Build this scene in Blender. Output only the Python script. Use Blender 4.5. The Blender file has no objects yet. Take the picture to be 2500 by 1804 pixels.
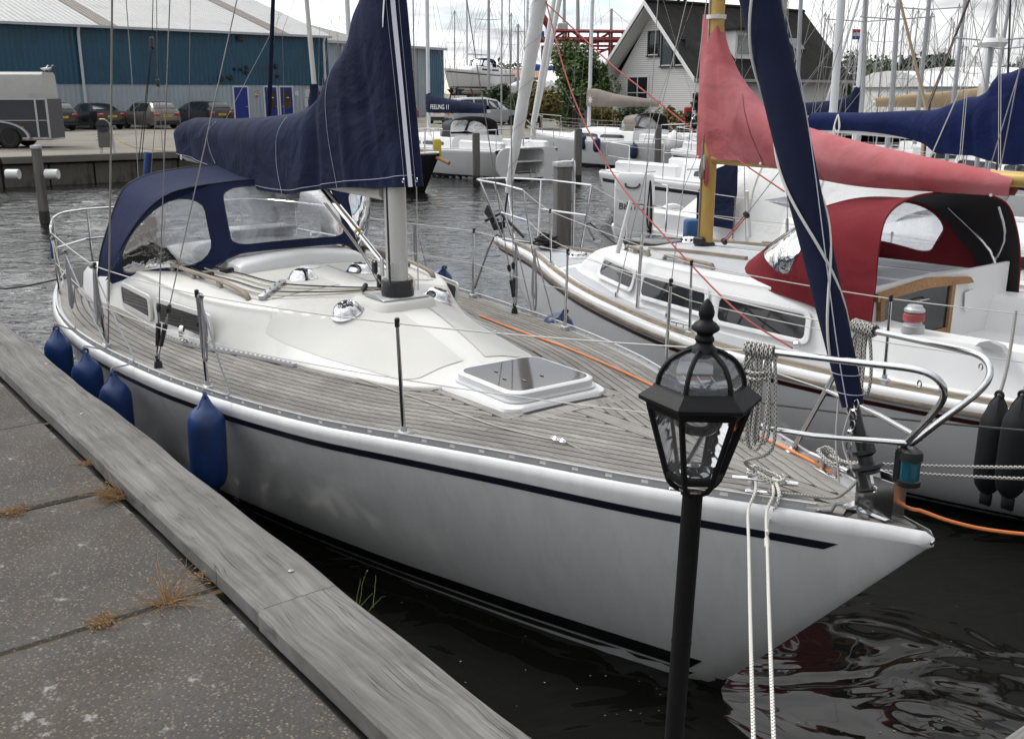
import bpy, math, random
import numpy as np
from mathutils import Vector, Matrix, Quaternion
R = math.radians
random.seed(7)
scene = bpy.context.scene
col = scene.collection
# ------------------------------------------------------------------ camera
CAM_H = 2.87; F_PX = 2440.0; PITCH = R(15.45)
cd = bpy.data.cameras.new('camera'); cam = bpy.data.objects.new('camera', cd); col.objects.link(cam)
cd.sensor_width = 36; cd.lens = F_PX / 2500 * 36; cd.clip_start = 0.05; cd.clip_end = 4000
cam.location = (0, 0, CAM_H); cam.rotation_euler = (R(90) - PITCH, 0, 0)
scene.camera = cam
# ------------------------------------------------------------------ sky and sun
SUN_EL, SUN_AZ = R(50), R(-58)          # azimuth measured from +Y towards +X
world = bpy.data.worlds.new('World'); scene.world = world; world.use_nodes = True
def sky_world():
 nt = world.node_tree; nt.nodes.clear(); L = nt.links.new
 out = nt.nodes.new('ShaderNodeOutputWorld')
 sky = nt.nodes.new('ShaderNodeTexSky'); sky.sky_type = 'NISHITA'; sky.sun_disc = False
 sky.sun_elevation = SUN_EL; sky.sun_rotation = SUN_AZ; sky.air_density = 1.0; sky.dust_density = 0.3; sky.ozone_density = 2.0
 b1 = nt.nodes.new('ShaderNodeBackground'); b1.inputs['Strength'].default_value = 0.13
 L(sky.outputs[0], b1.inputs['Color'])
 tc = nt.nodes.new('ShaderNodeTexCoord')
 sep = nt.nodes.new('ShaderNodeSeparateXYZ'); L(tc.outputs['Generated'], sep.inputs[0])
 ad = nt.nodes.new('ShaderNodeMath'); ad.operation = 'ADD'; ad.inputs[1].default_value = 0.16;
 mx = nt.nodes.new('ShaderNodeMath'); mx.operation = 'MAXIMUM'; mx.inputs[1].default_value = 0.0
 L(sep.outputs['Z'], mx.inputs[0]); L(mx.outputs[0], ad.inputs[0])
 dv = nt.nodes.new('ShaderNodeVectorMath'); dv.operation = 'DIVIDE'
 cmb = nt.nodes.new('ShaderNodeCombineXYZ')
 for i in range(3): L(ad.outputs[0], cmb.inputs[i])
 L(tc.outputs['Generated'], dv.inputs[0]); L(cmb.outputs[0], dv.inputs[1])
 n1 = nt.nodes.new('ShaderNodeTexNoise'); n1.inputs['Scale'].default_value = 0.95; n1.inputs['Detail'].default_value = 5; n1.inputs['Roughness'].default_value = 0.56; n1.inputs['Distortion'].default_value = 0.25
 L(dv.outputs[0], n1.inputs['Vector'])
 r1 = nt.nodes.new('ShaderNodeValToRGB'); r1.color_ramp.elements[0].position = 0.30; r1.color_ramp.elements[1].position = 0.49
 L(n1.outputs['Fac'], r1.inputs[0])
 mp = nt.nodes.new('ShaderNodeMapping'); mp.inputs['Location'].default_value = (4.1, 2.3, 0.7); L(dv.outputs[0], mp.inputs[0])
 n2 = nt.nodes.new('ShaderNodeTexNoise'); n2.inputs['Scale'].default_value = 1.5; n2.inputs['Detail'].default_value = 4; n2.inputs['Roughness'].default_value = 0.6
 L(mp.outputs[0], n2.inputs['Vector'])
 r2 = nt.nodes.new('ShaderNodeValToRGB'); e = r2.color_ramp.elements
 e[0].position = 0.33; e[0].color = (0.43, 0.445, 0.47, 1); e[1].position = 0.6; e[1].color = (1.0, 1.0, 1.0, 1)
 L(n2.outputs['Fac'], r2.inputs[0])
 b2 = nt.nodes.new('ShaderNodeBackground'); b2.inputs['Strength'].default_value = 0.82
 # the overcast is brighter round the hidden sun
 dp = nt.nodes.new('ShaderNodeVectorMath'); dp.operation = 'DOT_PRODUCT'; L(tc.outputs['Generated'], dp.inputs[0]); dp.inputs[1].default_value = (math.sin(SUN_AZ) * math.cos(SUN_EL), math.cos(SUN_AZ) * math.cos(SUN_EL), math.sin(SUN_EL))
 mr = nt.nodes.new('ShaderNodeMapRange'); mr.interpolation_type = 'SMOOTHSTEP'; mr.inputs[1].default_value = -.2; mr.inputs[2].default_value = 1; mr.inputs[3].default_value = .62; mr.inputs[4].default_value = 1.9; L(dp.outputs['Value'], mr.inputs[0])
 vm = nt.nodes.new('ShaderNodeVectorMath'); vm.operation = 'SCALE'; L(r2.outputs[0], vm.inputs[0]); L(mr.outputs[0], vm.inputs['Scale'])
 L(vm.outputs[0], b2.inputs['Color'])
 mix = nt.nodes.new('ShaderNodeMixShader'); L(r1.outputs[0], mix.inputs[0]); L(b1.outputs[0], mix.inputs[1]); L(b2.outputs[0], mix.inputs[2])
 L(mix.outputs[0], out.inputs[0])
sky_world()
sl = bpy.data.lights.new('sun', 'SUN'); sl.energy = 1.3; sl.angle = R(14); sl.color = (1.0, 0.96, 0.9)
sun = bpy.data.objects.new('sun', sl); col.objects.link(sun)
sd = Vector((math.sin(SUN_AZ) * math.cos(SUN_EL), math.cos(SUN_AZ) * math.cos(SUN_EL), math.sin(SUN_EL)))
sun.rotation_euler = sd.to_track_quat('Z', 'Y').to_euler()
vs = scene.view_settings; vs.view_transform = 'Standard'; vs.look = 'None'; vs.exposure = 0.56; vs.gamma = 1.0
scene.cycles.max_bounces = 6; scene.cycles.use_light_tree = False; scene.cycles.adaptive_threshold = 0.025; scene.cycles.adaptive_min_samples = 16; world.cycles.sampling_method = 'MANUAL'; world.cycles.sample_map_resolution = 512; scene.cycles.transparent_max_bounces = 16
scene.cycles.caustics_reflective = False; scene.cycles.caustics_refractive = False
# ------------------------------------------------------------------ geometry helpers
def ray(px, py):
 u = (px - 1250) / F_PX; v = -(py - 902) / F_PX
 c, s = math.cos(PITCH), math.sin(PITCH)
 return Vector((u, c + v * s, -s + v * c))
def aty(px, py, y):      # a point of the place at distance y
 d = ray(px, py); t = y / d.y
 return Vector((0, 0, CAM_H)) + d * t
def atz(px, py, z):      # a point of the place at height z
 d = ray(px, py); t = (z - CAM_H) / d.z
 return Vector((0, 0, CAM_H)) + d * t
def lerp(a, b, t): return a + (b - a) * t
def interp(x, tab):
 if x <= tab[0][0]: return tab[0][1]
 for i in range(len(tab) - 1):
  a, b = tab[i], tab[i + 1]
  if x <= b[0]:
   # monotone-ish catmull rom
   x0, y0 = a; x1, y1 = b; h = x1 - x0; t = (x - x0) / h
   def sl_(j):
    if j <= 0: return (tab[1][1] - tab[0][1]) / (tab[1][0] - tab[0][0])
    if j >= len(tab) - 1: return (tab[-1][1] - tab[-2][1]) / (tab[-1][0] - tab[-2][0])
    return (tab[j + 1][1] - tab[j - 1][1]) / (tab[j + 1][0] - tab[j - 1][0])
   m0, m1 = sl_(i) * h, sl_(i + 1) * h
   t2, t3 = t * t, t * t * t
   return (2*t3 - 3*t2 + 1) * y0 + (t3 - 2*t2 + t) * m0 + (-2*t3 + 3*t2) * y1 + (t3 - t2) * m1
 return tab[-1][1]
def crom(pts, n=6, closed=False):
 P = [Vector(p) for p in pts]; out = []; m = len(P)
 for i in range(m if closed else m - 1):
  if closed: a, b, c, d = P[(i-1) % m], P[i], P[(i+1) % m], P[(i+2) % m]
  else: a, b, c, d = P[max(i-1, 0)], P[i], P[i+1], P[min(i+2, m-1)]
  for k in range(n):
   t = k / n
   out.append(0.5 * ((2*b) + (c-a)*t + (2*a-5*b+4*c-d)*t*t + (3*b-a-3*c+d)*t*t*t))
 if not closed: out.append(P[-1].copy())
 return out
class MB:
 def __init__(s): s.v = []; s.f = []; s.m = []; s.uv = {}
 def add(s, vs, fs, m=0):
  o = len(s.v); s.v += [tuple(x) for x in vs]
  for f in fs: s.f.append(tuple(i + o for i in f)); s.m.append(m)
  return o
 def box(s, c, d, rot=None, m=0, bev=0.0):
  x, y, z = d[0]/2, d[1]/2, d[2]/2; c = Vector(c)
  M = rot if rot is not None else Matrix.Identity(3)
  if bev <= 0:
   vs = [c + M @ Vector((a*x, b*y, e*z)) for a in (-1, 1) for b in (-1, 1) for e in (-1, 1)]
   s.add(vs, [(0,1,3,2),(4,6,7,5),(0,4,5,1),(2,3,7,6),(0,2,6,4),(1,5,7,3)], m)
  else:
   b = min(bev, x*.9, y*.9, z*.9)
   rings = []
   for zz, ins in ((-z, b), (-z+b, 0), (z-b, 0), (z, b)):
    xx, yy = x-ins, y-ins
    bb = b
    ring = [(xx, -yy+bb), (xx, yy-bb), (xx-bb, yy), (-xx+bb, yy), (-xx, yy-bb), (-xx, -yy+bb), (-xx+bb, -yy), (xx-bb, -yy)]
    rings.append([c + M @ Vector((p[0], p[1], zz)) for p in ring])
   s.loft(rings, True, True, True, m)
  return s
 def loft(s, rings, closed=True, cap0=False, cap1=False, m=0):
  n = len(rings[0]); o = len(s.v)
  for r in rings: s.v += [tuple(p) for p in r]
  for i in range(len(rings) - 1):
   for j in range(n if closed else n - 1):
    k = (j + 1) % n
    s.f.append((o+i*n+j, o+i*n+k, o+(i+1)*n+k, o+(i+1)*n+j)); s.m.append(m)
  if cap0: s.f.append(tuple(o + j for j in reversed(range(n)))); s.m.append(m)
  if cap1: s.f.append(tuple(o + (len(rings)-1)*n + j for j in range(n))); s.m.append(m)
  return s
 def tube(s, pts, r, n=8, cap=True, closed=False, m=0, flat=1.0):
  P = [Vector(p) for p in pts]; N = len(P)
  if N < 2: return s
  rr = r if isinstance(r, (list, tuple)) else [r] * N
  T = []
  for i in range(N):
   if closed: t = P[(i+1) % N] - P[i-1]
   else: t = P[min(i+1, N-1)] - P[max(i-1, 0)]
   T.append(t.normalized() if t.length > 1e-9 else Vector((0, 0, 1)))
  up = Vector((0, 0, 1)) if abs(T[0].z) < 0.9 else Vector((1, 0, 0))
  x = (up - T[0] * up.dot(T[0])).normalized()
  o = len(s.v); L = 0.0; Ls = []
  for i in range(N):
   if i:
    x = x - T[i] * x.dot(T[i]); x = x.normalized() if x.length > 1e-6 else T[i].orthogonal().normalized()
    L += (P[i] - P[i-1]).length
   Ls.append(L)
   y = T[i].cross(x)
   for k in range(n):
    a = 2 * math.pi * k / n
    s.v.append(tuple(P[i] + x * (math.cos(a) * rr[i]) + y * (math.sin(a) * rr[i] * flat)))
  for i in range(N if closed else N - 1):
   i2 = (i + 1) % N
   for k in range(n):
    k2 = (k + 1) % n
    s.uv[len(s.f)] = [(Ls[i], k/n), (Ls[i], (k+1)/n), (Ls[i2] if i2 else L + .1, (k+1)/n), (Ls[i2] if i2 else L + .1, k/n)]
    s.f.append((o+i*n+k, o+i*n+k2, o+i2*n+k2, o+i2*n+k)); s.m.append(m)
  if cap and not closed:
   s.f.append(tuple(o + k for k in reversed(range(n)))); s.m.append(m)
   s.f.append(tuple(o + (N-1)*n + k for k in range(n))); s.m.append(m)
  return s
 def lathe(s, prof, n=16, c=(0,0,0), rot=None, m=0, cap=True):
  c = Vector(c); M = rot if rot is not None else Matrix.Identity(3)
  rings = [[c + M @ Vector((r*math.cos(2*math.pi*k/n), r*math.sin(2*math.pi*k/n), z)) for k in range(n)] for r, z in prof]
  return s.loft(rings, True, cap, cap, m)
 def prism(s, poly, ex, m=0):      # poly: 3d points, ex: extrusion vector
  ex = Vector(ex); P = [Vector(p) for p in poly]
  return s.loft([P, [p + ex for p in P]], True, True, True, m)
 def quad(s, a, b, c, d, m=0):
  s.add([a, b, c, d], [(0, 1, 2, 3)], m); return s
 def build(s, name, mats, parent=None, smooth=True, ang=38, fix=True):
  me = bpy.data.meshes.new(name); me.from_pydata(s.v, [], s.f)
  if not isinstance(mats, (list, tuple)): mats = [mats]
  for mt in mats: me.materials.append(MT[mt] if isinstance(mt, str) else mt)
  if len(mats) > 1: me.polygons.foreach_set('material_index', s.m)
  if s.uv:
   ul = me.uv_layers.new(name='UVMap')
   for fi, uvs in s.uv.items():
    ls = me.polygons[fi].loop_start
    for q, uvp in enumerate(uvs): ul.data[ls + q].uv = uvp
  if fix:
   import bmesh
   bm = bmesh.new(); bm.from_mesh(me); bmesh.ops.recalc_face_normals(bm, faces=bm.faces); bm.to_mesh(me); bm.free()
  if smooth:
   me.polygons.foreach_set('use_smooth', [True] * len(me.polygons)); me.set_sharp_from_angle(angle=R(ang))
  o = bpy.data.objects.new(name, me); col.objects.link(o)
  if parent is not None: o.parent = parent
  return o
def tag(o, label=None, cat=None, group=None, kind=None):
 if label: o['label'] = label
 if cat: o['category'] = cat
 if group: o['group'] = group
 if kind: o['kind'] = kind
 return o
def thing(name, label, cat, loc=(0,0,0), rz=0, group=None):
 o = bpy.data.objects.new(name, None); col.objects.link(o); o.empty_display_size = 0.1
 o.location = loc; o.rotation_euler = (0, 0, rz); return tag(o, label, cat, group)
def copy_tree(o, parent=None):
 c = o.copy(); col.objects.link(c); c.parent = parent
 for ch in list(o.children): copy_tree(ch, c)
 return c
def text_mesh(name, body, size, mat, parent, M, ex=0.002, align='CENTER'):
 cu = bpy.data.curves.new(name, 'FONT'); cu.body = body; cu.size = size; cu.align_x = align; cu.align_y = 'CENTER'; cu.extrude = ex; cu.resolution_u = 3
 tmp = bpy.data.objects.new('tmp', cu); col.objects.link(tmp)
 dg = bpy.context.evaluated_depsgraph_get(); me = bpy.data.meshes.new_from_object(tmp.evaluated_get(dg))
 bpy.data.objects.remove(tmp); bpy.data.curves.remove(cu)
 me.materials.clear(); me.materials.append(MT[mat]); me.transform(M)
 o = bpy.data.objects.new(name, me); col.objects.link(o)
 if parent is not None: o.parent = parent
 return o
def frame(o, x, y):      # matrix whose local x,y axes are x,y
 x = Vector(x).normalized(); y = Vector(y); y = (y - x * y.dot(x)).normalized(); z = x.cross(y)
 M = Matrix((x, y, z)).transposed().to_4x4(); M.translation = Vector(o); return M
def rotto(d):            # 3x3 whose z axis points along d
 return Vector(d).to_track_quat('Z', 'Y').to_matrix()
# ------------------------------------------------------------------ materials
MT = {}
def mat(name, c, rough=0.5, metal=0.0, var=0.0, vs=4.0, c2=None, bump=0.0, bs=60.0, stretch=None, coat=0.0, spec=0.5, alpha=None, dirt=None, det=5):
 m = bpy.data.materials.new(name); m.use_nodes = True; nt = m.node_tree; L = nt.links.new
 b = nt.nodes['Principled BSDF']; b.inputs['Roughness'].default_value = rough; b.inputs['Metallic'].default_value = metal
 b.inputs['Coat Weight'].default_value = coat; b.inputs['Specular IOR Level'].default_value = spec
 b.inputs['Base Color'].default_value = (*c, 1)
 MT[name] = m
 if var or c2 or bump or dirt:
  tc = nt.nodes.new('ShaderNodeTexCoord'); mp = nt.nodes.new('ShaderNodeMapping'); L(tc.outputs['Object'], mp.inputs[0])
  if stretch: mp.inputs['Scale'].default_value = stretch
 last = None
 if var or c2:
  n = nt.nodes.new('ShaderNodeTexNoise'); n.inputs['Scale'].default_value = vs; n.inputs['Detail'].default_value = det; n.inputs['Roughness'].default_value = 0.6
  L(mp.outputs[0], n.inputs['Vector'])
  r = nt.nodes.new('ShaderNodeValToRGB'); e = r.color_ramp.elements; e[0].position = 0.3; e[1].position = 0.7
  if c2: e[0].color = (*c, 1); e[1].color = (*c2, 1)
  else: e[0].color = (*[x*(1-var) for x in c], 1); e[1].color = (*[min(1, x*(1+var)) for x in c], 1)
  L(n.outputs['Fac'], r.inputs[0]); last = r.outputs[0]
 if dirt:   # (colour, scale, lo, hi): blotches of a second colour
  dc, ds, lo, hi = dirt
  n = nt.nodes.new('ShaderNodeTexNoise'); n.inputs['Scale'].default_value = ds; n.inputs['Detail'].default_value = 8; n.inputs['Roughness'].default_value = 0.7
  L(mp.outputs[0], n.inputs['Vector'])
  r = nt.nodes.new('ShaderNodeMapRange'); r.inputs[1].default_value = lo; r.inputs[2].default_value = hi; L(n.outputs['Fac'], r.inputs[0])
  mx = nt.nodes.new('ShaderNodeMix'); mx.data_type = 'RGBA'; L(r.outputs[0], mx.inputs[0])
  if last: L(last, mx.inputs[6])
  else: mx.inputs[6].default_value = (*c, 1)
  mx.inputs[7].default_value = (*dc, 1); last = mx.outputs[2]
 if last: L(last, b.inputs['Base Color'])
 if bump:
  n = nt.nodes.new('ShaderNodeTexNoise'); n.inputs['Scale'].default_value = bs; n.inputs['Detail'].default_value = 3
  L(mp.outputs[0], n.inputs['Vector'])
  bp = nt.nodes.new('ShaderNodeBump'); bp.inputs['Strength'].default_value = bump; bp.inputs['Distance'].default_value = 0.01
  L(n.outputs['Fac'], bp.inputs['Height']); L(bp.outputs[0], b.inputs['Normal'])
 if alpha is not None: b.inputs['Alpha'].default_value = alpha
 return m
def clear_mat(name, tint, gloss_rough, haze, haze_col=(0.8, 0.82, 0.85), hazevar=False):
 """thin clear sheet: see-through, fresnel reflection, some milky haze"""
 m = bpy.data.materials.new(name); m.use_nodes = True; nt = m.node_tree; nt.nodes.clear(); L = nt.links.new
 out = nt.nodes.new('ShaderNodeOutputMaterial'); tr = nt.nodes.new('ShaderNodeBsdfTransparent'); tr.inputs[0].default_value = (*tint, 1)
 gl = nt.nodes.new('ShaderNodeBsdfGlossy'); gl.inputs['Roughness'].default_value = gloss_rough
 df = nt.nodes.new('ShaderNodeBsdfDiffuse'); df.inputs[0].default_value = (*haze_col, 1)
 tl = nt.nodes.new('ShaderNodeBsdfTranslucent'); tl.inputs[0].default_value = (*haze_col, 1)
 m0 = nt.nodes.new('ShaderNodeMixShader'); m0.inputs[0].default_value = .5; L(df.outputs[0], m0.inputs[1]); L(tl.outputs[0], m0.inputs[2])
 m1 = nt.nodes.new('ShaderNodeMixShader'); m1.inputs[0].default_value = haze; L(tr.outputs[0], m1.inputs[1]); L(m0.outputs[0], m1.inputs[2])
 if hazevar:
  tc = nt.nodes.new('ShaderNodeTexCoord'); n = nt.nodes.new('ShaderNodeTexNoise'); n.inputs['Scale'].default_value = 2.2; n.inputs['Detail'].default_value = 4; n.inputs['Distortion'].default_value = 1.5
  L(tc.outputs['Object'], n.inputs['Vector']); mr = nt.nodes.new('ShaderNodeMapRange'); mr.inputs[1].default_value = .35; mr.inputs[2].default_value = .7; mr.inputs[3].default_value = haze*.5; mr.inputs[4].default_value = haze*1.6
  L(n.outputs['Fac'], mr.inputs[0]); L(mr.outputs[0], m1.inputs[0])
  bpn = nt.nodes.new('ShaderNodeBump'); bpn.inputs['Strength'].default_value = .25; bpn.inputs['Distance'].default_value = .05; L(n.outputs['Fac'], bpn.inputs['Height']); L(bpn.outputs[0], gl.inputs['Normal'])
 fr = nt.nodes.new('ShaderNodeFresnel'); fr.inputs['IOR'].default_value = 1.5
 ml = nt.nodes.new('ShaderNodeMath'); ml.operation = 'MULTIPLY'; ml.inputs[1].default_value = 1.5; ml.use_clamp = True; L(fr.outputs[0], ml.inputs[0])
 m2 = nt.nodes.new('ShaderNodeMixShader'); L(ml.outputs[0], m2.inputs[0]); L(m1.outputs[0], m2.inputs[1]); L(gl.outputs[0], m2.inputs[2])
 L(m2.outputs[0], out.inputs[0]); MT[name] = m; return m
def rope_mat(name, c, fleck, per=60.0, strands=6, dens=0.42):
 """braided cover with dark flecks along the tube's own length"""
 m = bpy.data.materials.new(name); m.use_nodes = True; nt = m.node_tree; L = nt.links.new
 b = nt.nodes['Principled BSDF']; b.inputs['Roughness'].default_value = 0.85
 uv = nt.nodes.new('ShaderNodeUVMap'); sp = nt.nodes.new('ShaderNodeSeparateXYZ'); L(uv.outputs[0], sp.inputs[0])
 def M(op, a, bb):
  n = nt.nodes.new('ShaderNodeMath'); n.operation = op
  for i, q in enumerate((a, bb)):
   if isinstance(q, (int, float)): n.inputs[i].default_value = q
   elif q is not None: L(q, n.inputs[i])
  return n.outputs[0]
 v = M('MULTIPLY', sp.outputs[1], strands); fl = M('FLOOR', v, None)
 u = M('ADD', M('MULTIPLY', sp.outputs[0], per), M('MULTIPLY', fl, 0.5))
 fu = M('FRACT', u, None); fv = M('FRACT', v, None)
 a = M('LESS_THAN', fu, dens); bb = M('LESS_THAN', fv, 0.72); mk = M('MULTIPLY', a, bb)
 mx = nt.nodes.new('ShaderNodeMix'); mx.data_type = 'RGBA'; L(mk, mx.inputs[0]); mx.inputs[6].default_value = (*c, 1); mx.inputs[7].default_value = (*fleck, 1)
 L(mx.outputs[2], b.inputs['Base Color'])
 h = M('MULTIPLY', M('ABSOLUTE', M('SUBTRACT', fu, 0.5), None), 1.0)
 bp = nt.nodes.new('ShaderNodeBump'); bp.inputs['Strength'].default_value = .5; bp.inputs['Distance'].default_value = .003; L(h, bp.inputs['Height']); L(bp.outputs[0], b.inputs['Normal'])
 MT[name] = m; return m
def stripes_mat(name, c, period, depth, axis=0, rough=0.5, var=0.08, c2=None, dirt=None):
 """profiled sheet: base colour with fine ribs in relief"""
 m = mat(name, c, rough, var=var, vs=0.6, c2=c2, dirt=dirt); nt = m.node_tree; L = nt.links.new
 tc = nt.nodes.new('ShaderNodeTexCoord'); w = nt.nodes.new('ShaderNodeTexWave'); w.bands_direction = 'XYZ'[axis]; w.inputs['Scale'].default_value = 0.314 / period / 1.0; w.inputs['Distortion'].default_value = 0
 L(tc.outputs['Object'], w.inputs['Vector']); bp = nt.nodes.new('ShaderNodeBump'); bp.inputs['Strength'].default_value = 1; bp.inputs['Distance'].default_value = depth
 L(w.outputs['Fac'], bp.inputs['Height']); L(bp.outputs[0], nt.nodes['Principled BSDF'].inputs['Normal']); return m
def weave_mat(name, c, c2, vs, rough=0.85, bump=0.15, crease=0.5, cs=3.0):
 """sailcloth / canvas: sun-faded patches, fine weave and soft creases"""
 m = mat(name, c, rough, c2=c2, vs=vs); nt = m.node_tree; L = nt.links.new
 b = nt.nodes['Principled BSDF']; b.inputs['Specular IOR Level'].default_value = .15
 tc = nt.nodes.new('ShaderNodeTexCoord')
 n = nt.nodes.new('ShaderNodeTexNoise'); n.inputs['Scale'].default_value = cs; n.inputs['Detail'].default_value = 4; n.inputs['Distortion'].default_value = .8; L(tc.outputs['Object'], n.inputs['Vector'])
 n2 = nt.nodes.new('ShaderNodeTexNoise'); n2.inputs['Scale'].default_value = 220; L(tc.outputs['Object'], n2.inputs['Vector'])
 b1 = nt.nodes.new('ShaderNodeBump'); b1.inputs['Strength'].default_value = crease; b1.inputs['Distance'].default_value = .06; L(n.outputs['Fac'], b1.inputs['Height'])
 b2 = nt.nodes.new('ShaderNodeBump'); b2.inputs['Strength'].default_value = bump; b2.inputs['Distance'].default_value = .003; L(n2.outputs['Fac'], b2.inputs['Height']); L(b1.outputs[0], b2.inputs['Normal'])
 L(b2.outputs[0], b.inputs['Normal']); return m
mat('gelcoat', (0.70, 0.70, 0.69), 0.32, var=0.05, vs=1.3, dirt=((0.58, 0.575, 0.54), 1.0, .50, .9), stretch=(9, 9, .6), coat=.1)
mat('gelcoat_white', (0.72, 0.72, 0.715), 0.4, var=0.03, vs=1.5)
mat('gelcoat_gloss', (0.80, 0.80, 0.80), 0.12, var=0.03, vs=1.5, coat=.3)
mat('gelcoat_cream', (0.63, 0.625, 0.59), .42, var=.04, vs=1.5, dirt=((0.47, 0.455, 0.41), 2.4, .55, .85))
mat('nonskid', (0.57, 0.565, 0.53), 0.62, var=0.05, vs=1.6, bump=.35, bs=260, dirt=((0.40, 0.39, 0.35), 3.0, .57, .95))
mat('deck_grey', (0.42, 0.44, 0.46), 0.6, var=0.05, bump=.25, bs=240)
mat('stripe_navy', (0.008, 0.010, 0.022), 0.3, dirt=((0.25, 0.25, 0.26), 9.0, .70, .8))
mat('black_gel', (0.008, 0.008, 0.009), 0.25)
mat('antifoul', (0.012, 0.012, 0.013), 0.7, var=.4, vs=6)
mat('oxblood', (0.045, 0.008, 0.009), 0.3)
def teak(name, c, c2, sc=1.0):
 m = mat(name, c, 0.8, c2=c2, vs=2.2, dirt=((0.085, 0.075, 0.06), 1.1, .55, .85)); nt = m.node_tree; L = nt.links.new
 b = nt.nodes['Principled BSDF']; b.inputs['Specular IOR Level'].default_value = .25
 src = b.inputs['Base Color'].links[0].from_socket
 tc = nt.nodes.new('ShaderNodeTexCoord'); mp = nt.nodes.new('ShaderNodeMapping'); mp.inputs['Scale'].default_value = (3*sc, 90*sc, 90*sc); L(tc.outputs['Object'], mp.inputs[0])
 n = nt.nodes.new('ShaderNodeTexNoise'); n.inputs['Scale'].default_value = 1.0; n.inputs['Detail'].default_value = 6; n.inputs['Distortion'].default_value = .4; L(mp.outputs[0], n.inputs['Vector'])
 r = nt.nodes.new('ShaderNodeMapRange'); r.inputs[1].default_value = .3; r.inputs[2].default_value = .7; r.inputs[3].default_value = .72; r.inputs[4].default_value = 1.18; L(n.outputs['Fac'], r.inputs[0])
 oi = nt.nodes.new('ShaderNodeObjectInfo'); r2 = nt.nodes.new('ShaderNodeMapRange'); r2.inputs[3].default_value = .82; r2.inputs[4].default_value = 1.16; L(oi.outputs['Random'], r2.inputs[0])
 ml = nt.nodes.new('ShaderNodeMath'); ml.operation = 'MULTIPLY'; L(r.outputs[0], ml.inputs[0]); L(r2.outputs[0], ml.inputs[1])
 vm = nt.nodes.new('ShaderNodeVectorMath'); vm.operation = 'SCALE'; L(src, vm.inputs[0]); L(ml.outputs[0], vm.inputs['Scale']); L(vm.outputs[0], b.inputs['Base Color'])
 bp = nt.nodes.new('ShaderNodeBump'); bp.inputs['Strength'].default_value = .5; bp.inputs['Distance'].default_value = .003; L(n.outputs['Fac'], bp.inputs['Height']); L(bp.outputs[0], b.inputs['Normal']); return m
teak('teak', (0.195, 0.183, 0.167), (0.285, 0.27, 0.25))
mat('washboard', (.018, .021, .025), .12)
teak('teak_warm', (0.30, 0.17, 0.085), (0.38, 0.22, 0.11), .6)
teak('teak_rail', (0.33, 0.29, 0.24), (0.24, 0.20, 0.15), .6)
mat('caulk', (0.022, 0.021, 0.02), 0.8)
mat('steel', (0.62, 0.62, 0.63), 0.16, 1.0)
mat('chrome', (0.72, 0.72, 0.73), 0.10, 1.0)
mat('alu', (0.46, 0.465, 0.47), 0.42, 0.35, var=.08, vs=8)
mat('alu_mast', (0.55, 0.54, 0.51), 0.42, 0.35, var=.06, vs=3, stretch=(6, 6, .5))
mat('alu_white', (0.62, 0.63, 0.64), 0.4, 0.1, var=.05, vs=3)
mat('mast_gold', (0.46, 0.30, 0.085), 0.45, 0.25, var=.12, vs=5, stretch=(4, 4, .4))
mat('plastic_black', (0.012, 0.012, 0.013), 0.38)
mat('rubber', (0.02, 0.02, 0.021), 0.75, var=.2)
mat('tape_black', (0.02, 0.02, 0.022), 0.35, bump=.5, bs=45)
mat('lamp_black', (0.005, 0.005, 0.0055), 0.5, var=.25, vs=8, bump=.06, bs=120, spec=.22, dirt=((.05, .05, .045), 14, .68, .74))
mat('gutter_grey', (.17, .17, .17), .5)
mat('wire', (0.30, 0.29, 0.28), 0.35, 0.8)
mat('lifeline', (0.50, 0.49, 0.46), 0.5)
mat('window_dark', (0.022, 0.023, 0.025), 0.04)
mat('acrylic', (0.045, 0.04, 0.036), 0.05, spec=.35)
mat('fender_blue', (0.009, 0.036, 0.145), 0.38, c2=(0.013, 0.05, 0.185), vs=5, dirt=((0.02, 0.026, 0.05), 4, .52, .75))
mat('fender_navy', (0.012, 0.022, 0.085), 0.45)
mat('fender_black', (0.009, 0.0095, 0.012), 0.55, spec=.3)
mat('white_plastic', (0.72, 0.72, 0.71), 0.4)
mat('white_paint', (0.74, 0.74, 0.72), 0.5, var=.04)
weave_mat('navy', (0.0065, 0.0098, 0.029), (0.012, 0.0175, 0.05), 1.6, crease=1.0, cs=2.2)
weave_mat('navy_hood', (0.0105, 0.0155, 0.046), (0.0155, 0.022, 0.062), 2.0, crease=.25)
weave_mat('navy_sail', (0.007, 0.0095, 0.028), (0.012, 0.016, 0.043), 2.0, crease=.2)
weave_mat('royal', (0.006, 0.0115, 0.052), (0.009, 0.017, 0.075), 2.5, crease=.9)
weave_mat('red_faded', (0.35, 0.055, 0.062), (0.50, 0.20, 0.215), .9, crease=.7, cs=2.0)
weave_mat('red_hood', (0.135, 0.013, 0.018), (0.165, 0.019, 0.025), 3.0, crease=.3)
weave_mat('taupe', (0.21, 0.18, 0.155), (0.26, 0.225, 0.195), 2.0)
weave_mat('sand', (0.34, 0.25, 0.15), (0.40, 0.30, 0.19), 2.0)
weave_mat('greige', (0.40, 0.37, 0.33), (0.47, 0.44, 0.40), 2.0)
weave_mat('white_canvas', (0.66, 0.66, 0.65), (0.74, 0.74, 0.73), 1.5, crease=.5)
mat('lining', (0.012, 0.009, 0.010), 0.8)
mat('stitch', (0.40, 0.42, 0.50), 0.8)
mat('zip_white', (0.62, 0.63, 0.70), 0.7)
mat('piping_dark', (0.012, 0.013, 0.02), 0.7)
rope_mat('rope_bw', (0.50, 0.485, 0.44), (0.015, 0.016, 0.025), 55, 6, .46)
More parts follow.
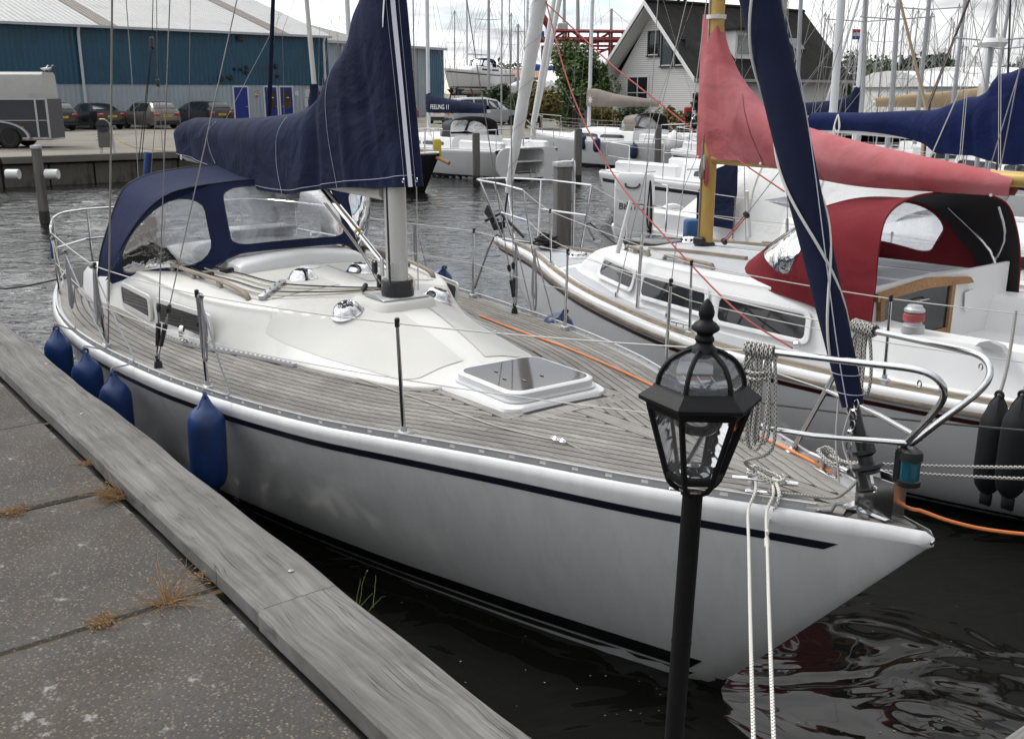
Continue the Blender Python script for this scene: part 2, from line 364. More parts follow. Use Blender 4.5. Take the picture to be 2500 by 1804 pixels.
rope_mat('rope_white', (0.70, 0.68, 0.62), (0.06, 0.06, 0.07), 60, 6, .34)
rope_mat('rope_navy', (0.50, 0.50, 0.52), (0.015, 0.018, 0.05), 70, 6, .5)
rope_mat('rope_grey', (0.36, 0.35, 0.32), (0.17, 0.16, 0.145), 80, 5, .5)
rope_mat('rope_red', (0.42, 0.10, 0.10), (0.30, 0.05, 0.06), 60, 6, .3)
rope_mat('rope_beige', (0.46, 0.43, 0.37), (0.22, 0.10, 0.08), 70, 6, .25)
mat('webbing', (.30, .29, .26), .8)
mat('rope_plain', (0.56, 0.55, 0.52), .85)
mat('mast_grey', (0.36, 0.37, 0.385), .45, .2)
mat('rope_black', (0.015, 0.015, 0.016), 0.8, bump=.4, bs=150)
mat('rope_dark', (0.06, 0.058, 0.05), 0.85, bump=.4, bs=150)
mat('rope_blue', (0.03, 0.09, 0.22), 0.8)
mat('cable_orange', (0.70, 0.205, 0.045), 0.45)
mat('lens_green', (0.01, 0.075, 0.105), 0.12, coat=.5)
mat('lens_clear', (0.6, 0.6, 0.6), 0.1)
clear_mat('vinyl', (0.82, 0.84, 0.88), 0.08, 0.46, (0.74, 0.77, 0.82), True)
clear_mat('lamp_glass', (0.93, 0.94, 0.95), 0.05, 0.15, (0.55, 0.56, 0.58), True)
clear_mat('glass_clear', (0.9, 0.92, 0.93), 0.03, 0.04)
# ------------------------------------------------------------------ water
def water():
 m = bpy.data.materials.new('water'); m.use_nodes = True; nt = m.node_tree; L = nt.links.new; MT['water'] = m
 b = nt.nodes['Principled BSDF']; b.inputs['Base Color'].default_value = (0.0075, 0.0075, 0.006, 1); b.inputs['Roughness'].default_value = 0.03; b.inputs['IOR'].default_value = 1.33
 tc = nt.nodes.new('ShaderNodeTexCoord'); sp = nt.nodes.new('ShaderNodeSeparateXYZ'); L(tc.outputs['Object'], sp.inputs[0])
 def noise(scale, sx, sy, det, dist=0.0):
  mp = nt.nodes.new('ShaderNodeMapping'); mp.inputs['Scale'].default_value = (sx, sy, 1); mp.inputs['Rotation'].default_value = (0, 0, R(12)); L(tc.outputs['Object'], mp.inputs[0])
  n = nt.nodes.new('ShaderNodeTexNoise'); n.inputs['Scale'].default_value = scale; n.inputs['Detail'].default_value = det; n.inputs['Roughness'].default_value = .55; n.inputs['Distortion'].default_value = dist; L(mp.outputs[0], n.inputs['Vector']); return n.outputs['Fac']
 big = noise(1.05, 1, 1.5, 2.5, .8); mid = noise(2.6, .8, 1.5, 3, .3); fine = noise(6.5, .8, 1.7, 3, .3)
 # wind only reaches the open water beyond the moored boats
 mr = nt.nodes.new('ShaderNodeMapRange'); mr.interpolation_type = 'SMOOTHSTEP'; mr.inputs[1].default_value = 6.5; mr.inputs[2].default_value = 11; mr.inputs[3].default_value = 0.0; mr.inputs[4].default_value = 1.0; L(sp.outputs[1], mr.inputs[0])
 patch = noise(.12, 1, 2.2, 3); pr = nt.nodes.new('ShaderNodeMapRange'); pr.inputs[1].default_value = .35; pr.inputs[2].default_value = .65; pr.inputs[3].default_value = .5; pr.inputs[4].default_value = 1.25; L(patch, pr.inputs[0])
 ml = nt.nodes.new('ShaderNodeMath'); ml.operation = 'MULTIPLY'; L(mr.outputs[0], ml.inputs[0]); L(pr.outputs[0], ml.inputs[1])
 b1 = nt.nodes.new('ShaderNodeBump'); b1.inputs['Strength'].default_value = .8; b1.inputs['Distance'].default_value = .085; L(big, b1.inputs['Height'])
 b2 = nt.nodes.new('ShaderNodeBump'); b2.inputs['Distance'].default_value = .03; L(ml.outputs[0], b2.inputs['Strength']); L(mid, b2.inputs['Height']); L(b1.outputs[0], b2.inputs['Normal'])
 b3 = nt.nodes.new('ShaderNodeBump'); b3.inputs['Distance'].default_value = .025; L(ml.outputs[0], b3.inputs['Strength']); L(fine, b3.inputs['Height']); L(b2.outputs[0], b3.inputs['Normal'])
 L(b3.outputs[0], b.inputs['Normal'])
water()
def water_mesh():
 xs = np.concatenate([np.linspace(-300, -24, 14), np.arange(-22, 22, .085), np.linspace(24, 400, 14)])
 ys = np.concatenate([np.linspace(-60, 5, 20), np.arange(5.4, 18, .055), np.arange(18, 44, .085), np.linspace(45, 400, 20)])
 X, Y = np.meshgrid(xs, ys); rg = np.random.RandomState(5); Z = np.zeros_like(X); Z2 = np.zeros_like(X)
 for i in range(46):
  lam = rg.uniform(.22, 1.0); th = R(80) + rg.normal(0, .62); k = 2 * np.pi / lam; a = .0021 * lam ** .55 * rg.uniform(.5, 1.2)
  ph = k * (X * np.cos(th) + Y * np.sin(th)) + rg.uniform(0, 6.28); Z += a * (np.sin(ph) + .25 * np.sin(2 * ph))
 for i in range(7):
  lam = rg.uniform(5, 16); th = rg.uniform(0, 6.28); Z2 += np.sin(2 * np.pi / lam * (X * np.cos(th) + 1.6 * Y * np.sin(th)) + rg.uniform(0, 6.28))
 t = np.clip((Y - 6.2) / 4.5, 0, 1); mask = t * t * (3 - 2 * t) * (1 - np.clip((Y - 41) / 3, 0, 1)) * (1 - np.clip((np.abs(X) - 19) / 3, 0, 1)) * np.clip(.95 + .22 * Z2, .35, 1.5)
 Z *= mask; nx, ny = len(xs), len(ys); me = bpy.data.meshes.new('water'); V = np.stack([X, Y, Z], -1).reshape(-1, 3)
 ii = np.arange((nx) * (ny)).reshape(ny, nx); q = np.stack([ii[:-1, :-1], ii[:-1, 1:], ii[1:, 1:], ii[1:, :-1]], -1).reshape(-1)
 n = len(q) // 4; me.vertices.add(len(V)); me.vertices.foreach_set('co', V.ravel()); me.loops.add(len(q)); me.loops.foreach_set('vertex_index', q.astype(np.int32)); me.polygons.add(n); me.polygons.foreach_set('loop_start', np.arange(0, n * 4, 4, dtype=np.int32)); me.polygons.foreach_set('use_smooth', np.ones(n, dtype=bool)); me.update(calc_edges=True)
 me.materials.append(MT['water']); o = bpy.data.objects.new('water', me); col.objects.link(o); tag(o, kind='structure')
water_mesh()
# ------------------------------------------------------------------ near quay (l along the edge, w inland)
QO = Vector((0.062, 2.390, 0)); QD = Vector((-0.612, 0.791, 0)).normalized(); QN = Vector((-QD.y, QD.x, 0))
def Q(l, w, z): p = QO + QD * l + QN * w; return Vector((p.x, p.y, z))
def quay_mats():
 m = mat('slab', (0.060, 0.056, 0.051), 0.9, c2=(0.092, 0.087, 0.08), vs=2.2, dirt=((0.068, 0.058, 0.047), .8, .5, .75)); nt = m.node_tree; L = nt.links.new
 b = nt.nodes['Principled BSDF']; src = b.inputs['Base Color'].links[0].from_socket; b.inputs['Specular IOR Level'].default_value = .2
 tc = nt.nodes.new('ShaderNodeTexCoord')
 def layer(src, vtype, scale, lo, hi, c, cvar=None):
  n = nt.nodes.new('ShaderNodeTexVoronoi' if vtype == 'V' else 'ShaderNodeTexNoise'); n.inputs['Scale'].default_value = scale
  if vtype != 'V': n.inputs['Detail'].default_value = 8; n.inputs['Roughness'].default_value = .72
  L(tc.outputs['Object'], n.inputs['Vector'])
  r = nt.nodes.new('ShaderNodeMapRange'); r.inputs[1].default_value = lo; r.inputs[2].default_value = hi; L(n.outputs['Distance' if vtype == 'V' else 'Fac'], r.inputs[0])
  mx = nt.nodes.new('ShaderNodeMix'); mx.data_type = 'RGBA'; L(r.outputs[0], mx.inputs[0]); L(src, mx.inputs[6]); mx.inputs[7].default_value = (*c, 1)
  if cvar:
   mm = nt.nodes.new('ShaderNodeMix'); mm.data_type = 'RGBA'; sc = nt.nodes.new('ShaderNodeSeparateColor'); L(n.outputs['Color'], sc.inputs[0]); L(sc.outputs[0], mm.inputs[0]); mm.inputs[6].default_value = (*c, 1); mm.inputs[7].default_value = (*cvar, 1); L(mm.outputs[2], mx.inputs[7])
  return mx.outputs[2], n
 s1, v1 = layer(src, 'V', 80, .46, .2, (0.21, 0.175, 0.135), (0.035, 0.035, 0.037))      # aggregate
 s2, v2 = layer(s1, 'N', 260, .62, .72, (0.26, 0.23, 0.19))
 s3, v3 = layer(s2, 'N', 10.5, .585, .68, (0.27, 0.265, 0.25))       # lichen
 L(s3, b.inputs['Base Color'])
 bp = nt.nodes.new('ShaderNodeBump'); bp.inputs['Strength'].default_value = .7; bp.inputs['Distance'].default_value = .004; L(v1.outputs['Distance'], bp.inputs['Height']); L(bp.outputs[0], b.inputs['Normal'])
 # weathered oak plank: grain along local x with swirling knots
 m = mat('plank_oak', (0.125, 0.12, 0.111), 0.85, c2=(0.205, 0.198, 0.187), vs=1.6, dirt=((0.10, 0.098, 0.09), 2.6, .53, .8)); nt = m.node_tree; L = nt.links.new
 b = nt.nodes['Principled BSDF']; src = b.inputs['Base Color'].links[0].from_socket; b.inputs['Specular IOR Level'].default_value = .2
 tc = nt.nodes.new('ShaderNodeTexCoord')
 nd = nt.nodes.new('ShaderNodeTexNoise'); nd.inputs['Scale'].default_value = 1.9; nd.inputs['Detail'].default_value = 2.5; nd.inputs['Distortion'].default_value = .9; mpd = nt.nodes.new('ShaderNodeMapping'); mpd.inputs['Scale'].default_value = (.55, 1.9, 1); L(tc.outputs['Object'], mpd.inputs[0]); L(mpd.outputs[0], nd.inputs['Vector'])
 sp = nt.nodes.new('ShaderNodeSeparateXYZ'); L(tc.outputs['Object'], sp.inputs[0])
 a = nt.nodes.new('ShaderNodeMath'); a.operation = 'MULTIPLY'; a.inputs[1].default_value = .085; L(nd.outputs['Fac'], a.inputs[0])
 ad = nt.nodes.new('ShaderNodeMath'); ad.operation = 'ADD'; L(sp.outputs[1], ad.inputs[0]); L(a.outputs[0], ad.inputs[1])
 cx = nt.nodes.new('ShaderNodeCombineXYZ'); x2 = nt.nodes.new('ShaderNodeMath'); x2.operation = 'MULTIPLY'; x2.inputs[1].default_value = .035; L(sp.outputs[0], x2.inputs[0]); L(x2.outputs[0], cx.inputs[0]); L(ad.outputs[0], cx.inputs[1])
 n = nt.nodes.new('ShaderNodeTexNoise'); n.inputs['Scale'].default_value = 95; n.inputs['Detail'].default_value = 5; n.inputs['Roughness'].default_value = .65; L(cx.outputs[0], n.inputs['Vector'])
 n9 = nt.nodes.new('ShaderNodeTexNoise'); n9.inputs['Scale'].default_value = 22; n9.inputs['Detail'].default_value = 3; L(cx.outputs[0], n9.inputs['Vector'])
 mm = nt.nodes.new('ShaderNodeMath'); mm.operation = 'ADD'; L(n.outputs['Fac'], mm.inputs[0]); L(n9.outputs['Fac'], mm.inputs[1])
 r = nt.nodes.new('ShaderNodeMapRange'); r.inputs[1].default_value = .72; r.inputs[2].default_value = 1.3; r.inputs[3].default_value = .58; r.inputs[4].default_value = 1.3; L(mm.outputs[0], r.inputs[0])
 vm = nt.nodes.new('ShaderNodeVectorMath'); vm.operation = 'SCALE'; L(src, vm.inputs[0]); L(r.outputs[0], vm.inputs['Scale']); L(vm.outputs[0], b.inputs['Base Color'])
 # drying checks along the grain
 nc = nt.nodes.new('ShaderNodeTexNoise'); nc.inputs['Scale'].default_value = 30; nc.inputs['Detail'].default_value = 2; L(cx.outputs[0], nc.inputs['Vector'])
 sb = nt.nodes.new('ShaderNodeMath'); sb.operation = 'SUBTRACT'; sb.inputs[1].default_value = .5; L(nc.outputs['Fac'], sb.inputs[0]); ab = nt.nodes.new('ShaderNodeMath'); ab.operation = 'ABSOLUTE'; L(sb.outputs[0], ab.inputs[0])
 cr = nt.nodes.new('ShaderNodeMapRange'); cr.inputs[1].default_value = .0; cr.inputs[2].default_value = .02; cr.inputs[3].default_value = .5; L(ab.outputs[0], cr.inputs[0])
 nm = nt.nodes.new('ShaderNodeTexNoise'); nm.inputs['Scale'].default_value = 3.5; nm.inputs['Detail'].default_value = 4; L(tc.outputs['Object'], nm.inputs['Vector']); cm = nt.nodes.new('ShaderNodeMapRange'); cm.inputs[1].default_value = .48; cm.inputs[2].default_value = .62; L(nm.outputs['Fac'], cm.inputs[0])
 cmx = nt.nodes.new('ShaderNodeMix'); cmx.inputs[2].default_value = 1.0; L(cm.outputs[0], cmx.inputs[0]); L(cr.outputs[0], cmx.inputs[3])
 v2 = nt.nodes.new('ShaderNodeVectorMath'); v2.operation = 'SCALE'; L(vm.outputs[0], v2.inputs[0]); L(cmx.outputs[0], v2.inputs['Scale']); L(v2.outputs[0], b.inputs['Base Color'])
 bp = nt.nodes.new('ShaderNodeBump'); bp.inputs['Strength'].default_value = .8; bp.inputs['Distance'].default_value = .005; L(cmx.outputs[0], bp.inputs['Height']); L(bp.outputs[0], b.inputs['Normal'])
quay_mats()
mat('quay_core', (0.03, 0.028, 0.025), 0.95, var=.3)
mat('moss_soil', (0.055, 0.038, 0.016), 0.95, c2=(0.11, 0.075, 0.03), vs=14)
mat('straw', (0.34, 0.21, 0.10), 0.8, c2=(0.22, 0.125, 0.055), vs=30)
mat('grass_green', (0.10, 0.13, 0.03), 0.7, var=.3, vs=20)
mat('nail', (0.30, 0.30, 0.29), 0.5, .8)
quay = tag(thing('near_quay', None, None), kind='structure')
def build_quay():
 zt = 1.09
 # core: L-shaped block below the slabs
 mb = MB()
 poly = [Q(-4, -9, 0), Q(-.86, -9, 0), Q(-.86, .05, 0), Q(14, .05, 0), Q(14, 9, 0), Q(-4, 9, 0)]
 mb.prism([p + Vector((0, 0, -1.2)) for p in poly], (0, 0, 1.2 + zt - .055)); mb.build('quay_wall', 'quay_core', quay, smooth=False)
 js = [-3.5, -2.25, -1.02, .24, 1.49, 2.72, 3.98, 5.23, 6.48, 7.73, 8.98, 10.23, 11.48]
 for i in range(len(js) - 1):
  wsplit = [.325, 2.83, 5.33, 7.8]
  for k in range(3):
   g = .007 if k else .007
   a, b = js[i] + g + .004*random.random(), js[i+1] - g - .004*random.random(); dz = random.uniform(-.006, .004)
   mb = MB(); M = Matrix((QD, QN, (0, 0, 1))).transposed()
   c = Q((a+b)/2, (wsplit[k] + wsplit[k+1]) / 2, zt - .05 + dz)
   mb.box((0, 0, 0), (b - a, wsplit[k+1] - wsplit[k] - .012, .10), None, 0, .012)
   o = mb.build('paving_slab', 'slab', quay, ang=25); o.location = c; o.rotation_euler = (0, 0, math.atan2(QD.y, QD.x))
  mb = MB(); M = Matrix((QD, QN, Vector((0, 0, 1)))).transposed()
  mb.box(Q(js[i], 4, zt - .028), (.03, 7.4, .03), M); mb.build('joint_filling', 'moss_soil', quay, smooth=False)
 def plank(l0, l1, w0, w1, along=True):
  mb = MB(); n = 40; rings = []
  for i in range(n + 1):
   x = lerp(-(l1 - l0) / 2, (l1 - l0) / 2, i / n)
   X_ = x + (l0 + l1) / 2; jw = .006 * math.sin(X_ * 3.1) + .004 * math.sin(X_ * 7.7); jz = .004 * math.sin(X_ * 2.3 + 1)
   h0 = (w0 - w1) / 2; h1 = (w1 - w0) / 2
   prof = [(h0 + jw, -.075), (h0 + jw, -.012 + jz), (h0 + .012 + jw, jz), (lerp(h0, h1, .35), jz + .002), (lerp(h0, h1, .7), jz + .001), (h1 - .014 + jw*.4, jz), (h1 + jw*.4, -.014 + jz), (h1 + jw*.4, -.075)]
   rings.append([(x, p[0], p[1]) for p in prof])
  mb.loft(rings, True, True, True)
  o = mb.build('edge_plank', 'plank_oak', quay, ang=30)
  d = QD if along else -QN
  o.location = Q((l0 + l1) / 2, (w0 + w1) / 2, 1.155) if along else Q((w0 + w1) / 2, (l0 + l1) / 2, 1.155)
  o.rotation_euler = (0, 0, math.atan2(QD.y, QD.x) + (0 if along else math.pi / 2))
  return o
 plank(1.134, 7.2, 0.0, .305); plank(-1.1, 1.131, .0, .31); plank(7.21, 12.5, 0, .3)
 o = plank(-4.2, -.02, -1.1, -.79, False)
 mb = MB()
 for l, w in ((5.03, .05), (3.78, .17), (1.33, .09), (6.3, .2)):
  mb.lathe([(.0, .0), (.011, .0), (.011, .004), (.006, .006), (0, .006)], 10, Q(l, w, 1.155), cap=False)
 tag(mb.build('nail_heads', 'nail', quay), kind='stuff')
build_quay()
def tuft(l, w, n, length, spread, matn, label, lean=None, z=1.08, curl=1.0):
 mb = MB()
 for i in range(n):
  a = random.uniform(0, 2 * math.pi) if lean is None else lean + random.gauss(0, spread)
  h = length * random.uniform(.45, 1.05); el = random.uniform(.15, 1.2)
  d = Vector((math.cos(a), math.sin(a), 0)); p0 = Q(l + random.gauss(0, .02), w + random.gauss(0, .02), z)
  pts = []
  for k in range(6):
   t = k / 5
   pts.append(p0 + d * (h * t * math.cos(el)) + Vector((0, 0, h * (math.sin(el) * t - .55 * curl * t * t * math.cos(el) * math.sin(el)))) + Vector((random.gauss(0, .004), random.gauss(0, .004), 0)) * t)
   if pts[-1].z < 1.093: pts[-1].z = 1.093 + random.random() * .01
  mb.tube(pts, [.0016, .0015, .0013, .0011, .0009, .0005], 3, False)
  if random.random() < .35: mb.tube([pts[-1], pts[-1] + d * .012], [.003, .0012], 4)
 o = mb.build('grass_tuft', matn); tag(o, label, 'grass', 'grass tufts at the quay edge'); return o
tuft(2.62, .325, 130, .12, .9, 'straw', 'thick orange clump of dry grass against the inner side of the edge plank', math.atan2(QN.y, QN.x))
tuft(2.58, .33, 26, .34, .8, 'straw', 'long dry stalks lying across the slab beside the thick orange clump', math.atan2(QN.y, QN.x))
tuft(3.14, .325, 45, .07, 1.2, 'straw', 'tiny brown grass tuft under the edge plank farther from the lamp')
tuft(1.50, .50, 60, .26, .9, 'straw', 'spreading dry grass growing from the wide slab joint nearest the lamp')
tuft(1.49, .73, 90, .06, 1.2, 'straw', 'short matted tuft sitting in the open mossy slab joint')
tuft(2.71, .75, 70, .08, 1.2, 'straw', 'small dry tuft in the second slab joint at the left edge of the picture')
tuft(1.62, .335, 14, .12, .6, 'straw', 'sparse dry sprigs leaning on the inner plank edge above the open joint', math.atan2(-QD.y, -QD.x))
o = tuft(.98, -.012, 6, .17, .5, 'grass_green', 'thin green blades sprouting on the water side of the edge plank', math.atan2(-QN.y, -QN.x) + .5, 1.12)
# ------------------------------------------------------------------ far quay and yard
FE = [atz(-700, 402, .92), atz(0, 385, .92), atz(430, 371, .92), atz(1270, 338, .92), atz(1560, 322, .92), Vector((40, 74, .92)), Vector((160, 80, .92))]
def far_ground():
 m = mat('yard', (0.165, 0.148, 0.122), 0.9, c2=(0.215, 0.195, 0.162), vs=.25, dirt=((0.11, 0.10, 0.083), .35, .5, .7), bump=.1, bs=8)
 mb = MB(); n = len(FE); vs = [tuple(p) for p in FE] + [(3000, 80, .92), (3000, 3500, .92), (-3000, 3500, .92), (-3000, 20, .92)]
 mb.add(vs, [tuple(range(len(vs)))]); tag(mb.build('yard_ground', 'yard', smooth=False), kind='structure')
 wall = tag(thing('far_quay', None, None), kind='structure')
 mat('quay_conc', (0.085, 0.078, 0.066), 0.9, c2=(0.14, 0.13, 0.11), vs=1.4, dirt=((0.03, 0.028, 0.022), 1.6, .48, .62), stretch=(1, 1, .35))
 mat('quay_beam', (0.12, 0.112, 0.098), 0.85, c2=(0.17, 0.16, 0.14), vs=3, stretch=(.3, 1, 1))
 for i in range(4):
  a, b = FE[i], FE[i + 1]; L_ = (b - a).length; d = (b - a).normalized(); nn = Vector((d.y, -d.x, 0)); k = max(1, int(L_ / 1.25))
  M = Matrix((d, nn, Vector((0, 0, 1)))).transposed()
  for j in range(k):
   c = a + d * (L_ * (j + .5) / k) + nn * .06; mb = MB(); mb.box((0, 0, 0), (L_ / k - .05, .1, 1.3), None, 0, .03)
   o = mb.build('wall_panel', 'quay_conc', wall); o.location = (c.x, c.y, .02); o.rotation_euler = (0, 0, math.atan2(d.y, d.x))
  kk = max(1, int(L_ / 4))
  for j in range(kk):
   c = a + d * (L_ * (j + .5) / kk) + nn * .1; mb = MB(); mb.box((0, 0, 0), (L_ / kk - .02, .3, .24), None, 0, .02)
   o = mb.build('edge_beam', 'quay_beam', wall); o.location = (c.x, c.y, .83); o.rotation_euler = (0, 0, math.atan2(d.y, d.x))
  mb = MB(); c = a + d * L_ / 2 - nn * .3; mb.box((0, 0, 0), (L_, .6, 1.6)); o = mb.build('wall_core', 'quay_core', wall, smooth=False); o.location = (c.x, c.y, .05); o.rotation_euler = (0, 0, math.atan2(d.y, d.x))
 # slab joints and rails of the yard near the edge
 mat('joint_dark', (0.10, 0.075, 0.055), .9)
 a, b = FE[0], FE[3]; d = (b - a).normalized(); nn = Vector((-d.y, d.x, 0))
 for q in (2.0, 4.2, 6.0, 9.0):
  mb = MB(); mb.quad(a + nn * q + Vector((0, 0, .004)), b + nn * q + Vector((0, 0, .004)), b + nn * (q + .09) + Vector((0, 0, .004)), a + nn * (q + .09) + Vector((0, 0, .004))); mb.build('yard_joint', 'joint_dark', wall, smooth=False)
far_ground()
mat('fleck', (.32, .31, .27), .8)
mb = MB(); rf = random.Random(3)
for i in range(60):
 p = atz(rf.uniform(950, 2350), rf.uniform(1450, 1790), .003); r_ = rf.choice([.003, .004, .006]); mb.add([(p.x + r_ * math.cos(a), p.y + r_ * math.sin(a) * .7, .004) for a in [k * math.pi / 3 for k in range(6)]], [tuple(range(6))])
tag(mb.build('floating_specks', 'fleck', smooth=False), 'tiny pale specks drifting on the dark water by the bow', 'debris', kind='stuff')
# ------------------------------------------------------------------ boats: hull maths
class Hull:
 def __init__(s, L, ws, zs, wwl, s_stem, p=0.8, roll=0.028, keel=-.28):
  s.L, s.wst, s.zst, s.wwt, s.ss, s.p, s.roll, s.keel = L, ws, zs, wwl, s_stem, p, roll, keel
 def ws(s, x): return max(0.004, interp(x, s.wst))
 def zs(s, x): return interp(x, s.zst)
 def zb(s, x):
  if x <= s.ss: return (s.zs(0) - .06) * (1 - (max(x, -.02) + .02) / (s.ss + .02))
  return s.keel * min(1, (x - s.ss) / .6)
 def w_at(s, x, z):
  W = s.ws(x) + s.roll; zt = s.zs(x) - .05; zb = s.zb(x)
  if z >= zt:
   t = min(1, (z - zt) / .05); return s.ws(x) + s.roll * math.sqrt(max(0, 1 - t * t))
  if x <= s.ss:
   f = max(0, (z - zb) / max(.02, zt - zb)); return W * f ** s.p
  wl = max(0, interp(x, s.wwt))
  if z >= 0: return wl + (W - wl) * (z / zt) ** s.p
  return wl * math.sqrt(max(0, 1 - (z / zb) ** 2)) if zb < -1e-4 else wl
 def section(s, x, n=18):
  zt = s.zs(x); zb = min(s.zb(x), zt - .012); pts = []
  for t in (1.0, .93, .75, .45): pts.append((s.w_at(x, zt - .05 + .05 * t), zt - .05 + .05 * t))
  z0 = zt - .05
  if zb > z0 - .01: z0 = zb + .01
  for i in range(n + 1):
   z = lerp(z0, zb, (i / n) ** 1.0); pts.append((s.w_at(x, z), z))
  pts[-1] = (0, zb); return pts
 def mesh(s, mb, m=0, cap=True):
  rings = []
  xs = [0, .01, .03, .06, .1, .16, .24, .34, .46, .6, .75, .9, 1.05, 1.2, 1.4, 1.65, 1.9] + [2.2 + i * (s.L - 2.2) / 22 for i in range(23)]
  tip = s.zs(0)
  h0 = s.section(0); rings.append([(-.034, 0, lerp(tip - .02, tip - .055, min(1, i / 12))) for i in range(len(h0))] + [(-.034, 0, lerp(tip - .02, tip - .055, min(1, i / 12))) for i in reversed(range(len(h0) - 1))])
  for x in xs:
   h = s.section(x); rings.append([(x, w, z) for w, z in h] + [(x, -w, z) for w, z in reversed(h[:-1])])
  mb.loft(rings, False, False, cap, m); return mb
 def band(s, mb, x0, x1, ztop, zbot, off=.003, side=1, slant=0.0, n=50, m=0, nv=2):
  rows = []
  for i in range(n + 1):
   t = i / n; row = []
   for k in range(nv + 1):
    x = lerp(x0 + slant * k / nv, x1, t); z = lerp(ztop(x), zbot(x), k / nv)
    row.append((x, side * (s.w_at(x, z) + off), z))
   rows.append(row)
  mb.loft(rows, False, False, False, m); return mb
 def deck(s, mb, zd, x0, x1, n=60, m=0, inset=0.0):
  rings = []
  for i in range(n + 1):
   x = lerp(x0, x1, i / n); W = max(.003, s.ws(x) - inset); rings.append([(x, W * t, zd(x, W * t)) for t in (1, .8, .6, .4, .2, 0, -.2, -.4, -.6, -.8, -1)])
  mb.loft(rings, False, False, False, m); return mb
def arch(pts, n=6):     # half arch given from one side to the centre -> full, mirrored
 h = [Vector(p) for p in pts]; full = h + [Vector((p.x, -p.y, p.z)) for p in reversed(h[:-1])]
 return crom(full, n)
def stanchion(parent, p, h, lean=(0, 0), m='steel', capm='plastic_black', r0=.0135, r1=.009):
 p = Vector(p); t = p + Vector((lean[0], lean[1], h)); mb = MB(); mb.tube([p, lerp(p, t, .5), t], [r0, (r0 + r1) / 2, r1], 10); o = mb.build('stanchion', m, parent)
 mb = MB(); mb.tube([t - Vector((0, 0, .03)), t + Vector((0, 0, .012)), t + Vector((0, 0, .018))], [r1 + .004, r1 + .005, r1], 10); mb.build('cap', capm, o)
 mb = MB(); mb.box(p + Vector((0, 0, .012)), (.07, .05, .045), None, 0, .006); mb.tube([p, p + Vector((0, 0, .06))], [.02, .018], 10); mb.build('base', 'alu', o)
 return t
def rope(name, pts, r, m, parent=None, n=7, smooth_n=5):
 mb = MB(); mb.tube(crom(pts, smooth_n) if smooth_n else pts, r, n); return mb.build(name, m, parent)
def helix_line(a, b, rad, turns, n, ph=0.0):
 a, b = Vector(a), Vector(b); d = (b - a); t = d.normalized(); x = t.orthogonal().normalized(); y = t.cross(x); out = []
 for i in range(n + 1):
  f = i / n; an = ph + turns * 2 * math.pi * f; rr = rad(f) if callable(rad) else rad
  out.append(a + d * f + x * (rr * math.cos(an)) + y * (rr * math.sin(an)))
 return out
def sag(a, b, s, n=10):
 a, b = Vector(a), Vector(b); return [lerp(a, b, i / n) - Vector((0, 0, 4 * s * (i / n) * (1 - i / n))) for i in range(n + 1)]
# ------------------------------------------------------------------ the near sailboat
B1A = R(35.5); B1 = Vector((1.6164, 3.5822, 0))
ax1 = Vector((-math.sin(B1A), math.cos(B1A), 0)); n1 = Vector((-math.cos(B1A), -math.sin(B1A), 0))
b1 = thing('sailboat', 'white sloop with weathered teak deck, navy sprayhood and navy sail cover, moored beside the quay', 'sailboat', B1, math.atan2(ax1.y, ax1.x))
def W1(s, w, z): return B1 + ax1 * s + n1 * w + Vector((0, 0, z))
def L1(v): d = Vector(v) - B1; return Vector((d.dot(ax1), d.dot(n1), v[2]))
def b1z(px, py, z): return L1(atz(px, py, z))
def plane_hit(px, py, o, nrm):
 d = ray(px, py); c = Vector((0, 0, CAM_H)); t = (Vector(o) - c).dot(nrm) / d.dot(nrm); return c + d * t
def b1w(px, py, w): return L1(plane_hit(px, py, B1 + n1 * w, n1))
def b1s(px, py, s): return L1(plane_hit(px, py, B1 + ax1 * s, ax1))
H1 = Hull(9.5, [(0, .012), (.12, .055), (.37, .16), (.92, .41), (1.2, .53), (1.79, .75), (2.32, .96), (2.86, 1.18), (3.12, 1.265), (3.63, 1.405), (4.03, 1.49), (4.52, 1.58), (5.0, 1.64), (5.5, 1.69), (6.02, 1.72), (6.59, 1.72), (7.23, 1.67), (7.73, 1.59), (8.5, 1.42), (9.5, 1.1)],
          [(0, 1.23), (.37, 1.21), (.92, 1.18), (1.8, 1.14), (2.9, 1.092), (3.6, 1.07), (4.5, 1.045), (5.5, 1.028), (6.5, 1.02), (8, 1.025), (9.5, 1.05)],
          [(1.02, 0), (1.25, .09), (2.0, .38), (2.5, .55), (3.09, .74), (4, 1.0), (5, 1.22), (6, 1.33), (7, 1.32), (8, 1.1), (9, .75), (9.5, .5)], 1.02, .82)
def zd1(x, w):
 W = H1.ws(x); return H1.zs(x) - .004 + .062 * min(1, W / 1.0) * (1 - min(1, abs(w) / W) ** 2)
CB1 = [(3.0, .36), (3.1, .46), (3.3, .56), (3.6, .645), (3.9, .72), (4.2, .78), (4.6, .885), (4.8, .95), (5.1, 1.06), (5.4, 1.14), (5.8, 1.185), (6.5, 1.2), (7.1, 1.22), (7.5, 1.27), (8.0, 1.26), (8.4, 1.2)]
def cb1(x): return interp(x, CB1)
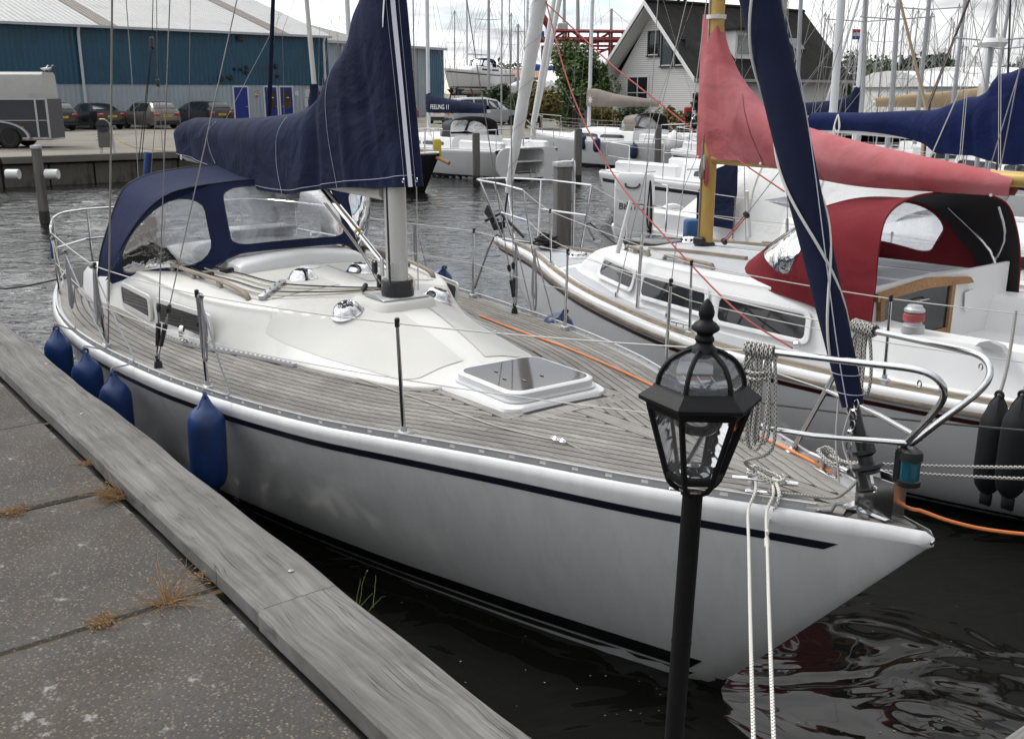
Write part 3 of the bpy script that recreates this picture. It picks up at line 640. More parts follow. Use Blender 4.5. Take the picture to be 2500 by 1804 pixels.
def hull1():
 mb = MB(); H1.mesh(mb); mb.build('hull', 'gelcoat', b1, ang=60)
 for sd in (1, -1):
  mb = MB(); H1.band(mb, .30, 9.3, lambda x: H1.zs(x) - interp(x, [(0, .125), (1, .11), (3, .085), (6, .085), (9.5, .09)]), lambda x: H1.zs(x) - interp(x, [(0, .165), (1, .152), (3, .13), (6, .125), (9.5, .13)]), .003, sd, .06); mb.build('sheer_stripe', 'stripe_navy', b1, ang=60)
  mb = MB(); H1.band(mb, 1.02, 9.3, lambda x: .185 - .012 * min(1, (x - 1) / 4), lambda x: .09, .003, sd, .1); mb.build('boot_stripe', 'black_gel', b1, ang=60)
  mb = MB(); H1.band(mb, .955, 9.3, lambda x: .07, lambda x: -.2, .003, sd, .13, nv=4); mb.build('bottom_paint', 'antifoul', b1, ang=60)
 mb = MB(); H1.deck(mb, lambda x, w: zd1(x, w) - .009, .0, 9.5); dk = mb.build('deck', 'caulk', b1, ang=60)
 # toe rail: perforated extrusion with real openings
 for sd in (1, -1):
  def rp(x, dw, dz):
   return (x, sd * (H1.ws(x) - .012 - dw), H1.zs(x) + dz)
  mb = MB(); xs = [.40 + i * .06 for i in range(int((8.9 - .4) / .06))]
  def strip(prof): mb.loft([[rp(x, a, z) for a, z in prof] for x in xs], True, True, True)
  strip([(-.004, -.012), (.034, -.006), (.034, .002), (.004, .003), (.004, .012), (-.004, .012)])
  strip([(-.006, .027), (.006, .027), (.009, .036), (-.009, .036)])
  x = .44
  while x < 8.85:
   mb.loft([[rp(xx, a, z) for a, z in ((-.004, .0105), (.004, .0105), (.004, .0285), (-.004, .0285))] for xx in (x, x + .065, x + .13)], True, True, True); x += .168
  mb.build('toe_rail', 'alu', b1, ang=30)
 return dk
deck1 = hull1()
def planks1():
 pw, gap = .0445, .0085
 SM = [.3 + .08 * i for i in range(105)]
 def off(x, d):
  e = 1e-3; sl_ = (H1.ws(x + e) - H1.ws(x - e)) / (2 * e); c = math.sqrt(1 + sl_ * sl_); return x + d * sl_ / c, H1.ws(x) - d / c
 def lim(x):
  v = .055
  if x >= 3.02: v = max(v, cb1(x) + .062)
  elif x >= 2.2: v = max(v, .425 if x > 2.28 else .425 * ((x - 2.2) / .08) ** .5)
  return v
 def strip(pts0, pts1, sd, name='plank'):
  mb = MB(); rings = []
  for (xa, wa), (xb, wb) in zip(pts0, pts1):
   za, zb_ = zd1(xa, wa), zd1(xb, wb)
   rings.append([(xa, sd * wa, za - .012), (xa, sd * wa, za - .001), (lerp(xa, xb, .06), sd * lerp(wa, wb, .06), za), (lerp(xa, xb, .94), sd * lerp(wa, wb, .94), zb_), (xb, sd * wb, zb_ - .001), (xb, sd * wb, zb_ - .012)])
  if len(rings) > 1: mb.loft(rings, True, True, True); mb.build(name, 'teak', deck1, ang=30)
 for sd in (1, -1):
  # covering board in lengths
  x = .30
  while x < 8.9:
   x1 = min(8.9, x + 2.1); xs = [lerp(x, x1 - .005, i / 26) for i in range(27)]
   strip([off(q, .036) for q in xs], [off(q, .115) for q in xs], sd); x = x1
  k = 0
  while True:
   d0 = .121 + k * (pw + gap); k += 1
   if d0 > 1.75: break
   run = []; runs = []
   for x in [.2 + .016 * i for i in range(550)]:
    p = off(x, d0); q = off(x, d0 + pw); lp = max(lim(p[0]), lim(q[0]))
    if p[1] > lp + .012: run.append((p, (q[0], max(q[1], lim(q[0]) + .003))))
    else:
     if len(run) > 4: runs.append(run)
     run = []
   if len(run) > 4: runs.append(run)
   runs = [[r_[0]] + [r_[i] for i in range(1, len(r_) - 1) if i % 4 == 0 or i < 12 or i > len(r_) - 13] + [r_[-1]] for r_ in runs]
   for run in runs:
    i = 0; first = True
    while i < len(run) - 1:
     n = random.randint(26, 60); j = min(len(run) - 1, i + n)
     if len(run) - 1 - j < 9: j = len(run) - 1
     seg = run[i:j + 1]
     P = [s_[0] for s_ in seg]; Qq = [s_[1] for s_ in seg]
     if len(P) > 1:
      P[0] = (P[0][0] + .004, P[0][1]); Qq[0] = (Qq[0][0] + .004, Qq[0][1]); strip(P, Qq, sd)
     i = j
  # margin boards round the cabin and the hatch
  x = 3.02
  while x < 8.3:
   x1 = min(8.3, x + 1.5); xs = [lerp(x, x1 - .005, i / 18) for i in range(19)]
   strip([(q, cb1(q) + .056) for q in xs], [(q, cb1(q) - .03) for q in xs], sd, 'margin_plank'); x = x1
  xs = [2.24 + i * .04 for i in range(20)]
  strip([(q, .42) for q in xs], [(q, .3) for q in xs], sd, 'margin_plank')
  strip([(2.225, w) for w in (.005, .1, .2, .3, .40)], [(2.12, w) for w in (.005, .1, .2, .3, .34)], sd, 'margin_plank')
  # the small filler boards ahead of the stem fitting
  strip([(.05, .012), (.12, .046), (.2, .08), (.285, .112)], [(.05, .002), (.12, .003), (.2, .003), (.285, .003)], sd)
 # king plank on the centreline
 x = .29
 while x < 2.11:
  x1 = min(2.11, x + .9); xs = [lerp(x, x1 - .005, i / 10) for i in range(11)]
  mb = MB(); mb.loft([[(q, .05 if q > .5 else .05 * q / .5 + .0, zd1(q, .05) - .012), (q, .05 if q > .5 else .05, zd1(q, .05)), (q, -.05, zd1(q, .05)), (q, -.05, zd1(q, .05) - .012)] for q in xs], True, True, True); mb.build('king_plank', 'teak', deck1, ang=30); x = x1
planks1()
# ------------------------------------------------------------------ coachroof
ZC1 = [(2.98, 1.165), (3.1, 1.205), (3.3, 1.27), (3.6, 1.35), (3.9, 1.415), (4.2, 1.45), (4.6, 1.468), (5.2, 1.485), (6, 1.495), (7.5, 1.50)]
def cab_ring(x):
 cb = cb1(x); zb = zd1(x, cb); zc = max(interp(x, ZC1), zb + .03)
 h = zc - zb
 f = min(1, max(0, (x - 3.9) / 1.05)); f = f * f * (3 - 2 * f)
 inset = lerp(.46 * cb, .13, f); hs = lerp(.66 * h, .70 * h, f)
 ctl = [(cb, zb - .02), (cb - .012, zb + .015), (lerp(cb, cb - inset, .45), zb + hs * lerp(.52, .5, f)), (cb - inset * .93, zb + hs * .95), (cb - inset - .06, zb + hs + .35 * (h - hs)), (lerp(cb - inset, 0, .55), zc - .022 * (1 if f > .3 else .6)), (0, zc)]
 c3 = crom([(x, a, b) for a, b in ctl], 5); return [tuple(p) for p in c3] + [(p.x, -p.y, p.z) for p in reversed(c3[:-1])]
def cab_z(x, w):
 r = cab_ring(x); r = [p for p in r if p[1] >= -1e-6]; r.sort(key=lambda p: p[1]); w = abs(w)
 for a, b in zip(r, r[1:]):
  if a[1] <= w <= b[1]: return lerp(a[2], b[2], (w - a[1]) / max(1e-6, b[1] - a[1]))
 return r[-1][2]
def rrect(cx, cy, hx, hy, rad, n=5, skew=0.0):
 out = []
 for (sx, sy, a0) in ((1, 1, 0), (-1, 1, 90), (-1, -1, 180), (1, -1, 270)):
  for k in range(n + 1):
   a = R(a0 + 90 * k / n); y = cy + sy * (hy - rad) + rad * math.sin(a); out.append((cx + sx * (hx - rad) + rad * math.cos(a) + skew * (y - cy), y))
 return out
def cabin1():
 xs = [2.98, 3.03, 3.08, 3.15] + [3.25 + .125 * i for i in range(36)]
 mb = MB(); mb.loft([cab_ring(x) for x in xs], False, True, True); cr_ = mb.build('coachroof', 'gelcoat_cream', b1, ang=70)
 for sd in (1, -1):
  for x0, x1, f0, f1 in ((3.2, 4.72, .16, .90), (4.86, 5.66, .12, .74)):
   mb = MB(); rows = []
   for i in range(25):
    e_ = 1 - .12 * (i < 1 or i > 23); x = lerp(x0, x1, i / 24); r = [p for p in cab_ring(x) if p[1] >= -1e-6]; W_ = cb1(x); rows.append([(x, sd * lerp(f0, f1 * e_, k / 12) * W_, cab_z(x, lerp(f0, f1 * e_, k / 12) * W_) + .004) for k in range(13)])
   mb.loft(rows, False); mb.build('nonskid_panel', 'nonskid', cr_, ang=70)
 # forehatch plinth, frame and lens
 zpl = zd1(2.65, 0)
 def oct_(hx, hy, ch, z, cx=2.655):
  pts = rrect(cx, 0, hx, hy, ch, 6); return [(a, b, z + .0) for a, b in pts]
 mb = MB(); mb.loft([oct_(.395, .372, .10, zpl - .05, 2.68), oct_(.39, .368, .10, zpl + .022, 2.68), oct_(.372, .352, .10, zpl + .036, 2.68)], True, False, True); mb.build('hatch_plinth', 'gelcoat_white', b1, ang=50)
 mb = MB(); mb.loft([oct_(.335, .325, .10, zpl + .04), oct_(.335, .325, .10, zpl + .05), oct_(.32, .31, .10, zpl + .052), oct_(.322, .312, .10, zpl + .09), oct_(.31, .30, .10, zpl + .10), oct_(.295, .285, .09, zpl + .101)], True, False, False); hf = mb.build('hatch', 'alu_white', b1, ang=40)
 mb = MB(); mb.loft([oct_(.297, .287, .09, zpl + .096), oct_(.295, .285, .09, zpl + .1)], True, True, True); mb.build('lens', 'acrylic', hf)
 mb = MB()
 for (x, y) in ((2.78, .12), (2.62, .17), (2.52, .1), (2.55, -.05)): mb.box((x, y, zpl + .104), (.035, .010, .005), None, 0, .002)
 mb.build('hatch_handle', 'gutter_grey', hf)
 # portlights on both sides (dark lens, white frame)
 for sd in (1, -1):
  for (x0, x1, sk) in ((5.10, 5.93, -.2), (6.12, 6.86, -.35)):
   cx = (x0 + x1) / 2
   def surf(u, v, o=0):
    r = [p for p in cab_ring(u) if p[1] >= 0][:14]
    zz = v;
    for a, b in zip(r, r[1:]):
     if a[2] <= zz <= b[2]:
      t = (zz - a[2]) / max(1e-6, b[2] - a[2]); return (u, sd * (lerp(a[1], b[1], t) + o), zz + o * .35)
    return (u, sd * (r[0][1] + o), zz)
   zb = zd1(cx, cb1(cx)); cz = zb + .155
   K = [[surf(u, v) for v in (cz - .11, cz + .11)] for u in (x0, x1)]; surf0 = surf
   def surf(u, v, o=0):
    a = (u - x0) / (x1 - x0); b = (v - cz + .11) / .22; p = lerp(lerp(Vector(K[0][0]), Vector(K[0][1]), b), lerp(Vector(K[1][0]), Vector(K[1][1]), b), a); return (p.x, p.y + sd * (o + .008), p.z)
   outer = rrect(cx, cz, (x1 - x0) / 2 + .035, .115, .055, 5, sk); inner = rrect(cx, cz, (x1 - x0) / 2 - .01, .08, .035, 5, sk)
   mb = MB(); mb.loft([[surf(a, b, -.005) for a, b in outer], [surf(a, b, .012) for a, b in outer], [surf(a, b, .014) for a, b in inner], [surf(a, b, .004) for a, b in inner]], True); fr = mb.build('window', 'white_plastic', b1, ang=40)
   mb = MB(); mb.loft([[surf(cx + (a - cx) * f, cz + (b - cz) * f, .008) for a, b in inner] for f in (1, .75, .5, .25, .02)], True); mb.build('pane', 'window_dark', fr)
  # genoa track, grab rail
  mb = MB(); xs = [4.15 + i * .08 for i in range(25)]; mb.loft([[(x, sd * (cb1(x) + dw), zd1(x, cb1(x)) + dz) for dw, dz in ((.035, 0), (.065, 0), (.065, .022), (.035, .022))] for x in xs], True, True, True); tr = mb.build('genoa_track', 'alu', b1, ang=30)
  mb = MB()
  for x in [4.2 + i * .05 for i in range(38)]: mb.box((x, sd * (cb1(x) + .05), zd1(x, cb1(x)) + .0235), (.022, .012, .002))
  mb.build('track_holes', 'plastic_black', tr);
  gp = [(x, sd * w, cab_z(x, w) + dz) for x, w, dz in ((5.0, .79, .0), (5.08, .795, .04), (5.45, .82, .055), (5.9, .86, .055), (6.4, .89, .055), (6.8, .9, .05), (6.88, .9, .01))]
  mb = MB(); mb.tube(crom(gp, 5), .017, 6, flat=1.3)
  for x, w in ((5.5, .825), (6.0, .865), (6.45, .89)): mb.box((x, sd * w, cab_z(x, w) + .025), (.09, .03, .05), None, 0, .008)
  mb.build('grab_rail', 'teak_rail', b1)
 # sea hood over the companionway
 def hr(x, top):
  return [(x, .56, cab_z(x, .56) - .01), (x, .555, cab_z(x, .5) + .05 * top), (x, .50, cab_z(x, .5) + .085 * top), (x, .25, cab_z(x, .25) + .10 * top), (x, 0, cab_z(x, 0) + .105 * top), (x, -.25, cab_z(x, .25) + .10 * top), (x, -.50, cab_z(x, .5) + .085 * top), (x, -.555, cab_z(x, .5) + .05 * top), (x, -.56, cab_z(x, .56) - .01)]
 mb = MB(); mb.loft([hr(5.74, 0), hr(5.76, .7), hr(5.80, 1), hr(6.1, 1.05), hr(6.9, 1.1)], False, True, True); mb.build('sea_hood', 'gelcoat_white', b1, ang=50)
 # vents
 for (x, w) in ((4.24, .37), (5.25, .25), (5.25, -.25), (4.3, -.4)):
  c = Vector((x, w, cab_z(x, w) - .006)); nrm = Vector((cab_z(x - .05, w) - cab_z(x + .05, w), cab_z(x, w - .05) - cab_z(x, w + .05), .1)).normalized()
  mb = MB(); mb.lathe([(.115, 0), (.118, .012), (.108, .02), (.098, .04), (.078, .068), (.06, .078), (.058, .074), (0, .073)], 24, c, rotto(nrm), cap=False); v = mb.build('vent', 'chrome', b1, ang=50)
  mb = MB()
  for q in range(6):
   a = q * math.pi / 3
   for rr in (.018, .032, .046): mb.box(c + rotto(nrm) @ Vector((rr * math.cos(a), rr * math.sin(a), .0765)), (.005, .014 + rr * .35, .004), rotto(nrm) @ Matrix.Rotation(a, 3, 'Z'))
  mb.build('vent_grille', 'plastic_black', v)
 # blanking disc
 mb = MB(); mb.lathe([(.085, 0), (.085, .006), (.06, .01), (0, .01)], 20, (5.62, .02, cab_z(5.62, 0) - .002), cap=False); mb.build('deck_plate', 'gelcoat_white', b1)
 # cockpit: coamings, well, transom deck
 for sd in (1, -1):
  def cr(x, h): return [(x, sd * w, z) for w, z in ((cb1(x), zd1(x, cb1(x)) - .02), (cb1(x) - .02, 1.08 + h * .6), (cb1(x) - .08, 1.08 + h), (.86, 1.08 + h), (.80, 1.08 + h * .8), (.78, .6))]
  mb = MB(); mb.loft([cr(7.3, .27), cr(7.7, .25), cr(8.1, .23), cr(8.3, .18), cr(8.38, .02)], False, True, True); mb.build('coaming', 'gelcoat_white', b1, ang=40)
  mb = MB(); mb.lathe([(.06, 0), (.065, .03), (.045, .05), (.045, .1), (.055, .11), (.05, .135), (.0, .14)], 18, (7.75, sd * 1.0, 1.33), cap=False); mb.build('winch', 'steel', b1)
 mb = MB(); mb.box((8.0, 0, .62), (1.5, 1.6, .04)); mb.box((7.28, 0, 1.0), (.03, 1.5, .7)); mb.box((8.75, 0, 1.05), (.25, 1.9, .12)); mb.build('cockpit', 'gelcoat_white', b1, smooth=False)
 mb = MB(); mb.box((6.98, -.10, 1.66), (.34, .62, .02), None, 0, .005); mb.box((6.9, -.1, 1.6), (.03, .6, .12)); pod = mb.build('instrument_shelf', 'gelcoat_white', b1)
 mb = MB()
 for q in (-.05, .03, .11): mb.lathe([(.035, 0), (.035, .05), (0, .06)], 12, (6.86, -.1 + q, 1.58), Matrix.Rotation(R(-90), 3, 'Y'), cap=False)
 mb.build('instrument', 'plastic_black', pod)
 # mast step moulding, plate
 mb = MB(); zz = cab_z(4.2, 0)
 mb.loft([[(a, b, cab_z(a, b) - .01) for a, b in rrect(4.25, 0, .30, .25, .14)], [(a, b, zz + .015) for a, b in rrect(4.24, 0, .265, .225, .12)], [(a, b, zz + .024) for a, b in rrect(4.23, 0, .235, .20, .1)]], True, False, True); mb.build('mast_plinth', 'nonskid', b1, ang=60)
 mb = MB(); mb.box((4.2, 0, zz + .032), (.30, .36, .012), None, 0, .003); mb.prism([(4.05, .18, zz + .03), (4.35, .18, zz + .03), (4.25, .19, zz + .06), (4.15, .19, zz + .06)], (0, .004, 0)); mb.build('mast_plate', 'alu', b1)
cabin1()
def resample(pts, n):
 P = [Vector(p) for p in pts]; d = [0]
 for a, b in zip(P, P[1:]): d.append(d[-1] + (b - a).length)
 out = []; j = 0
 for i in range(n + 1):
  t = d[-1] * i / n
  while j < len(P) - 2 and d[j + 1] < t: j += 1
  out.append(lerp(P[j], P[j + 1], (t - d[j]) / max(1e-9, d[j + 1] - d[j])))
 return out
def rr2(cx, cy, hx, hy, rad, nc=5, ns=8):
 c = rrect(cx, cy, hx, hy, rad, nc); m = nc + 1; out = []
 for k in range(4):
  out += c[k*m:(k+1)*m]; a = c[(k+1)*m - 1]; b = c[((k+1)*m) % (4*m)]
  for q in range(1, ns): out.append((lerp(a[0], b[0], q/ns), lerp(a[1], b[1], q/ns)))
 return out
def curve_at(C, t):
 n = len(C) - 1; x = min(max(t, 0), 1) * n; i = min(int(x), n - 1); return lerp(C[i], C[i+1], x - i)
def hood(parent, rear, front, base, cells, canvas, pane, name='sprayhood', bulge=.03, seam='piping_dark', side_only=False):
 """canvas hood: roof panel between two bows, windowed front panel down to the base"""
 Rr, Ff, Bb = resample(arch(rear), 60), resample(arch(front), 60), resample(arch(base), 60)
 mb = MB(); rows = []
 for k in range(9):
  v = k / 8; rows.append([lerp(Rr[i], Ff[i], v) + Vector((0, 0, -.02 * math.sin(math.pi * v))) for i in range(61)])
 mb.loft(rows, False)
 def S(t, v):
  p = lerp(curve_at(Ff, t), curve_at(Bb, t), v); c = lerp(curve_at(Ff, .5), curve_at(Bb, .5), v); n = Vector((-.6, (p.y) / 1.2, .3)); return p + n.normalized() * bulge * math.sin(math.pi * min(max(v, 0), 1))
 wins = []
 edges = [0.0]
 for (t0, t1, it, v0, v1, rd) in cells:
  cx, hx = (t0 + t1) / 2, (t1 - t0) / 2
  outer = rr2(cx, .5, hx, .5, .0001); inner = rr2(cx, (v0 + v1) / 2, hx - it, (v1 - v0) / 2, 1e-4)
  # round the inner corners in normalised space
  q = rr2(0, 0, 1, 1, rd); inner = [(cx + (hx - it) * a, (v0 + v1) / 2 + (v1 - v0) / 2 * b) for a, b in q]
  mb.loft([[S(a, b) for a, b in outer], [S(a, b) for a, b in inner]], True)
  wins.append((inner, cx, (v0 + v1) / 2))
 t_l, t_r = cells[0][0], cells[-1][1]
 for a, b in ((0, t_l), (t_r, 1)):
  if b - a > .001: mb.loft([[S(lerp(a, b, i / 6), k / 10) for k in range(11)] for i in range(7)], False)
 h = mb.build(name, canvas, parent, ang=50)
 mi = MB(); mi.loft([[p + Vector((0, -.012 * max(-1, min(1, p.y)), -.012)) for p in r_[1:-1]] for r_ in rows], False); mi.build('lining', 'lining', h, ang=50)
 for inner, cx, cy in wins:
  mb = MB(); rows = []
  for f in (1.015, .8, .55, .3, .02): rows.append([S(cx + (a - cx) * f, cy + (b - cy) * f) + Vector((.002, 0, -.002)) for a, b in inner])
  mb.loft(rows, True); w = mb.build('hood_window', pane, h, ang=60)
  mb = MB(); mb.tube([S(a, b) for a, b in inner], .004, 4, closed=True); mb.build('binding', seam, w)
 for C_, r_ in ((Rr, .010), (Ff, .006), (Bb, .005)):
  mb = MB(); mb.tube(C_, r_, 5); mb.build('seam', seam, h)
 return h
def sprayhood1():
 rear = [(7.62, 1.235, 1.10), (7.5, 1.21, 1.45), (7.44, 1.09, 1.80), (7.40, .985, 2.03), (7.37, .88, 2.115), (7.34, .70, 2.175), (7.3, .4, 2.215), (7.28, 0, 2.235)]
 front = [(7.3, 1.20, 1.28), (6.95, 1.15, 1.60), (6.62, 1.07, 1.86), (6.42, .97, 2.02), (6.33, .82, 2.105), (6.29, .5, 2.15), (6.26, 0, 2.172)]
 base = [(7.60, 1.225, 1.10), (7.2, 1.15, 1.24), (6.8, 1.05, 1.36), (6.4, .87, 1.425), (6.12, .66, 1.47), (6.0, .52, 1.585), (5.95, .3, 1.61), (5.93, 0, 1.615)]
 return hood(b1, rear, front, base, [(.10, .375, .02, .09, .93, .55), (.375, .625, .017, .09, .90, .3), (.625, .90, .02, .09, .93, .55)], 'navy_hood', 'vinyl')
sprayhood1()
# ------------------------------------------------------------------ mast, boom, sail cover
def mast(parent, base, h, rx, ry, m, rake=0.0, n=16, groove=True, name='mast'):
 mb = MB(); x0, y0, z0 = base; rings = []
 for k in range(9):
  z = h * k / 8; f = 1 if k < 6 else 1 - .12 * (k - 5)
  rings.append([(x0 + rake * z + rx * f * math.cos(2*math.pi*j/n), y0 + ry * f * math.sin(2*math.pi*j/n), z0 + z) for j in range(n)])
 mb.loft(rings, True, True, True); return mb.build(name, m, parent, ang=50)
def cover_fan(parent, tops, bots, widths, m, side_w=.0, fold=.016, name='sail_cover', seed=1, nf=9.0, bottom=.72, flat=.55):
 rnd = random.Random(seed)
 T = crom(tops, 6); Bt = crom(bots, 6); Wd = [p.x for p in crom([(w, 0, 0) for w in widths], 6)]; N = len(T); nt = 16
 ph = [rnd.uniform(0, 6.28) for _ in range(6)]
 def S(u, t, sd):
  x = min(max(u, 0), .9999) * (N - 1); i = int(x); f = x - i
  a, b, w = lerp(T[i], T[min(i+1, N-1)], f), lerp(Bt[i], Bt[min(i+1, N-1)], f), lerp(Wd[i], Wd[min(i+1, N-1)], f)
  p = lerp(a, b, t); q = min(t / flat, 1); sh = math.sqrt(max(0, 1 - (1 - q) ** 2)) if t < flat else lerp(1, bottom, ((t - flat) / (1 - flat)) ** 1.5)
  uu = u + .035 * math.sin(5 * u * 6.28 + ph[3]) + .05 * (1 - t)
  g1 = math.sin(nf * 6.28 * uu + ph[0]); g2 = math.sin(nf * .43 * 6.28 * uu + 1.5 * t + ph[1]); am = .35 + .65 * (.5 + .5 * math.sin(2.3 * 6.28 * u + ph[4]))
  fo = fold * (.55 * am * (g1 * abs(g1)) + .75 * g2) * min(1, t * 1.6) * min(1, u * 7)
  return Vector((p.x, sd * (w * sh + fo * (w > .03)) + side_w, p.z + .25 * fo * (1 - t)))
 nu = 90; mb = MB(); rows = []
 for i in range(nu + 1):
  u = i / nu; rows.append([S(u, 1 - k / nt, 1) for k in range(nt)] + [S(u, 0, 1)] + [S(u, (k + 1) / nt, -1) for k in range(nt)])
 mb.loft(rows, False); o = mb.build(name, m, parent, ang=80); return o, S
mat_cov = 'navy'
def rig1():
 z0 = cab_z(4.18, 0) + .03
 ms = mast(b1, (4.18, 0, z0), 11.2, .098, .07, 'alu_mast', .0)
 mb = MB(); mb.box((4.18 - .012, .0705, z0 + .5), (.014, .006, .9)); mb.build('sail_track', 'plastic_black', ms)
 mb = MB(); mb.lathe([(.112, .0), (.118, .05), (.108, .09), (.112, .12), (.104, .135)], 18, (4.18, 0, z0 - .01)); mb.build('mast_boot', 'tape_black', ms)
 mb = MB(); mb.box((4.30, .055, z0 + .20), (.05, .012, .13), None, 0, .004); mb.build('mast_bracket', 'alu', ms)
 mb = MB(); mb.box((4.1, .085, z0 + .2), (.02, .03, .11), None, 0, .008); mb.build('mast_cleat', 'alu', ms)
 for sd in (1, -1):    # spreaders above the picture
  mb = MB(); mb.tube([(4.2, sd * .06, 6.6), (4.3, sd * .98, 6.75)], .02, 8, flat=.5); mb.build('spreader', 'alu_mast', ms)
 # boom and kicker
 mb = MB(); mb.tube([(4.30, 0, 2.20), (8.55, 0, 2.25)], .06, 10); mb.build('boom', 'alu_mast', b1)
 mb = MB(); mb.tube([(4.32, 0, 1.66), (4.75, 0, 1.87)], .018, 8); mb.tube([(4.72, 0, 1.855), (5.35, 0, 2.16)], .027, 8); kk = mb.build('kicker', 'chrome', b1)
 mb = MB(); mb.tube([(4.745, 0, 1.866), (4.765, 0, 1.876)], .031, 10); mb.build('collar', 'mast_gold', kk)
 mb = MB(); mb.box((4.42, .05, 1.66), (.06, .03, .1), None, 0, .012); mb.box((4.38, .04, 1.56), (.04, .03, .1), None, 0, .01); mb.build('block', 'plastic_black', kk)
 for dx in (.02, -.02): rope('kicker_line', [(4.36 + dx, .05, 1.55), (4.6 + dx, .055, 1.74), (5.2 + dx, .05, 2.05)], .005, 'rope_grey', kk)
 # sail cover
 tp = [(975, -190), (940, -185), (905, -60), (880, 15), (872, 70), (858, 112), (836, 150), (817, 195), (792, 241), (736, 271), (663, 284), (560, 290), (478, 288), (449, 306)]
 bt = [(1000, 457), (972, 458), (945, 458), (918, 458), (890, 457), (862, 457), (835, 459), (806, 461), (768, 467), (727, 472), (648, 458), (560, 421), (485, 394), (441, 378)]
 wd = [.0, .10, .125, .14, .15, .16, .17, .175, .18, .185, .18, .17, .155, .14]
 tops = [b1w(x, y, 0) for x, y in tp]; bots = [b1w(x, y, .10) for x, y in bt]
 cv, S = cover_fan(b1, [(p.x, 0, p.z) for p in tops], [(p.x, 0, p.z) for p in bots], wd, mat_cov, 0, .036, seed=4, nf=6.0, bottom=1.0, flat=.38)
 for u in (.44, .70, .855):
  mb = MB(); mb.tube([S(u + .012 * math.sin(3 * t), .06 + .94 * t, 1) + Vector((0, .003, 0)) for t in [i / 24 for i in range(25)]], .0022, 4); mb.build('stitching', 'stitch', cv)
 for t in (.955,):
  mb = MB(); mb.tube([S(.03 + .965 * i / 160, t, 1) + Vector((0, .003, 0)) for i in range(161)], .002, 4); mb.build('hem_stitching', 'stitch', cv)
 mb = MB(); mb.loft([[S(.035 + du, i / 60, 1) + Vector((-.004, .005, 0)) for du in (0, .006, .012)] for i in range(8, 61)], False); mb.build('zipper', 'zip_white', cv)
 for du in (-.010, .022):
  mb = MB(); mb.tube([S(.035 + du, i / 60, 1) + Vector((0, .004, 0)) for i in range(8, 61)], .0016, 4); mb.build('stitching', 'stitch', cv)
 mb = MB()
 for u in (.02, .06):
  c = S(u, .975, 1) + Vector((-.004, .006, 0)); mb.tube([c + Vector((.012 * math.cos(a), 0, .012 * math.sin(a))) for a in [k * math.pi / 5 for k in range(10)]], .003, 5, closed=True)
 mb.build('eyelet', 'steel', cv)
 a = S(.05, .28, 1); mb = MB(); mb.loft([[a + Vector((.02 * k, .03, .1 - .1 * k)), a + Vector((.02 * k - .03, .035, .11 - .1 * k))] for k in range(-2, 4)], False); mb.build('zip_pull', 'zip_white', cv)
 c = S(.975, .97, 1); mb = MB(); mb.tube([c + Vector((.02 * math.cos(a), 0, -.02 + .02 * math.sin(a))) for a in [k * math.pi / 5 for k in range(10)]], .006, 5, closed=True); mb.build('tie_ring', 'white_plastic', cv)
 # standing rigging
 def stay(pts, r=.0035, m='wire', name='shroud'): mb = MB(); mb.tube(pts, r, 6); return mb.build(name, m, b1)
 for sd in (1, -1):
  cpx = (4.87, sd * 1.515); zc = H1.zs(cpx[0]) + .02
  for q, top, dx in ((0, (4.28, sd * .98, 6.75), .03), (1, (4.2, sd * .06, 6.5), -.03)):
   base = Vector((cpx[0] + dx * .3, cpx[1], zc + .05)); tv = Vector(top); d = (tv - base).normalized()
   sh = stay([base + d * .1, tv], .004)
   mb = MB(); mb.tube([base, base + d * .30], .007, 8); mb.build('turnbuckle', 'steel', sh)
   mb = MB(); mb.tube([base + d * .09, base + d * .25], [.016, .018], 8); mb.tube([base + d * .33, base + d * .36, base + d * .39], [.012, .019, .012], 8); mb.build('rubber_boot', 'tape_black', sh)
  mb = MB(); mb.tube([(cpx[0], cpx[1], zc - .02), (cpx[0], cpx[1], zc + .03)], [.03, .024], 10); mb.tube([(cpx[0], cpx[1], zc + .03), (cpx[0], cpx[1], zc + .07)], [.012, .018], 8); mb.build('chainplate', 'plastic_black', b1)
 stay([b1w(465, -40, 0), (8.42, 0, 2.62)], .0035, 'wire', 'topping_lift')
 # lines forward of the mast and a flag halyard tied down on the near side
 stay([(4.08, -.11, z0 + .05), (4.07, -.13, 4.6)], .004, 'lifeline', 'halyard'); stay([(4.06, .12, z0 + .02), (4.09, .11, 2.2)], .004, 'rope_black', 'halyard')
 p0 = b1z(264, 838, 1.06); stay([p0, b1w(271, 350, p0.y), b1w(274, -60, p0.y)], .0065, 'rope_grey', 'flag_halyard')
 # backstay with bridle
 top = Vector((8.9, 0, 2.95)); st = b1s(384, 190, 9.2); up = b1s(381, -120, 8.6)
 stay([st, up], .004, 'wire', 'backstay')
 mb = MB(); mb.box(st - Vector((0, 0, .05)), (.05, .04, .09), None, 0, .018); mb.tube([st, st + Vector((0, 0, .14))], .009, 8); mb.build('bridle_block', 'plastic_black', b1)
 for px, py in ((368, 430), (402, 430)): stay([st - Vector((0, 0, .1)), b1s(px, py, 9.35), b1s(px - 2, 640, 9.4)], .0035, 'wire', 'backstay')
 q = b1s(371, 105, 8.0); stay([b1s(376, -100, 8.0), q], .004, 'rope_black', 'mainsheet'); mb = MB(); mb.box(q, (.05, .04, .12), None, 0, .018); mb.build('block', 'plastic_black', b1)
 for px in (338, 345): stay([q, b1s(px, 395, 8.3)], .004, 'rope_black', 'mainsheet')
 stay([b1s(305, -40, 8.4), b1s(332, 330, 8.4), b1s(341, 500, 8.4)], .0045, 'rope_grey', 'running_backstay')
rig1()
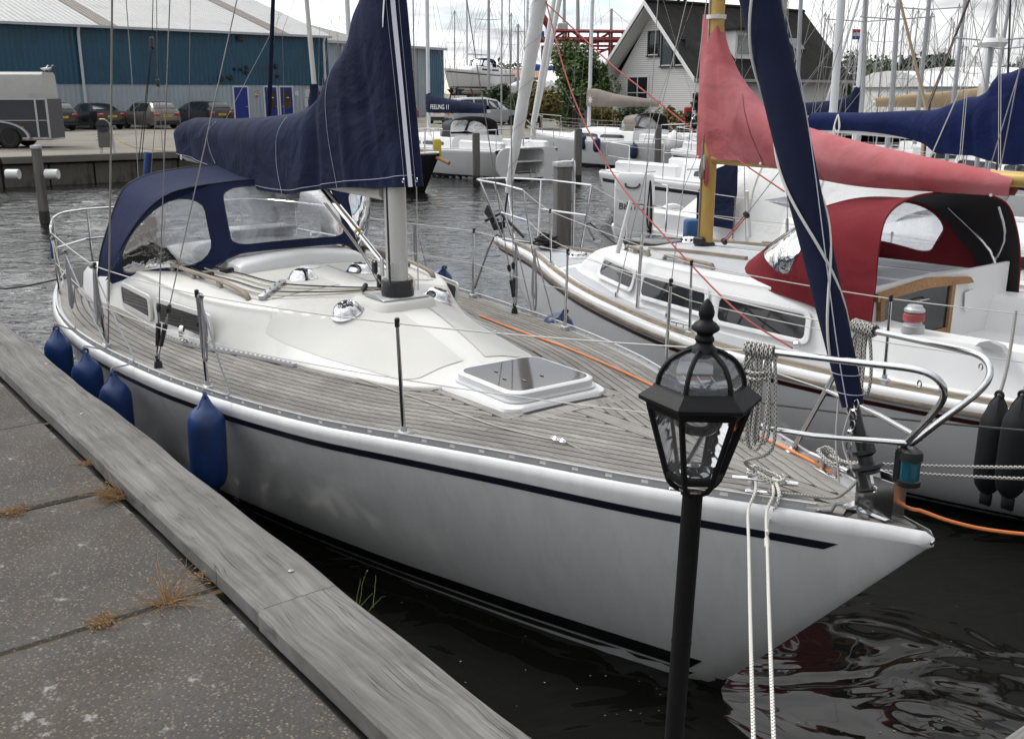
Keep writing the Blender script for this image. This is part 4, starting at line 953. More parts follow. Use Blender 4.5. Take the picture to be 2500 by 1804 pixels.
# ------------------------------------------------------------------ furled genoa
def genoa1():
 a, b = Vector((.385, 0, 1.64)), Vector((4.02, 0, 10.9)); d = b - a
 rt = [(0, .047), (.03, .06), (.08, .072), (.17, .088), (.3, .1), (.6, .09), (.9, .05), (1, .025)]
 mb = MB(); pts = [a + d * (i / 80) ** 1.3 for i in range(81)]; fr = [(i / 80) ** 1.3 for i in range(81)]
 mb.tube(pts, [interp(f, rt) * (1 + .02 * math.sin(60 * f + 1)) for f in fr], 14, flat=.8); g = mb.build('furled_genoa', 'navy_sail', b1, ang=60)
 for ph, tn, r_ in ((.4, 7.3, .0062), (3.6, -7.0, .0062)):
  mb = MB(); mb.tube([p for p in helix_line(a + d * .022, b, lambda f: interp(f, rt) * .97 + .004, tn, 300, ph)], r_, 6); mb.build('genoa_sheet', 'rope_plain', g)
 mb = MB(); mb.tube(helix_line(a, a + d * .9, lambda f: interp(f, rt) + .001, 2.0, 160, 1.0), .003, 4); mb.build('leech_edge', 'stitch', g)
 dn = d.normalized()
 for q in (.03, .07):
  mb = MB(); mb.tube([a + dn * (q * 2.0) + dn.orthogonal().normalized() * 0 + Vector((math.cos(t) * .062, math.sin(t) * .052, 0)) for t in [k * math.pi / 9 for k in range(18)]], .0015, 4, closed=True); mb.build('hem_stitching', 'stitch', g)
 mb = MB(); mb.tube([a - dn * .25, a + dn * .05], .016, 10); mb.build('foil', 'alu', g)
 # drum
 c = a - dn * .24; Mr = rotto(dn)
 mb = MB(); mb.lathe([(.0, -.11), (.062, -.11), (.064, -.10), (.048, -.095), (.047, -.03), (.064, -.02), (.064, -.008), (.03, .0), (.03, .03), (.045, .04), (.045, .055), (.0, .06)], 24, c, Mr, cap=False); dr = mb.build('furler_drum', 'plastic_black', b1, ang=40)
 mb = MB(); mb.box(c + Mr @ Vector((.02, .044, -.06)), (.05, .012, .035), Mr); mb.build('sticker', 'white_plastic', dr)
 mb = MB(); mb.tube([c + Mr @ Vector((0, 0, .05)), a + dn * .02], .026, 10); mb.box(c + Mr @ Vector((0, .03, .07)), (.05, .04, .08), Mr, 0, .012); mb.build('swivel', 'plastic_black', dr)
 mb = MB(); mb.tube([c - dn * .11, Vector((.285, 0, 1.27))], .012, 8); mb.box((.29, 0, 1.30), (.035, .03, .09), None, 0, .006); mb.build('toggle', 'steel', dr)
 for k in range(6):
  p = a + Vector((-.035 + .004 * k, .03, .02 - .045 * k)); mb = MB(); mb.tube([p + Vector((.011 * math.cos(t), (.011 if k % 2 else 0) * math.sin(t), .022 * math.sin(t))) for t in [q * math.pi / 5 for q in range(10)]], .0035, 5, closed=True); mb.build('shackle', 'steel', dr)
 rope('tack_line', [a + Vector((-.02, .04, .0)), a + Vector((.0, .045, -.15)), c + Vector((.01, .05, -.05))], .004, 'lifeline', dr)
 rope('tack_line', [a + Vector((.05, .03, .02)), a + Vector((.03, .05, -.15)), a + Vector((-.01, .06, -.32))], .004, 'lifeline', dr)
genoa1()
# ------------------------------------------------------------------ pulpit, pushpit, lifelines
def on_cab(px, py, dz):
 z = 1.45
 for _ in range(12): p = b1z(px, py, z); z = lerp(z, cab_z(min(max(p.x, 3.1), 7.5), p.y) + dz, .6)
 return p
def rails1():
 for sd in (1, -1):
  up = crom([(.62, sd * .335, 1.875), (.45, sd * .30, 1.885), (.2, sd * .245, 1.90), (.02, sd * .2, 1.91), (-.055, sd * .175, 1.895), (-.085, sd * .15, 1.85), (-.06, sd * .12, 1.78), (.05, sd * .06, 1.64), (.15, sd * .025, 1.515)], 6)
  mb = MB(); mb.tube(up, .0135, 10); mb.tube([(.98, sd * .40, H1.zs(1) + .01), (.80, sd * .38, 1.54), (.62, sd * .335, 1.875)], .0125, 10)
  mb.tube([(.80, sd * .38, 1.54), (.40, sd * .22, 1.55), (.10, sd * .045, 1.57)], .012, 10)
  mb.lathe([(.035, 0), (.035, .008), (.018, .02), (.014, .03)], 14, (.98, sd * .40, H1.zs(1) + .0)); mb.build('pulpit', 'steel', b1)
  c = Vector((-.02, sd * .2, 1.875)); mb = MB(); mb.tube([c + Vector((.008 * math.cos(t), 0, -.012 + .012 * math.sin(t))) for t in [q * math.pi / 5 for q in range(10)]], .003, 5, closed=True); mb.build('ring', 'steel', b1)
  # stanchions
  T = []
  for x in (2.44, 4.08, 5.72):
   w = H1.ws(x) - .06; T.append(stanchion(b1, (x, sd * w, H1.zs(x) + .002), .63, (0, sd * .02)))
  # pushpit
  pp = [(8.15, sd * 1.46, 1.03), (8.2, sd * 1.46, 1.60), (8.35, sd * 1.43, 1.655), (8.9, sd * 1.3, 1.66), (9.3, sd * 1.12, 1.665), (9.45, sd * .85, 1.67), (9.48, sd * .35, 1.67)]
  mb = MB(); mb.tube(crom(pp[:4], 4) + crom(pp[3:], 4)[1:], .0125, 8); mb.tube([(8.19, sd * 1.46, 1.34), (8.9, sd * 1.3, 1.36), (9.4, sd * .9, 1.36), (9.47, sd * .5, 1.36)], .011, 8)
  for p in ((8.9, sd * 1.3), (9.42, sd * .85)): mb.tube([(p[0], p[1], 1.04), (p[0], p[1], 1.66)], .0115, 8)
  mb.build('pushpit', 'steel', b1)
  pts = [Vector((.62, sd * .335, 1.87))] + [t - Vector((0, 0, .012)) for t in T] + [Vector((8.2, sd * 1.46, 1.60))]
  mb = MB();
  for a, b in zip(pts, pts[1:]): mb.tube(sag(a, b, .012, 6), .0038, 6)
  mb.build('lifeline', 'lifeline', b1)
  pl = [Vector((.80, sd * .38, 1.54))] + [t - Vector((0, sd * .01, .31)) for t in T] + [Vector((8.19, sd * 1.46, 1.32))]
  mb = MB()
  for a, b in zip(pl, pl[1:]): mb.tube(sag(a, b, .012, 6), .0032, 6)
  mb.build('lower_lifeline', 'lifeline', b1)
 mb = MB(); mb.tube(sag((8.2, 1.46, 1.6), (8.24, 1.47, 1.36), 0, 4), .018, 8); mb.build('rail_sleeve', 'rope_blue', b1)
 # stemhead: upright plate with folded flanges
 mb = MB(); zz = zd1(.2, 0)
 mb.box((.135, 0, zz + .17), (.006, .085, .34)); mb.box((.22, .04, zz + .085), (.17, .005, .17)); mb.box((.22, -.04, zz + .085), (.17, .005, .17)); mb.box((.25, 0, zz + .006), (.20, .11, .008)); mb.build('stemhead', 'steel', b1, smooth=False)
 mb = MB()
 for x, w in ((.33, .05), (.38, .05), (.33, -.05), (.38, -.05), (.28, .05)): mb.lathe([(.007, 0), (.006, .005), (0, .006)], 8, (x, w, zz + .01), cap=False)
 mb.tube([(.22 + .012 * math.cos(t), .045, zz + .12 + .012 * math.sin(t)) for t in [q * math.pi / 6 for q in range(12)]], .003, 5, closed=True); mb.build('bolts', 'chrome', b1)
 # navigation light
 c = Vector((.085, .03, zz + .245)); mb = MB(); mb.lathe([(.0, .085), (.03, .083), (.042, .075), (.045, .05), (.045, .04), (.040, .038)], 20, c - Vector((0, 0, .0)), cap=False); mb.lathe([(.04, -.04), (.046, -.043), (.045, -.065), (.03, -.07), (0, -.07)], 20, c, cap=False); mb.box(c + Vector((.035, 0, .01)), (.03, .075, .14), None, 0, .006)
 nl = mb.build('navigation_light', 'plastic_black', b1, ang=35)
 mb = MB(); mb.lathe([(.038, -.042), (.039, -.03), (.0385, -.02), (.039, -.01), (.0385, 0), (.039, .01), (.0385, .02), (.039, .03), (.038, .04)], 22, c); mb.build('green_lens', 'lens_green', nl)
 # stem cap bolts
 mb = MB(); mb.lathe([(.014, 0), (.012, .006), (0, .008)], 10, (-.026, 0, 1.19), rotto((-1, 0, -.2)), cap=False); mb.build('stem_bolt', 'steel', b1)
 # fairlead and mooring cleats
 for sd in (1, -1):
  x, w = (.67, .165) if sd > 0 else (.67, .27); z = zd1(x, w)
  sl_ = Vector((1, sd * (.58 if sd > 0 else .3), -.05)).normalized()
  mb = MB(); c = Vector((x, sd * w, z)); mb.tube([c + Vector((0, 0, .055)) - sl_ * .14, c + Vector((0, 0, .058)), c + Vector((0, 0, .055)) + sl_ * .14], [.011, .014, .011], 10)
  for q in (-.05, .05): mb.tube([c + sl_ * q, c + sl_ * q + Vector((0, 0, .055))], .012, 8)
  mb.box(c + Vector((0, 0, .004)), (.16, .05, .01), Matrix.Rotation(math.atan2(sl_.y, sl_.x), 3, 'Z'), 0, .004); mb.build('cleat', 'chrome', b1)
  c = Vector((.30, sd * .105, zd1(.3, .1))); sl_ = Vector((1, sd * .43, -.05)).normalized()
  mb = MB(); mb.tube([c - sl_ * .09 + Vector((0, 0, .005)), c - sl_ * .055 + Vector((0, 0, .012)), c - sl_ * .04 + Vector((0, 0, .045)), c - sl_ * .0 + Vector((0, 0, .03))], [.009, .008, .0075, .005], 8); mb.tube([c + sl_ * .09 + Vector((0, 0, .005)), c + sl_ * .055 + Vector((0, 0, .012)), c + sl_ * .04 + Vector((0, 0, .045)), c + sl_ * .012 + Vector((0, 0, .045))], [.009, .008, .0075, .005], 8); mb.build('fairlead', 'gutter_grey', b1)
 # deck organiser and halyards led aft
 o0, o1 = on_cab(642, 724, .02), on_cab(688, 690, .02); dd = (o1 - o0).normalized()
 mb = MB(); mb.box((o0 + o1) / 2, ((o1 - o0).length + .06, .055, .035), Matrix((dd, Vector((0, 0, 1)).cross(dd), Vector((0, 0, 1)))).transposed(), 0, .006); og = mb.build('deck_organiser', 'alu', b1)
 mb = MB()
 for i in range(4): mb.lathe([(.008, 0), (.006, .006), (0, .007)], 8, lerp(o0, o1, (i + .5) / 4) + Vector((0, 0, .018)), cap=False)
 mb.build('pin', 'plastic_black', og)
 for i, m in enumerate(('rope_beige', 'rope_dark', 'rope_beige', 'rope_black')):
  q = lerp(o0, o1, .1 + i * .27) + Vector((0, 0, .004)); e = Vector((4.34 - .0 * i, .10 - .06 * i, cab_z(4.3, .0) + .05)); mid = lerp(q, e, .5); mid.z = cab_z(mid.x, mid.y) + .02
  f = Vector((6.0 + .06 * i, .84 - .07 * i, 0)); f.z = cab_z(f.x, f.y) + .02; m2 = lerp(q, f, .5); m2.z = cab_z(m2.x, m2.y) + .016
  rope('control_line', [e, mid, q, m2, f, f + Vector((.4, .02, .02))], .0058, m, b1)
 for w in (.78, .6): mb = MB(); mb.box((5.93, w, cab_z(5.93, w) + .02), (.06, .12, .035), None, 0, .006); mb.build('rope_clutch', 'plastic_black', b1)
 for w in (-.5, -.56, -.62): rope('control_line', [(4.3, -.2, cab_z(4.3, .2) + .05), (5.0, w + .05, cab_z(5, w) + .02), (5.9, w - .1, cab_z(5.9, w - .1) + .02)], .006, 'rope_beige', b1)
 for (x, w) in ((4.42, .14), (4.36, -.14)):
  mb = MB(); mb.lathe([(.035, -.012), (.04, 0), (.035, .012), (.012, .014), (0, .014)], 14, (x, w, cab_z(x, w) + .065), rotto((.3, 1, .6)), cap=True); mb.build('turning_block', 'plastic_black', b1)
 # jib car on the track by the window
 x = 5.35; w = cb1(x) + .05; mb = MB(); c = Vector((x, w, zd1(x, w) + .03)); mb.box(c, (.09, .04, .03), None, 0, .008); mb.lathe([(.02, -.02), (.045, -.014), (.048, 0), (.045, .014), (.02, .02)], 18, c + Vector((.0, .01, .075)), rotto((.5, 1, .1))); mb.build('jib_car', 'chrome', b1)
 # webbing jackline along the near side deck
 pts = [b1z(800, 900, 1.10), b1z(1000, 975, 1.11), b1z(1180, 1045, 1.12), b1z(1290, 1075, 1.13), b1z(1345, 1085, 1.14)]
 mb = MB(); mb.loft([[Vector((p.x, p.y - .010, zd1(p.x, p.y) + .004)), Vector((p.x, p.y + .010, zd1(p.x, p.y) + .004))] for p in crom(pts, 5)], False); mb.build('jackline', 'webbing', b1)
 e = pts[-1]; mb = MB();
 for q in range(2): mb.tube([Vector((e.x - .03 - .045 * q + .03 * math.cos(t), e.y - .01 * q + .013 * math.sin(t), zd1(e.x, e.y) + .014)) for t in [k * math.pi / 6 for k in range(12)]], .004, 5, closed=True)
 mb.build('shackle', 'chrome', b1)
 rope('jackline_lashing', [Vector((e.x - .09, e.y - .02, zd1(e.x - .09, e.y) + .01)), b1z(1480, 1125, 1.16), b1z(1600, 1150, 1.175), b1z(1780, 1175, 1.19)], .006, 'rope_grey', b1)
rails1()
# ------------------------------------------------------------------ fenders on the near boat
def fender_mesh(L_, r, m, eye_both=False, n=20):
 """hanging fender, eye at the origin, body below"""
 mb = MB(); e = .09
 mb.lathe([(.012, -.005), (.03, -.03), (.045, -.06), (.075 * r / .11, -.085), (r * .86, -.115), (r * .97, -.15), (r, -.2), (r, -L_ + .16), (r * .96, -L_ + .10), (r * .8, -L_ + .045), (r * .5, -L_ + .012), (r * .25, -L_), (0, -L_)], n, cap=False)
 for k in range(4):
  a = k * math.pi / 2 + .4; mb.tube([(.012 * math.cos(a), .012 * math.sin(a), -.005), (.035 * math.cos(a), .035 * math.sin(a), -.055), (.075 * r / .11 * math.cos(a), .075 * r / .11 * math.sin(a), -.1)], [.008, .012, .006], 6)
 mb.tube([(.02 * math.cos(t), 0, .0 + .02 * math.sin(t)) for t in [q * math.pi / 6 for q in range(12)]], .009, 6, closed=True)
 if eye_both: mb.box((0, 0, -L_ - .03), (.07, .022, .08), None, 0, .01)
 return mb
def hull_side(px, py, off):
 s_ = 4.0; p = None
 for _ in range(25):
  p = b1w(px, py, H1.ws(s_) + off); s_ = min(9.2, max(.2, p.x))
 return p
def loops(c, n, length, width, plane, rnd, seed=0, tw=.25):
 """one continuous hanging coil: n teardrop loops from point c"""
 r = random.Random(seed); pl = Vector(plane).normalized(); up = Vector((0, 0, 1)); nn = pl.cross(up); pts = []
 for i in range(n):
  Ln = length * r.uniform(.78, 1.05); w = width * r.uniform(.6, 1.1); o = nn * r.uniform(-tw, tw) * width; sx = r.uniform(-.25, .25) * width
  for k in range(10):
   t = k / 10; a = 2 * math.pi * t
   y = -Ln * (.5 - .5 * math.cos(a)); x = w * math.sin(a) * (.25 + .75 * (.5 - .5 * math.cos(a))) + sx * (.5 - .5 * math.cos(a))
   pts.append(Vector(c) + pl * x + up * y + o * (.5 - .5 * math.cos(a)) + nn * r.uniform(-.003, .003))
 return pts
fend = [((137, 803), .54, .105, (0, 0), 'aft of the boat, nearest the stern pushpit'), ((208, 858), .56, .11, (155, 650), 'second from the stern, half behind the edge plank'), ((276, 912), .56, .11, (297, 685), 'third from the stern, half behind the edge plank'), ((500, 966), .60, .112, (515, 712), 'hanging clear of the plank by the middle stanchion')]
for i, ((px, py), L_, r, tp, lab) in enumerate(fend):
 p = hull_side(px, py, r + .03)
 o = fender_mesh(L_, r, 'fender_blue').build('fender', 'fender_blue', None, ang=50); o.location = W1(*p); o.rotation_euler = (.03 * (i % 2), .02, i * .7)
 tag(o, 'blue cylinder fender ' + lab, 'fender', 'blue fenders along the near side of the white sloop')
 # lanyard up over the rail to the lifeline, spare tail in a coil
 xx = (8.0, 6.6, 5.9, 4.08)[i];
 lw = H1.ws(xx) - .045; lz = (1.55, 1.62, 1.63, 1.66)[i]
 tx = (8.17, 6.75, 5.85, 4.08)[i]; top = W1(tx, H1.ws(tx) - (.04 if i == 0 else .055), lz)
 eye = W1(*p) + Vector((0, 0, .01)); rail = W1(p.x, H1.ws(p.x) - .005, H1.zs(p.x) + .045)
 mid = lerp(rail, top, .3)
 mb = MB(); mb.tube(crom([eye - Vector((0, 0, .01)), eye + Vector((0, 0, .03)), rail, mid, lerp(rail, top, .7), top], 6), .0058, 7)
 n = (3, 5, 5, 5)[i]
 if n: mb.tube(crom(loops(top + n1 * -.01 + Vector((0, 0, .01)), n, (.42, .52, .50, .42)[i], .042, ax1, None, 3 + i, .5), 4), .0062, 6)
 ring = []
 for q in range(30): a = q / 30 * 5 * 2 * math.pi; ring.append(top + ax1 * (-.03 + .06 * q / 30) + n1 * (.018 * math.cos(a)) + Vector((0, 0, .002 + .018 * math.sin(a))))
 mb.tube(ring, .0056, 6)
 o = mb.build('fender_lanyard', 'rope_navy' if i else 'rope_grey'); tag(o, 'speckled lanyard of the blue fender ' + lab, 'rope', 'fender lanyards on the near side')
for i, (px, py, tp, lab) in enumerate(((1085, 668, (1040, 562), 'just aft of the far mast shrouds'), (1380, 778, (1330, 602), 'by the far middle stanchion'))):
 s_ = (5.95, 4.0)[i]; w = -(H1.ws(s_) + .14); p = b1w(px, py, w); o = fender_mesh(.5, .135, 'fender_blue').build('fender', 'fender_blue', None, ang=50); o.location = W1(*p) + Vector((0, 0, .06)); o.rotation_euler = (.5, .2, .3)
 tag(o, 'blue fender peeping over the far rail ' + lab, 'fender', 'blue fenders on the far side of the white sloop')
 top = W1(p.x + .25, -(H1.ws(p.x) - .05), 1.64); mb = MB(); mb.tube([W1(*p), W1(p.x + .05, -(H1.ws(p.x) - .01), H1.zs(p.x) + .05), top], .006, 6); mb.tube(crom(loops(top, 4, .5, .035, ax1, None, 20 + i), 4), .0055, 6)
 o = mb.build('fender_lanyard', 'rope_navy'); tag(o, 'lanyard coiled on the far lifeline for the fender ' + lab, 'rope', 'fender lanyards on the far side')
top = W1(4.95, -(H1.ws(4.95) - .05), 1.64); mb = MB(); mb.tube(crom(loops(top, 3, .52, .03, ax1, None, 31), 4), .0055, 6); mb.tube([top, W1(4.75, -(H1.ws(4.75)), 1.06)], .0055, 6)
tag(mb.build('rope_coil', 'rope_navy'), 'speckled rope hanging on the far lifeline beside the taped shroud turnbuckles', 'rope')
# ------------------------------------------------------------------ mooring lines and coils at the bow
def wraps(c, ax, r, n, span, seed=0):
 """turns round a bar"""
 ax = Vector(ax).normalized(); x = ax.orthogonal().normalized(); y = ax.cross(x); pts = []
 for q in range(n * 10 + 1):
  a = q / 10 * 2 * math.pi; pts.append(Vector(c) + ax * (span * (q / (n * 10) - .5)) + x * (r * math.cos(a)) + y * (r * math.sin(a)))
 return pts
def bow_lines():
 cz = H1.zs(.78); cl = W1(.67, .165, zd1(.67, .165) + .056); slc = (ax1 + n1 * .58).normalized()
 def on_cleat(c, sl, seed):
  r = random.Random(seed); pts = []
  for i in range(5):
   s1 = 1 if i % 2 else -1
   for t in range(9):
    a = t / 8 * math.pi; pts.append(c + sl * (s1 * .075 * math.cos(a) + r.uniform(-.008, .008)) + Vector((0, 0, .012 + .016 * math.sin(a * 2) * s1 + .006 * i)) + Vector((-sl.y, sl.x, 0)) * (.032 * math.sin(a) * s1))
  return pts
 mb = MB(); mb.tube(crom(on_cleat(cl, slc, 1), 3), .0072, 7)
 for (a, b) in (((1808, 1210), (1848, 2040)), ((1868, 1215), (1903, 2030))):
  s_ = (.63, .56)[a[0] > 1830]; st = cl + slc * (.04 if a[0] < 1830 else -.03); ed = W1(s_, H1.ws(s_) + .034, H1.zs(s_) + .01); e2 = atz(b[0], b[1], 1.16); py = b[1]
  while (e2 - QO).dot(QD) > -.84: py += 10; e2 = atz(b[0] + (py - b[1]) * .034, py, 1.16)
  mid = [lerp(ed, e2, f) - Vector((0, 0, .05 * 4 * f * (1 - f))) for f in (.03, .15, .35, .6, .8, 1)]
  mb.tube(crom([st, W1(s_, H1.ws(s_) - .005, H1.zs(s_) + .048)] + mid, 5), .0064, 8)
  if a[0] > 1830:
   mb.tube(crom([st + Vector((.01, .02, .01)), W1(s_ - .025, H1.ws(s_ - .02) - .005, H1.zs(s_) + .048), W1(s_ - .015, H1.ws(s_) + .036, H1.zs(s_) - .06), lerp(ed, e2, .12)], 4), .0075, 7)
   mb.tube([lerp(ed, e2, .115) - Vector((0, 0, .03)), lerp(ed, e2, .15) - Vector((0, 0, .03))], .0105, 8)
 o = mb.build('mooring_line', 'rope_white'); tag(o, 'pair of white flecked bow lines running from the near bow cleat to the quay', 'rope')
 # coil on the near pulpit rail
 c = W1(.60, .335, 1.88); rail = (ax1 * -.18 + n1 * -.045).normalized()
 mb = MB();
 for k in range(5):
  cc = c + rail * (-.05 + .022 * k); L_ = (.46, .50, .44, .52, .48)[k]
  mb.tube(crom(loops(cc + Vector((0, 0, .014)), 1, L_, .038 + .006 * k, (rail * .9 + n1 * .25 * (k - 2)), None, 40 + k, .6), 4), .0075, 7)
 mb.tube(crom(wraps(c + rail * .0 + Vector((0, 0, -.002)), rail, .023, 7, .13), 2), .0075, 7)
 mb.tube(crom(wraps(c + Vector((0, 0, -.10)), (0, 0, 1), .045, 2, .05), 2), .0075, 7)
 mb.tube(crom([c + rail * .06, c + rail * .075 + Vector((0, 0, -.15)), c + rail * .08 + Vector((0, 0, -.40)), W1(.70, .27, 1.36), cl + Vector((0, 0, .02))], 5), .0072, 7)
 tag(mb.build('rope_coil', 'rope_bw'), 'thick black and cream rope coil hung on the near pulpit rail behind the lantern', 'rope', 'rope coils on the pulpit')
 c = W1(.60, -.335, 1.88); rail = (ax1 * -.18 + n1 * .045).normalized(); mb = MB()
 for k in range(5): mb.tube(crom(loops(c + rail * (-.05 + .02 * k) + Vector((0, 0, .014)), 1, (.36, .44, .40, .50, .34)[k], .026 + .006 * k, rail, None, 60 + k, .6), 4), .0075, 7)
 mb.tube(crom(wraps(c, rail, .024, 8, .14), 2), .0075, 7)
 cf = W1(.67, -.27, zd1(.67, .27) + .056); slf = (ax1 - n1 * .3).normalized()
 mb.tube(crom([c + Vector((0, 0, -.3)), c + Vector((0, 0, -.5)) - n1 * .02, W1(.5, -.24, 1.30), cf + Vector((0, 0, .03))], 5), .0075, 7)
 mb.tube(crom(on_cleat(cf, slf, 5), 3), .0072, 7)
 tag(mb.build('rope_coil', 'rope_bw'), 'thick flecked rope coil on the far pulpit rail beside the furled navy sail', 'rope', 'rope coils on the pulpit')
 # lines leading away to the right
 for (py0, py1, z1, lab, s_) in ((1010, 1045, 1.3, 'upper thin dark mooring line stretching right in front of the grey hull', .9), (1128, 1132, 1.15, 'middle flecked mooring line stretching right from the far bow cleat', .70), (1142, 1163, 1.1, 'lower flecked mooring line stretching right from the far bow cleat', .62)):
  a = W1(s_, -H1.ws(s_) + .02, H1.zs(s_) + .05); e = aty(2620, py1 + 8, 3.9);
  if py0 == 1010: a = W1(1.35, -H1.ws(1.35), 1.30); e = aty(2650, 1062, 4.2)
  rp = rope('mooring_line', [p for p in sag(a, e, .012, 8)], .0075 if py0 > 1100 else .0055, 'rope_bw' if py0 > 1100 else 'rope_dark', smooth_n=2); tag(rp, lab, 'rope', 'mooring lines leading right from the bow')
 # orange power cable along the far side deck and off the bow
 pts = []
 for px, py in ((1170, 770), (1260, 805), (1400, 855), (1560, 925), (1640, 965), (1780, 1030), (1900, 1085), (2000, 1135), (2100, 1190)):
  p = b1z(px, py, 1.15)
  for _ in range(4): p = b1z(px, py, zd1(min(max(p.x, .1), 8), p.y) + .012)
  pts.append(W1(*p))
 pts += [W1(.14, -.07, 1.262)]
 e = [aty(2250, 1247, 3.72), aty(2320, 1272, 3.7), aty(2420, 1294, 3.7), aty(2560, 1306, 3.7), aty(2760, 1300, 3.75)]
 cbl = rope('power_cable', pts + e, .0075, 'cable_orange'); tag(cbl, 'orange power cable lying along the far side deck and trailing off the bow', 'cable')
 rope_g = rope('rope_end', [cl + Vector((0, 0, .01)) - slc * .1, W1(.62, .20, 1.235), W1(.5, .16, 1.25), W1(.40, .06, 1.245), W1(.33, .07, 1.30), W1(.3, .03, 1.36)], .007, 'rope_grey'); tag(rope_g, 'grey laid rope end snaking from the near bow cleat to the stem fitting', 'rope')
 st = rope('stern_line', [W1(8.6, 1.3, 1.1), W1(9.0, 1.9, 1.0), atz(-60, 640, .8)], .009, 'rope_dark'); tag(st, 'dark stern line leaving the near quarter towards the left edge', 'rope')
bow_lines()
# ------------------------------------------------------------------ garden lantern on the quay
def lantern():
 base = Q(-.60, .11, 1.155); head = aty(1692, 1196, 1.92); top = aty(1727, 742, 1.92)
 dirv = (top - head).normalized(); foot = head - dirv * ((head.z - 1.155) / dirv.z)
 t = thing('lamp_post', 'black hexagonal garden lantern on a slim black post at the quay edge', 'lamp post', foot)
 hl = head - foot; dl = dirv; Mx = rotto(dl)
 # align hexagon corners left and right
 X = Vector((1, 0, 0)); X = (X - dl * X.dot(dl)).normalized(); Y = dl.cross(X); Mx = Matrix((X, Y, dl)).transposed()
 Mx = Mx @ Matrix.Diagonal((.946, .946, .866))
 def ring(r, z, n=6): return [hl + Mx @ Vector((r * math.cos(2 * math.pi * k / n), r * math.sin(2 * math.pi * k / n), z)) for k in range(n)]
 mb = MB(); mb.tube([Vector((0, 0, 0)), hl + dl * .01], .0212, 18); mb.lathe([(.06, 0), (.06, .01), (.035, .02), (.03, .05)], 18, (0, 0, 0)); mb.tube([hl * .62, hl * .625], .0222, 18); mb.build('post', 'lamp_black', t)
 z_cup, z_ring, z_rim = .0, .040, .206
 r_ring, r_rim = .060, .106
 mb = MB()
 mb.loft([ring(.026, -.012), ring(.028, .0), ring(.02, .003)], True, True, True)
 mb.loft([ring(r_ring + .004, z_ring - .008), ring(r_ring + .006, z_ring + .004), ring(r_ring + .0045, z_ring + .008), ring(r_ring - .005, z_ring + .008), ring(r_ring - .005, z_ring - .008)], True);
 for k in range(6):
  a = 2 * math.pi * k / 6; u = Vector((math.cos(a), math.sin(a), 0))
  def P(r, z): return hl + Mx @ (u * r + Vector((0, 0, z)))
  mb.tube([P(.028, 0), P(.046, .012), P(.056, .026), P(r_ring, z_ring)], .0055, 6)
  mb.tube([P(r_ring, z_ring), P(r_rim, z_rim)], .0062, 6)
  c0, c1 = P(.0925, .262), P(.03, .336)
  mb.tube(crom([P(.0925, .255), P(.088, .285), P(.070, .317), P(.045, .336), P(.022, .346)], 4), .0052, 6)
 mb.build('frame', 'lamp_black', t, ang=30)
 mb = MB(); mb.loft([ring(.092, .200), ring(.112, .204), ring(.115, .217), ring(.131, .226), ring(.1315, .234), ring(.128, .238), ring(.104, .256), ring(.100, .262), ring(.093, .262), ring(.088, .256), ring(.088, .235), ring(.092, .205)], True); mb.build('rim', 'lamp_black', t, ang=20)
 mb = MB(); mb.lathe([(.03, .338), (.026, .35), (.019, .356), (.017, .362), (.0205, .367), (.020, .373), (.016, .379), (.018, .384), (.029, .392), (.0295, .398), (.022, .408), (.0145, .413), (.0135, .418), (.0165, .426), (.0165, .435), (.013, .447), (.007, .458), (.002, .463), (0, .464)], 24, hl, Mx, cap=False); mb.build('finial', 'lamp_black', t, ang=50)
 for k in range(6):
  a0, a1 = 2 * math.pi * k / 6, 2 * math.pi * (k + 1) / 6
  def E(r, z, f):
   u = lerp(Vector((math.cos(a0), math.sin(a0), 0)), Vector((math.cos(a1), math.sin(a1), 0)), f); return hl + Mx @ (u * r + Vector((0, 0, z)))
  mb = MB(); mb.quad(E(r_ring - .001, z_ring + .005, .06), E(r_ring - .001, z_ring + .005, .94), E(r_rim - .003, z_rim, .96), E(r_rim - .003, z_rim, .04)); mb.build('pane', 'lamp_glass', t, smooth=False)
  mb = MB(); mb.loft([[E(r, z, f) for f in (.06, .5, .94)] for r, z in ((.093, .256), (.087, .285), (.069, .317), (.044, .335), (.026, .343))], False); mb.build('dome_pane', 'lamp_glass', t)
  mb = MB(); mb.loft([[E(r, z, f) for f in (.08, .92)] for r, z in ((.028, .002), (.045, .013), (.055, .027), (.059, .037))], False); mb.build('cup_pane', 'lamp_glass', t)
 mat('solar', (0.012, 0.02, 0.05), .15, var=.3, vs=40, coat=.6)
 mb = MB(); mb.box(hl + Mx @ Vector((0, 0, .262)), (.12, .10, .008), Mx, 0, .002); mb.loft([ring(.086, .250), ring(.084, .256)], True, True, True); sp_ = mb.build('solar_panel', 'solar', t)
 mb = MB()
 for q in (-.03, 0, .03): mb.box(hl + Mx @ Vector((q, 0, .2668)), (.0012, .098, .0008), Mx)
 mb.box(hl + Mx @ Vector((0, -.02, .2668)), (.118, .0012, .0008), Mx); mb.build('cell_lines', 'alu', sp_)
 mb = MB(); mb.lathe([(.034, .004), (.037, .02), (.036, .046), (.031, .055), (.02, .060), (.008, .062), (.0, .0595)], 20, hl, Mx, cap=False); rf = mb.build('reflector', 'chrome', t, ang=50)
 mb = MB()
 for k in range(8):
  a = k * math.pi / 4; mb.box(hl + Mx @ Vector((.021 * math.cos(a), .021 * math.sin(a), .0595)), (.022, .0016, .002), Mx @ Matrix.Rotation(a, 3, 'Z'))
 mb.lathe([(.009, .06), (.009, .0635), (0, .064)], 12, hl, Mx, cap=False); mb.build('light_emitter', 'alu', rf)
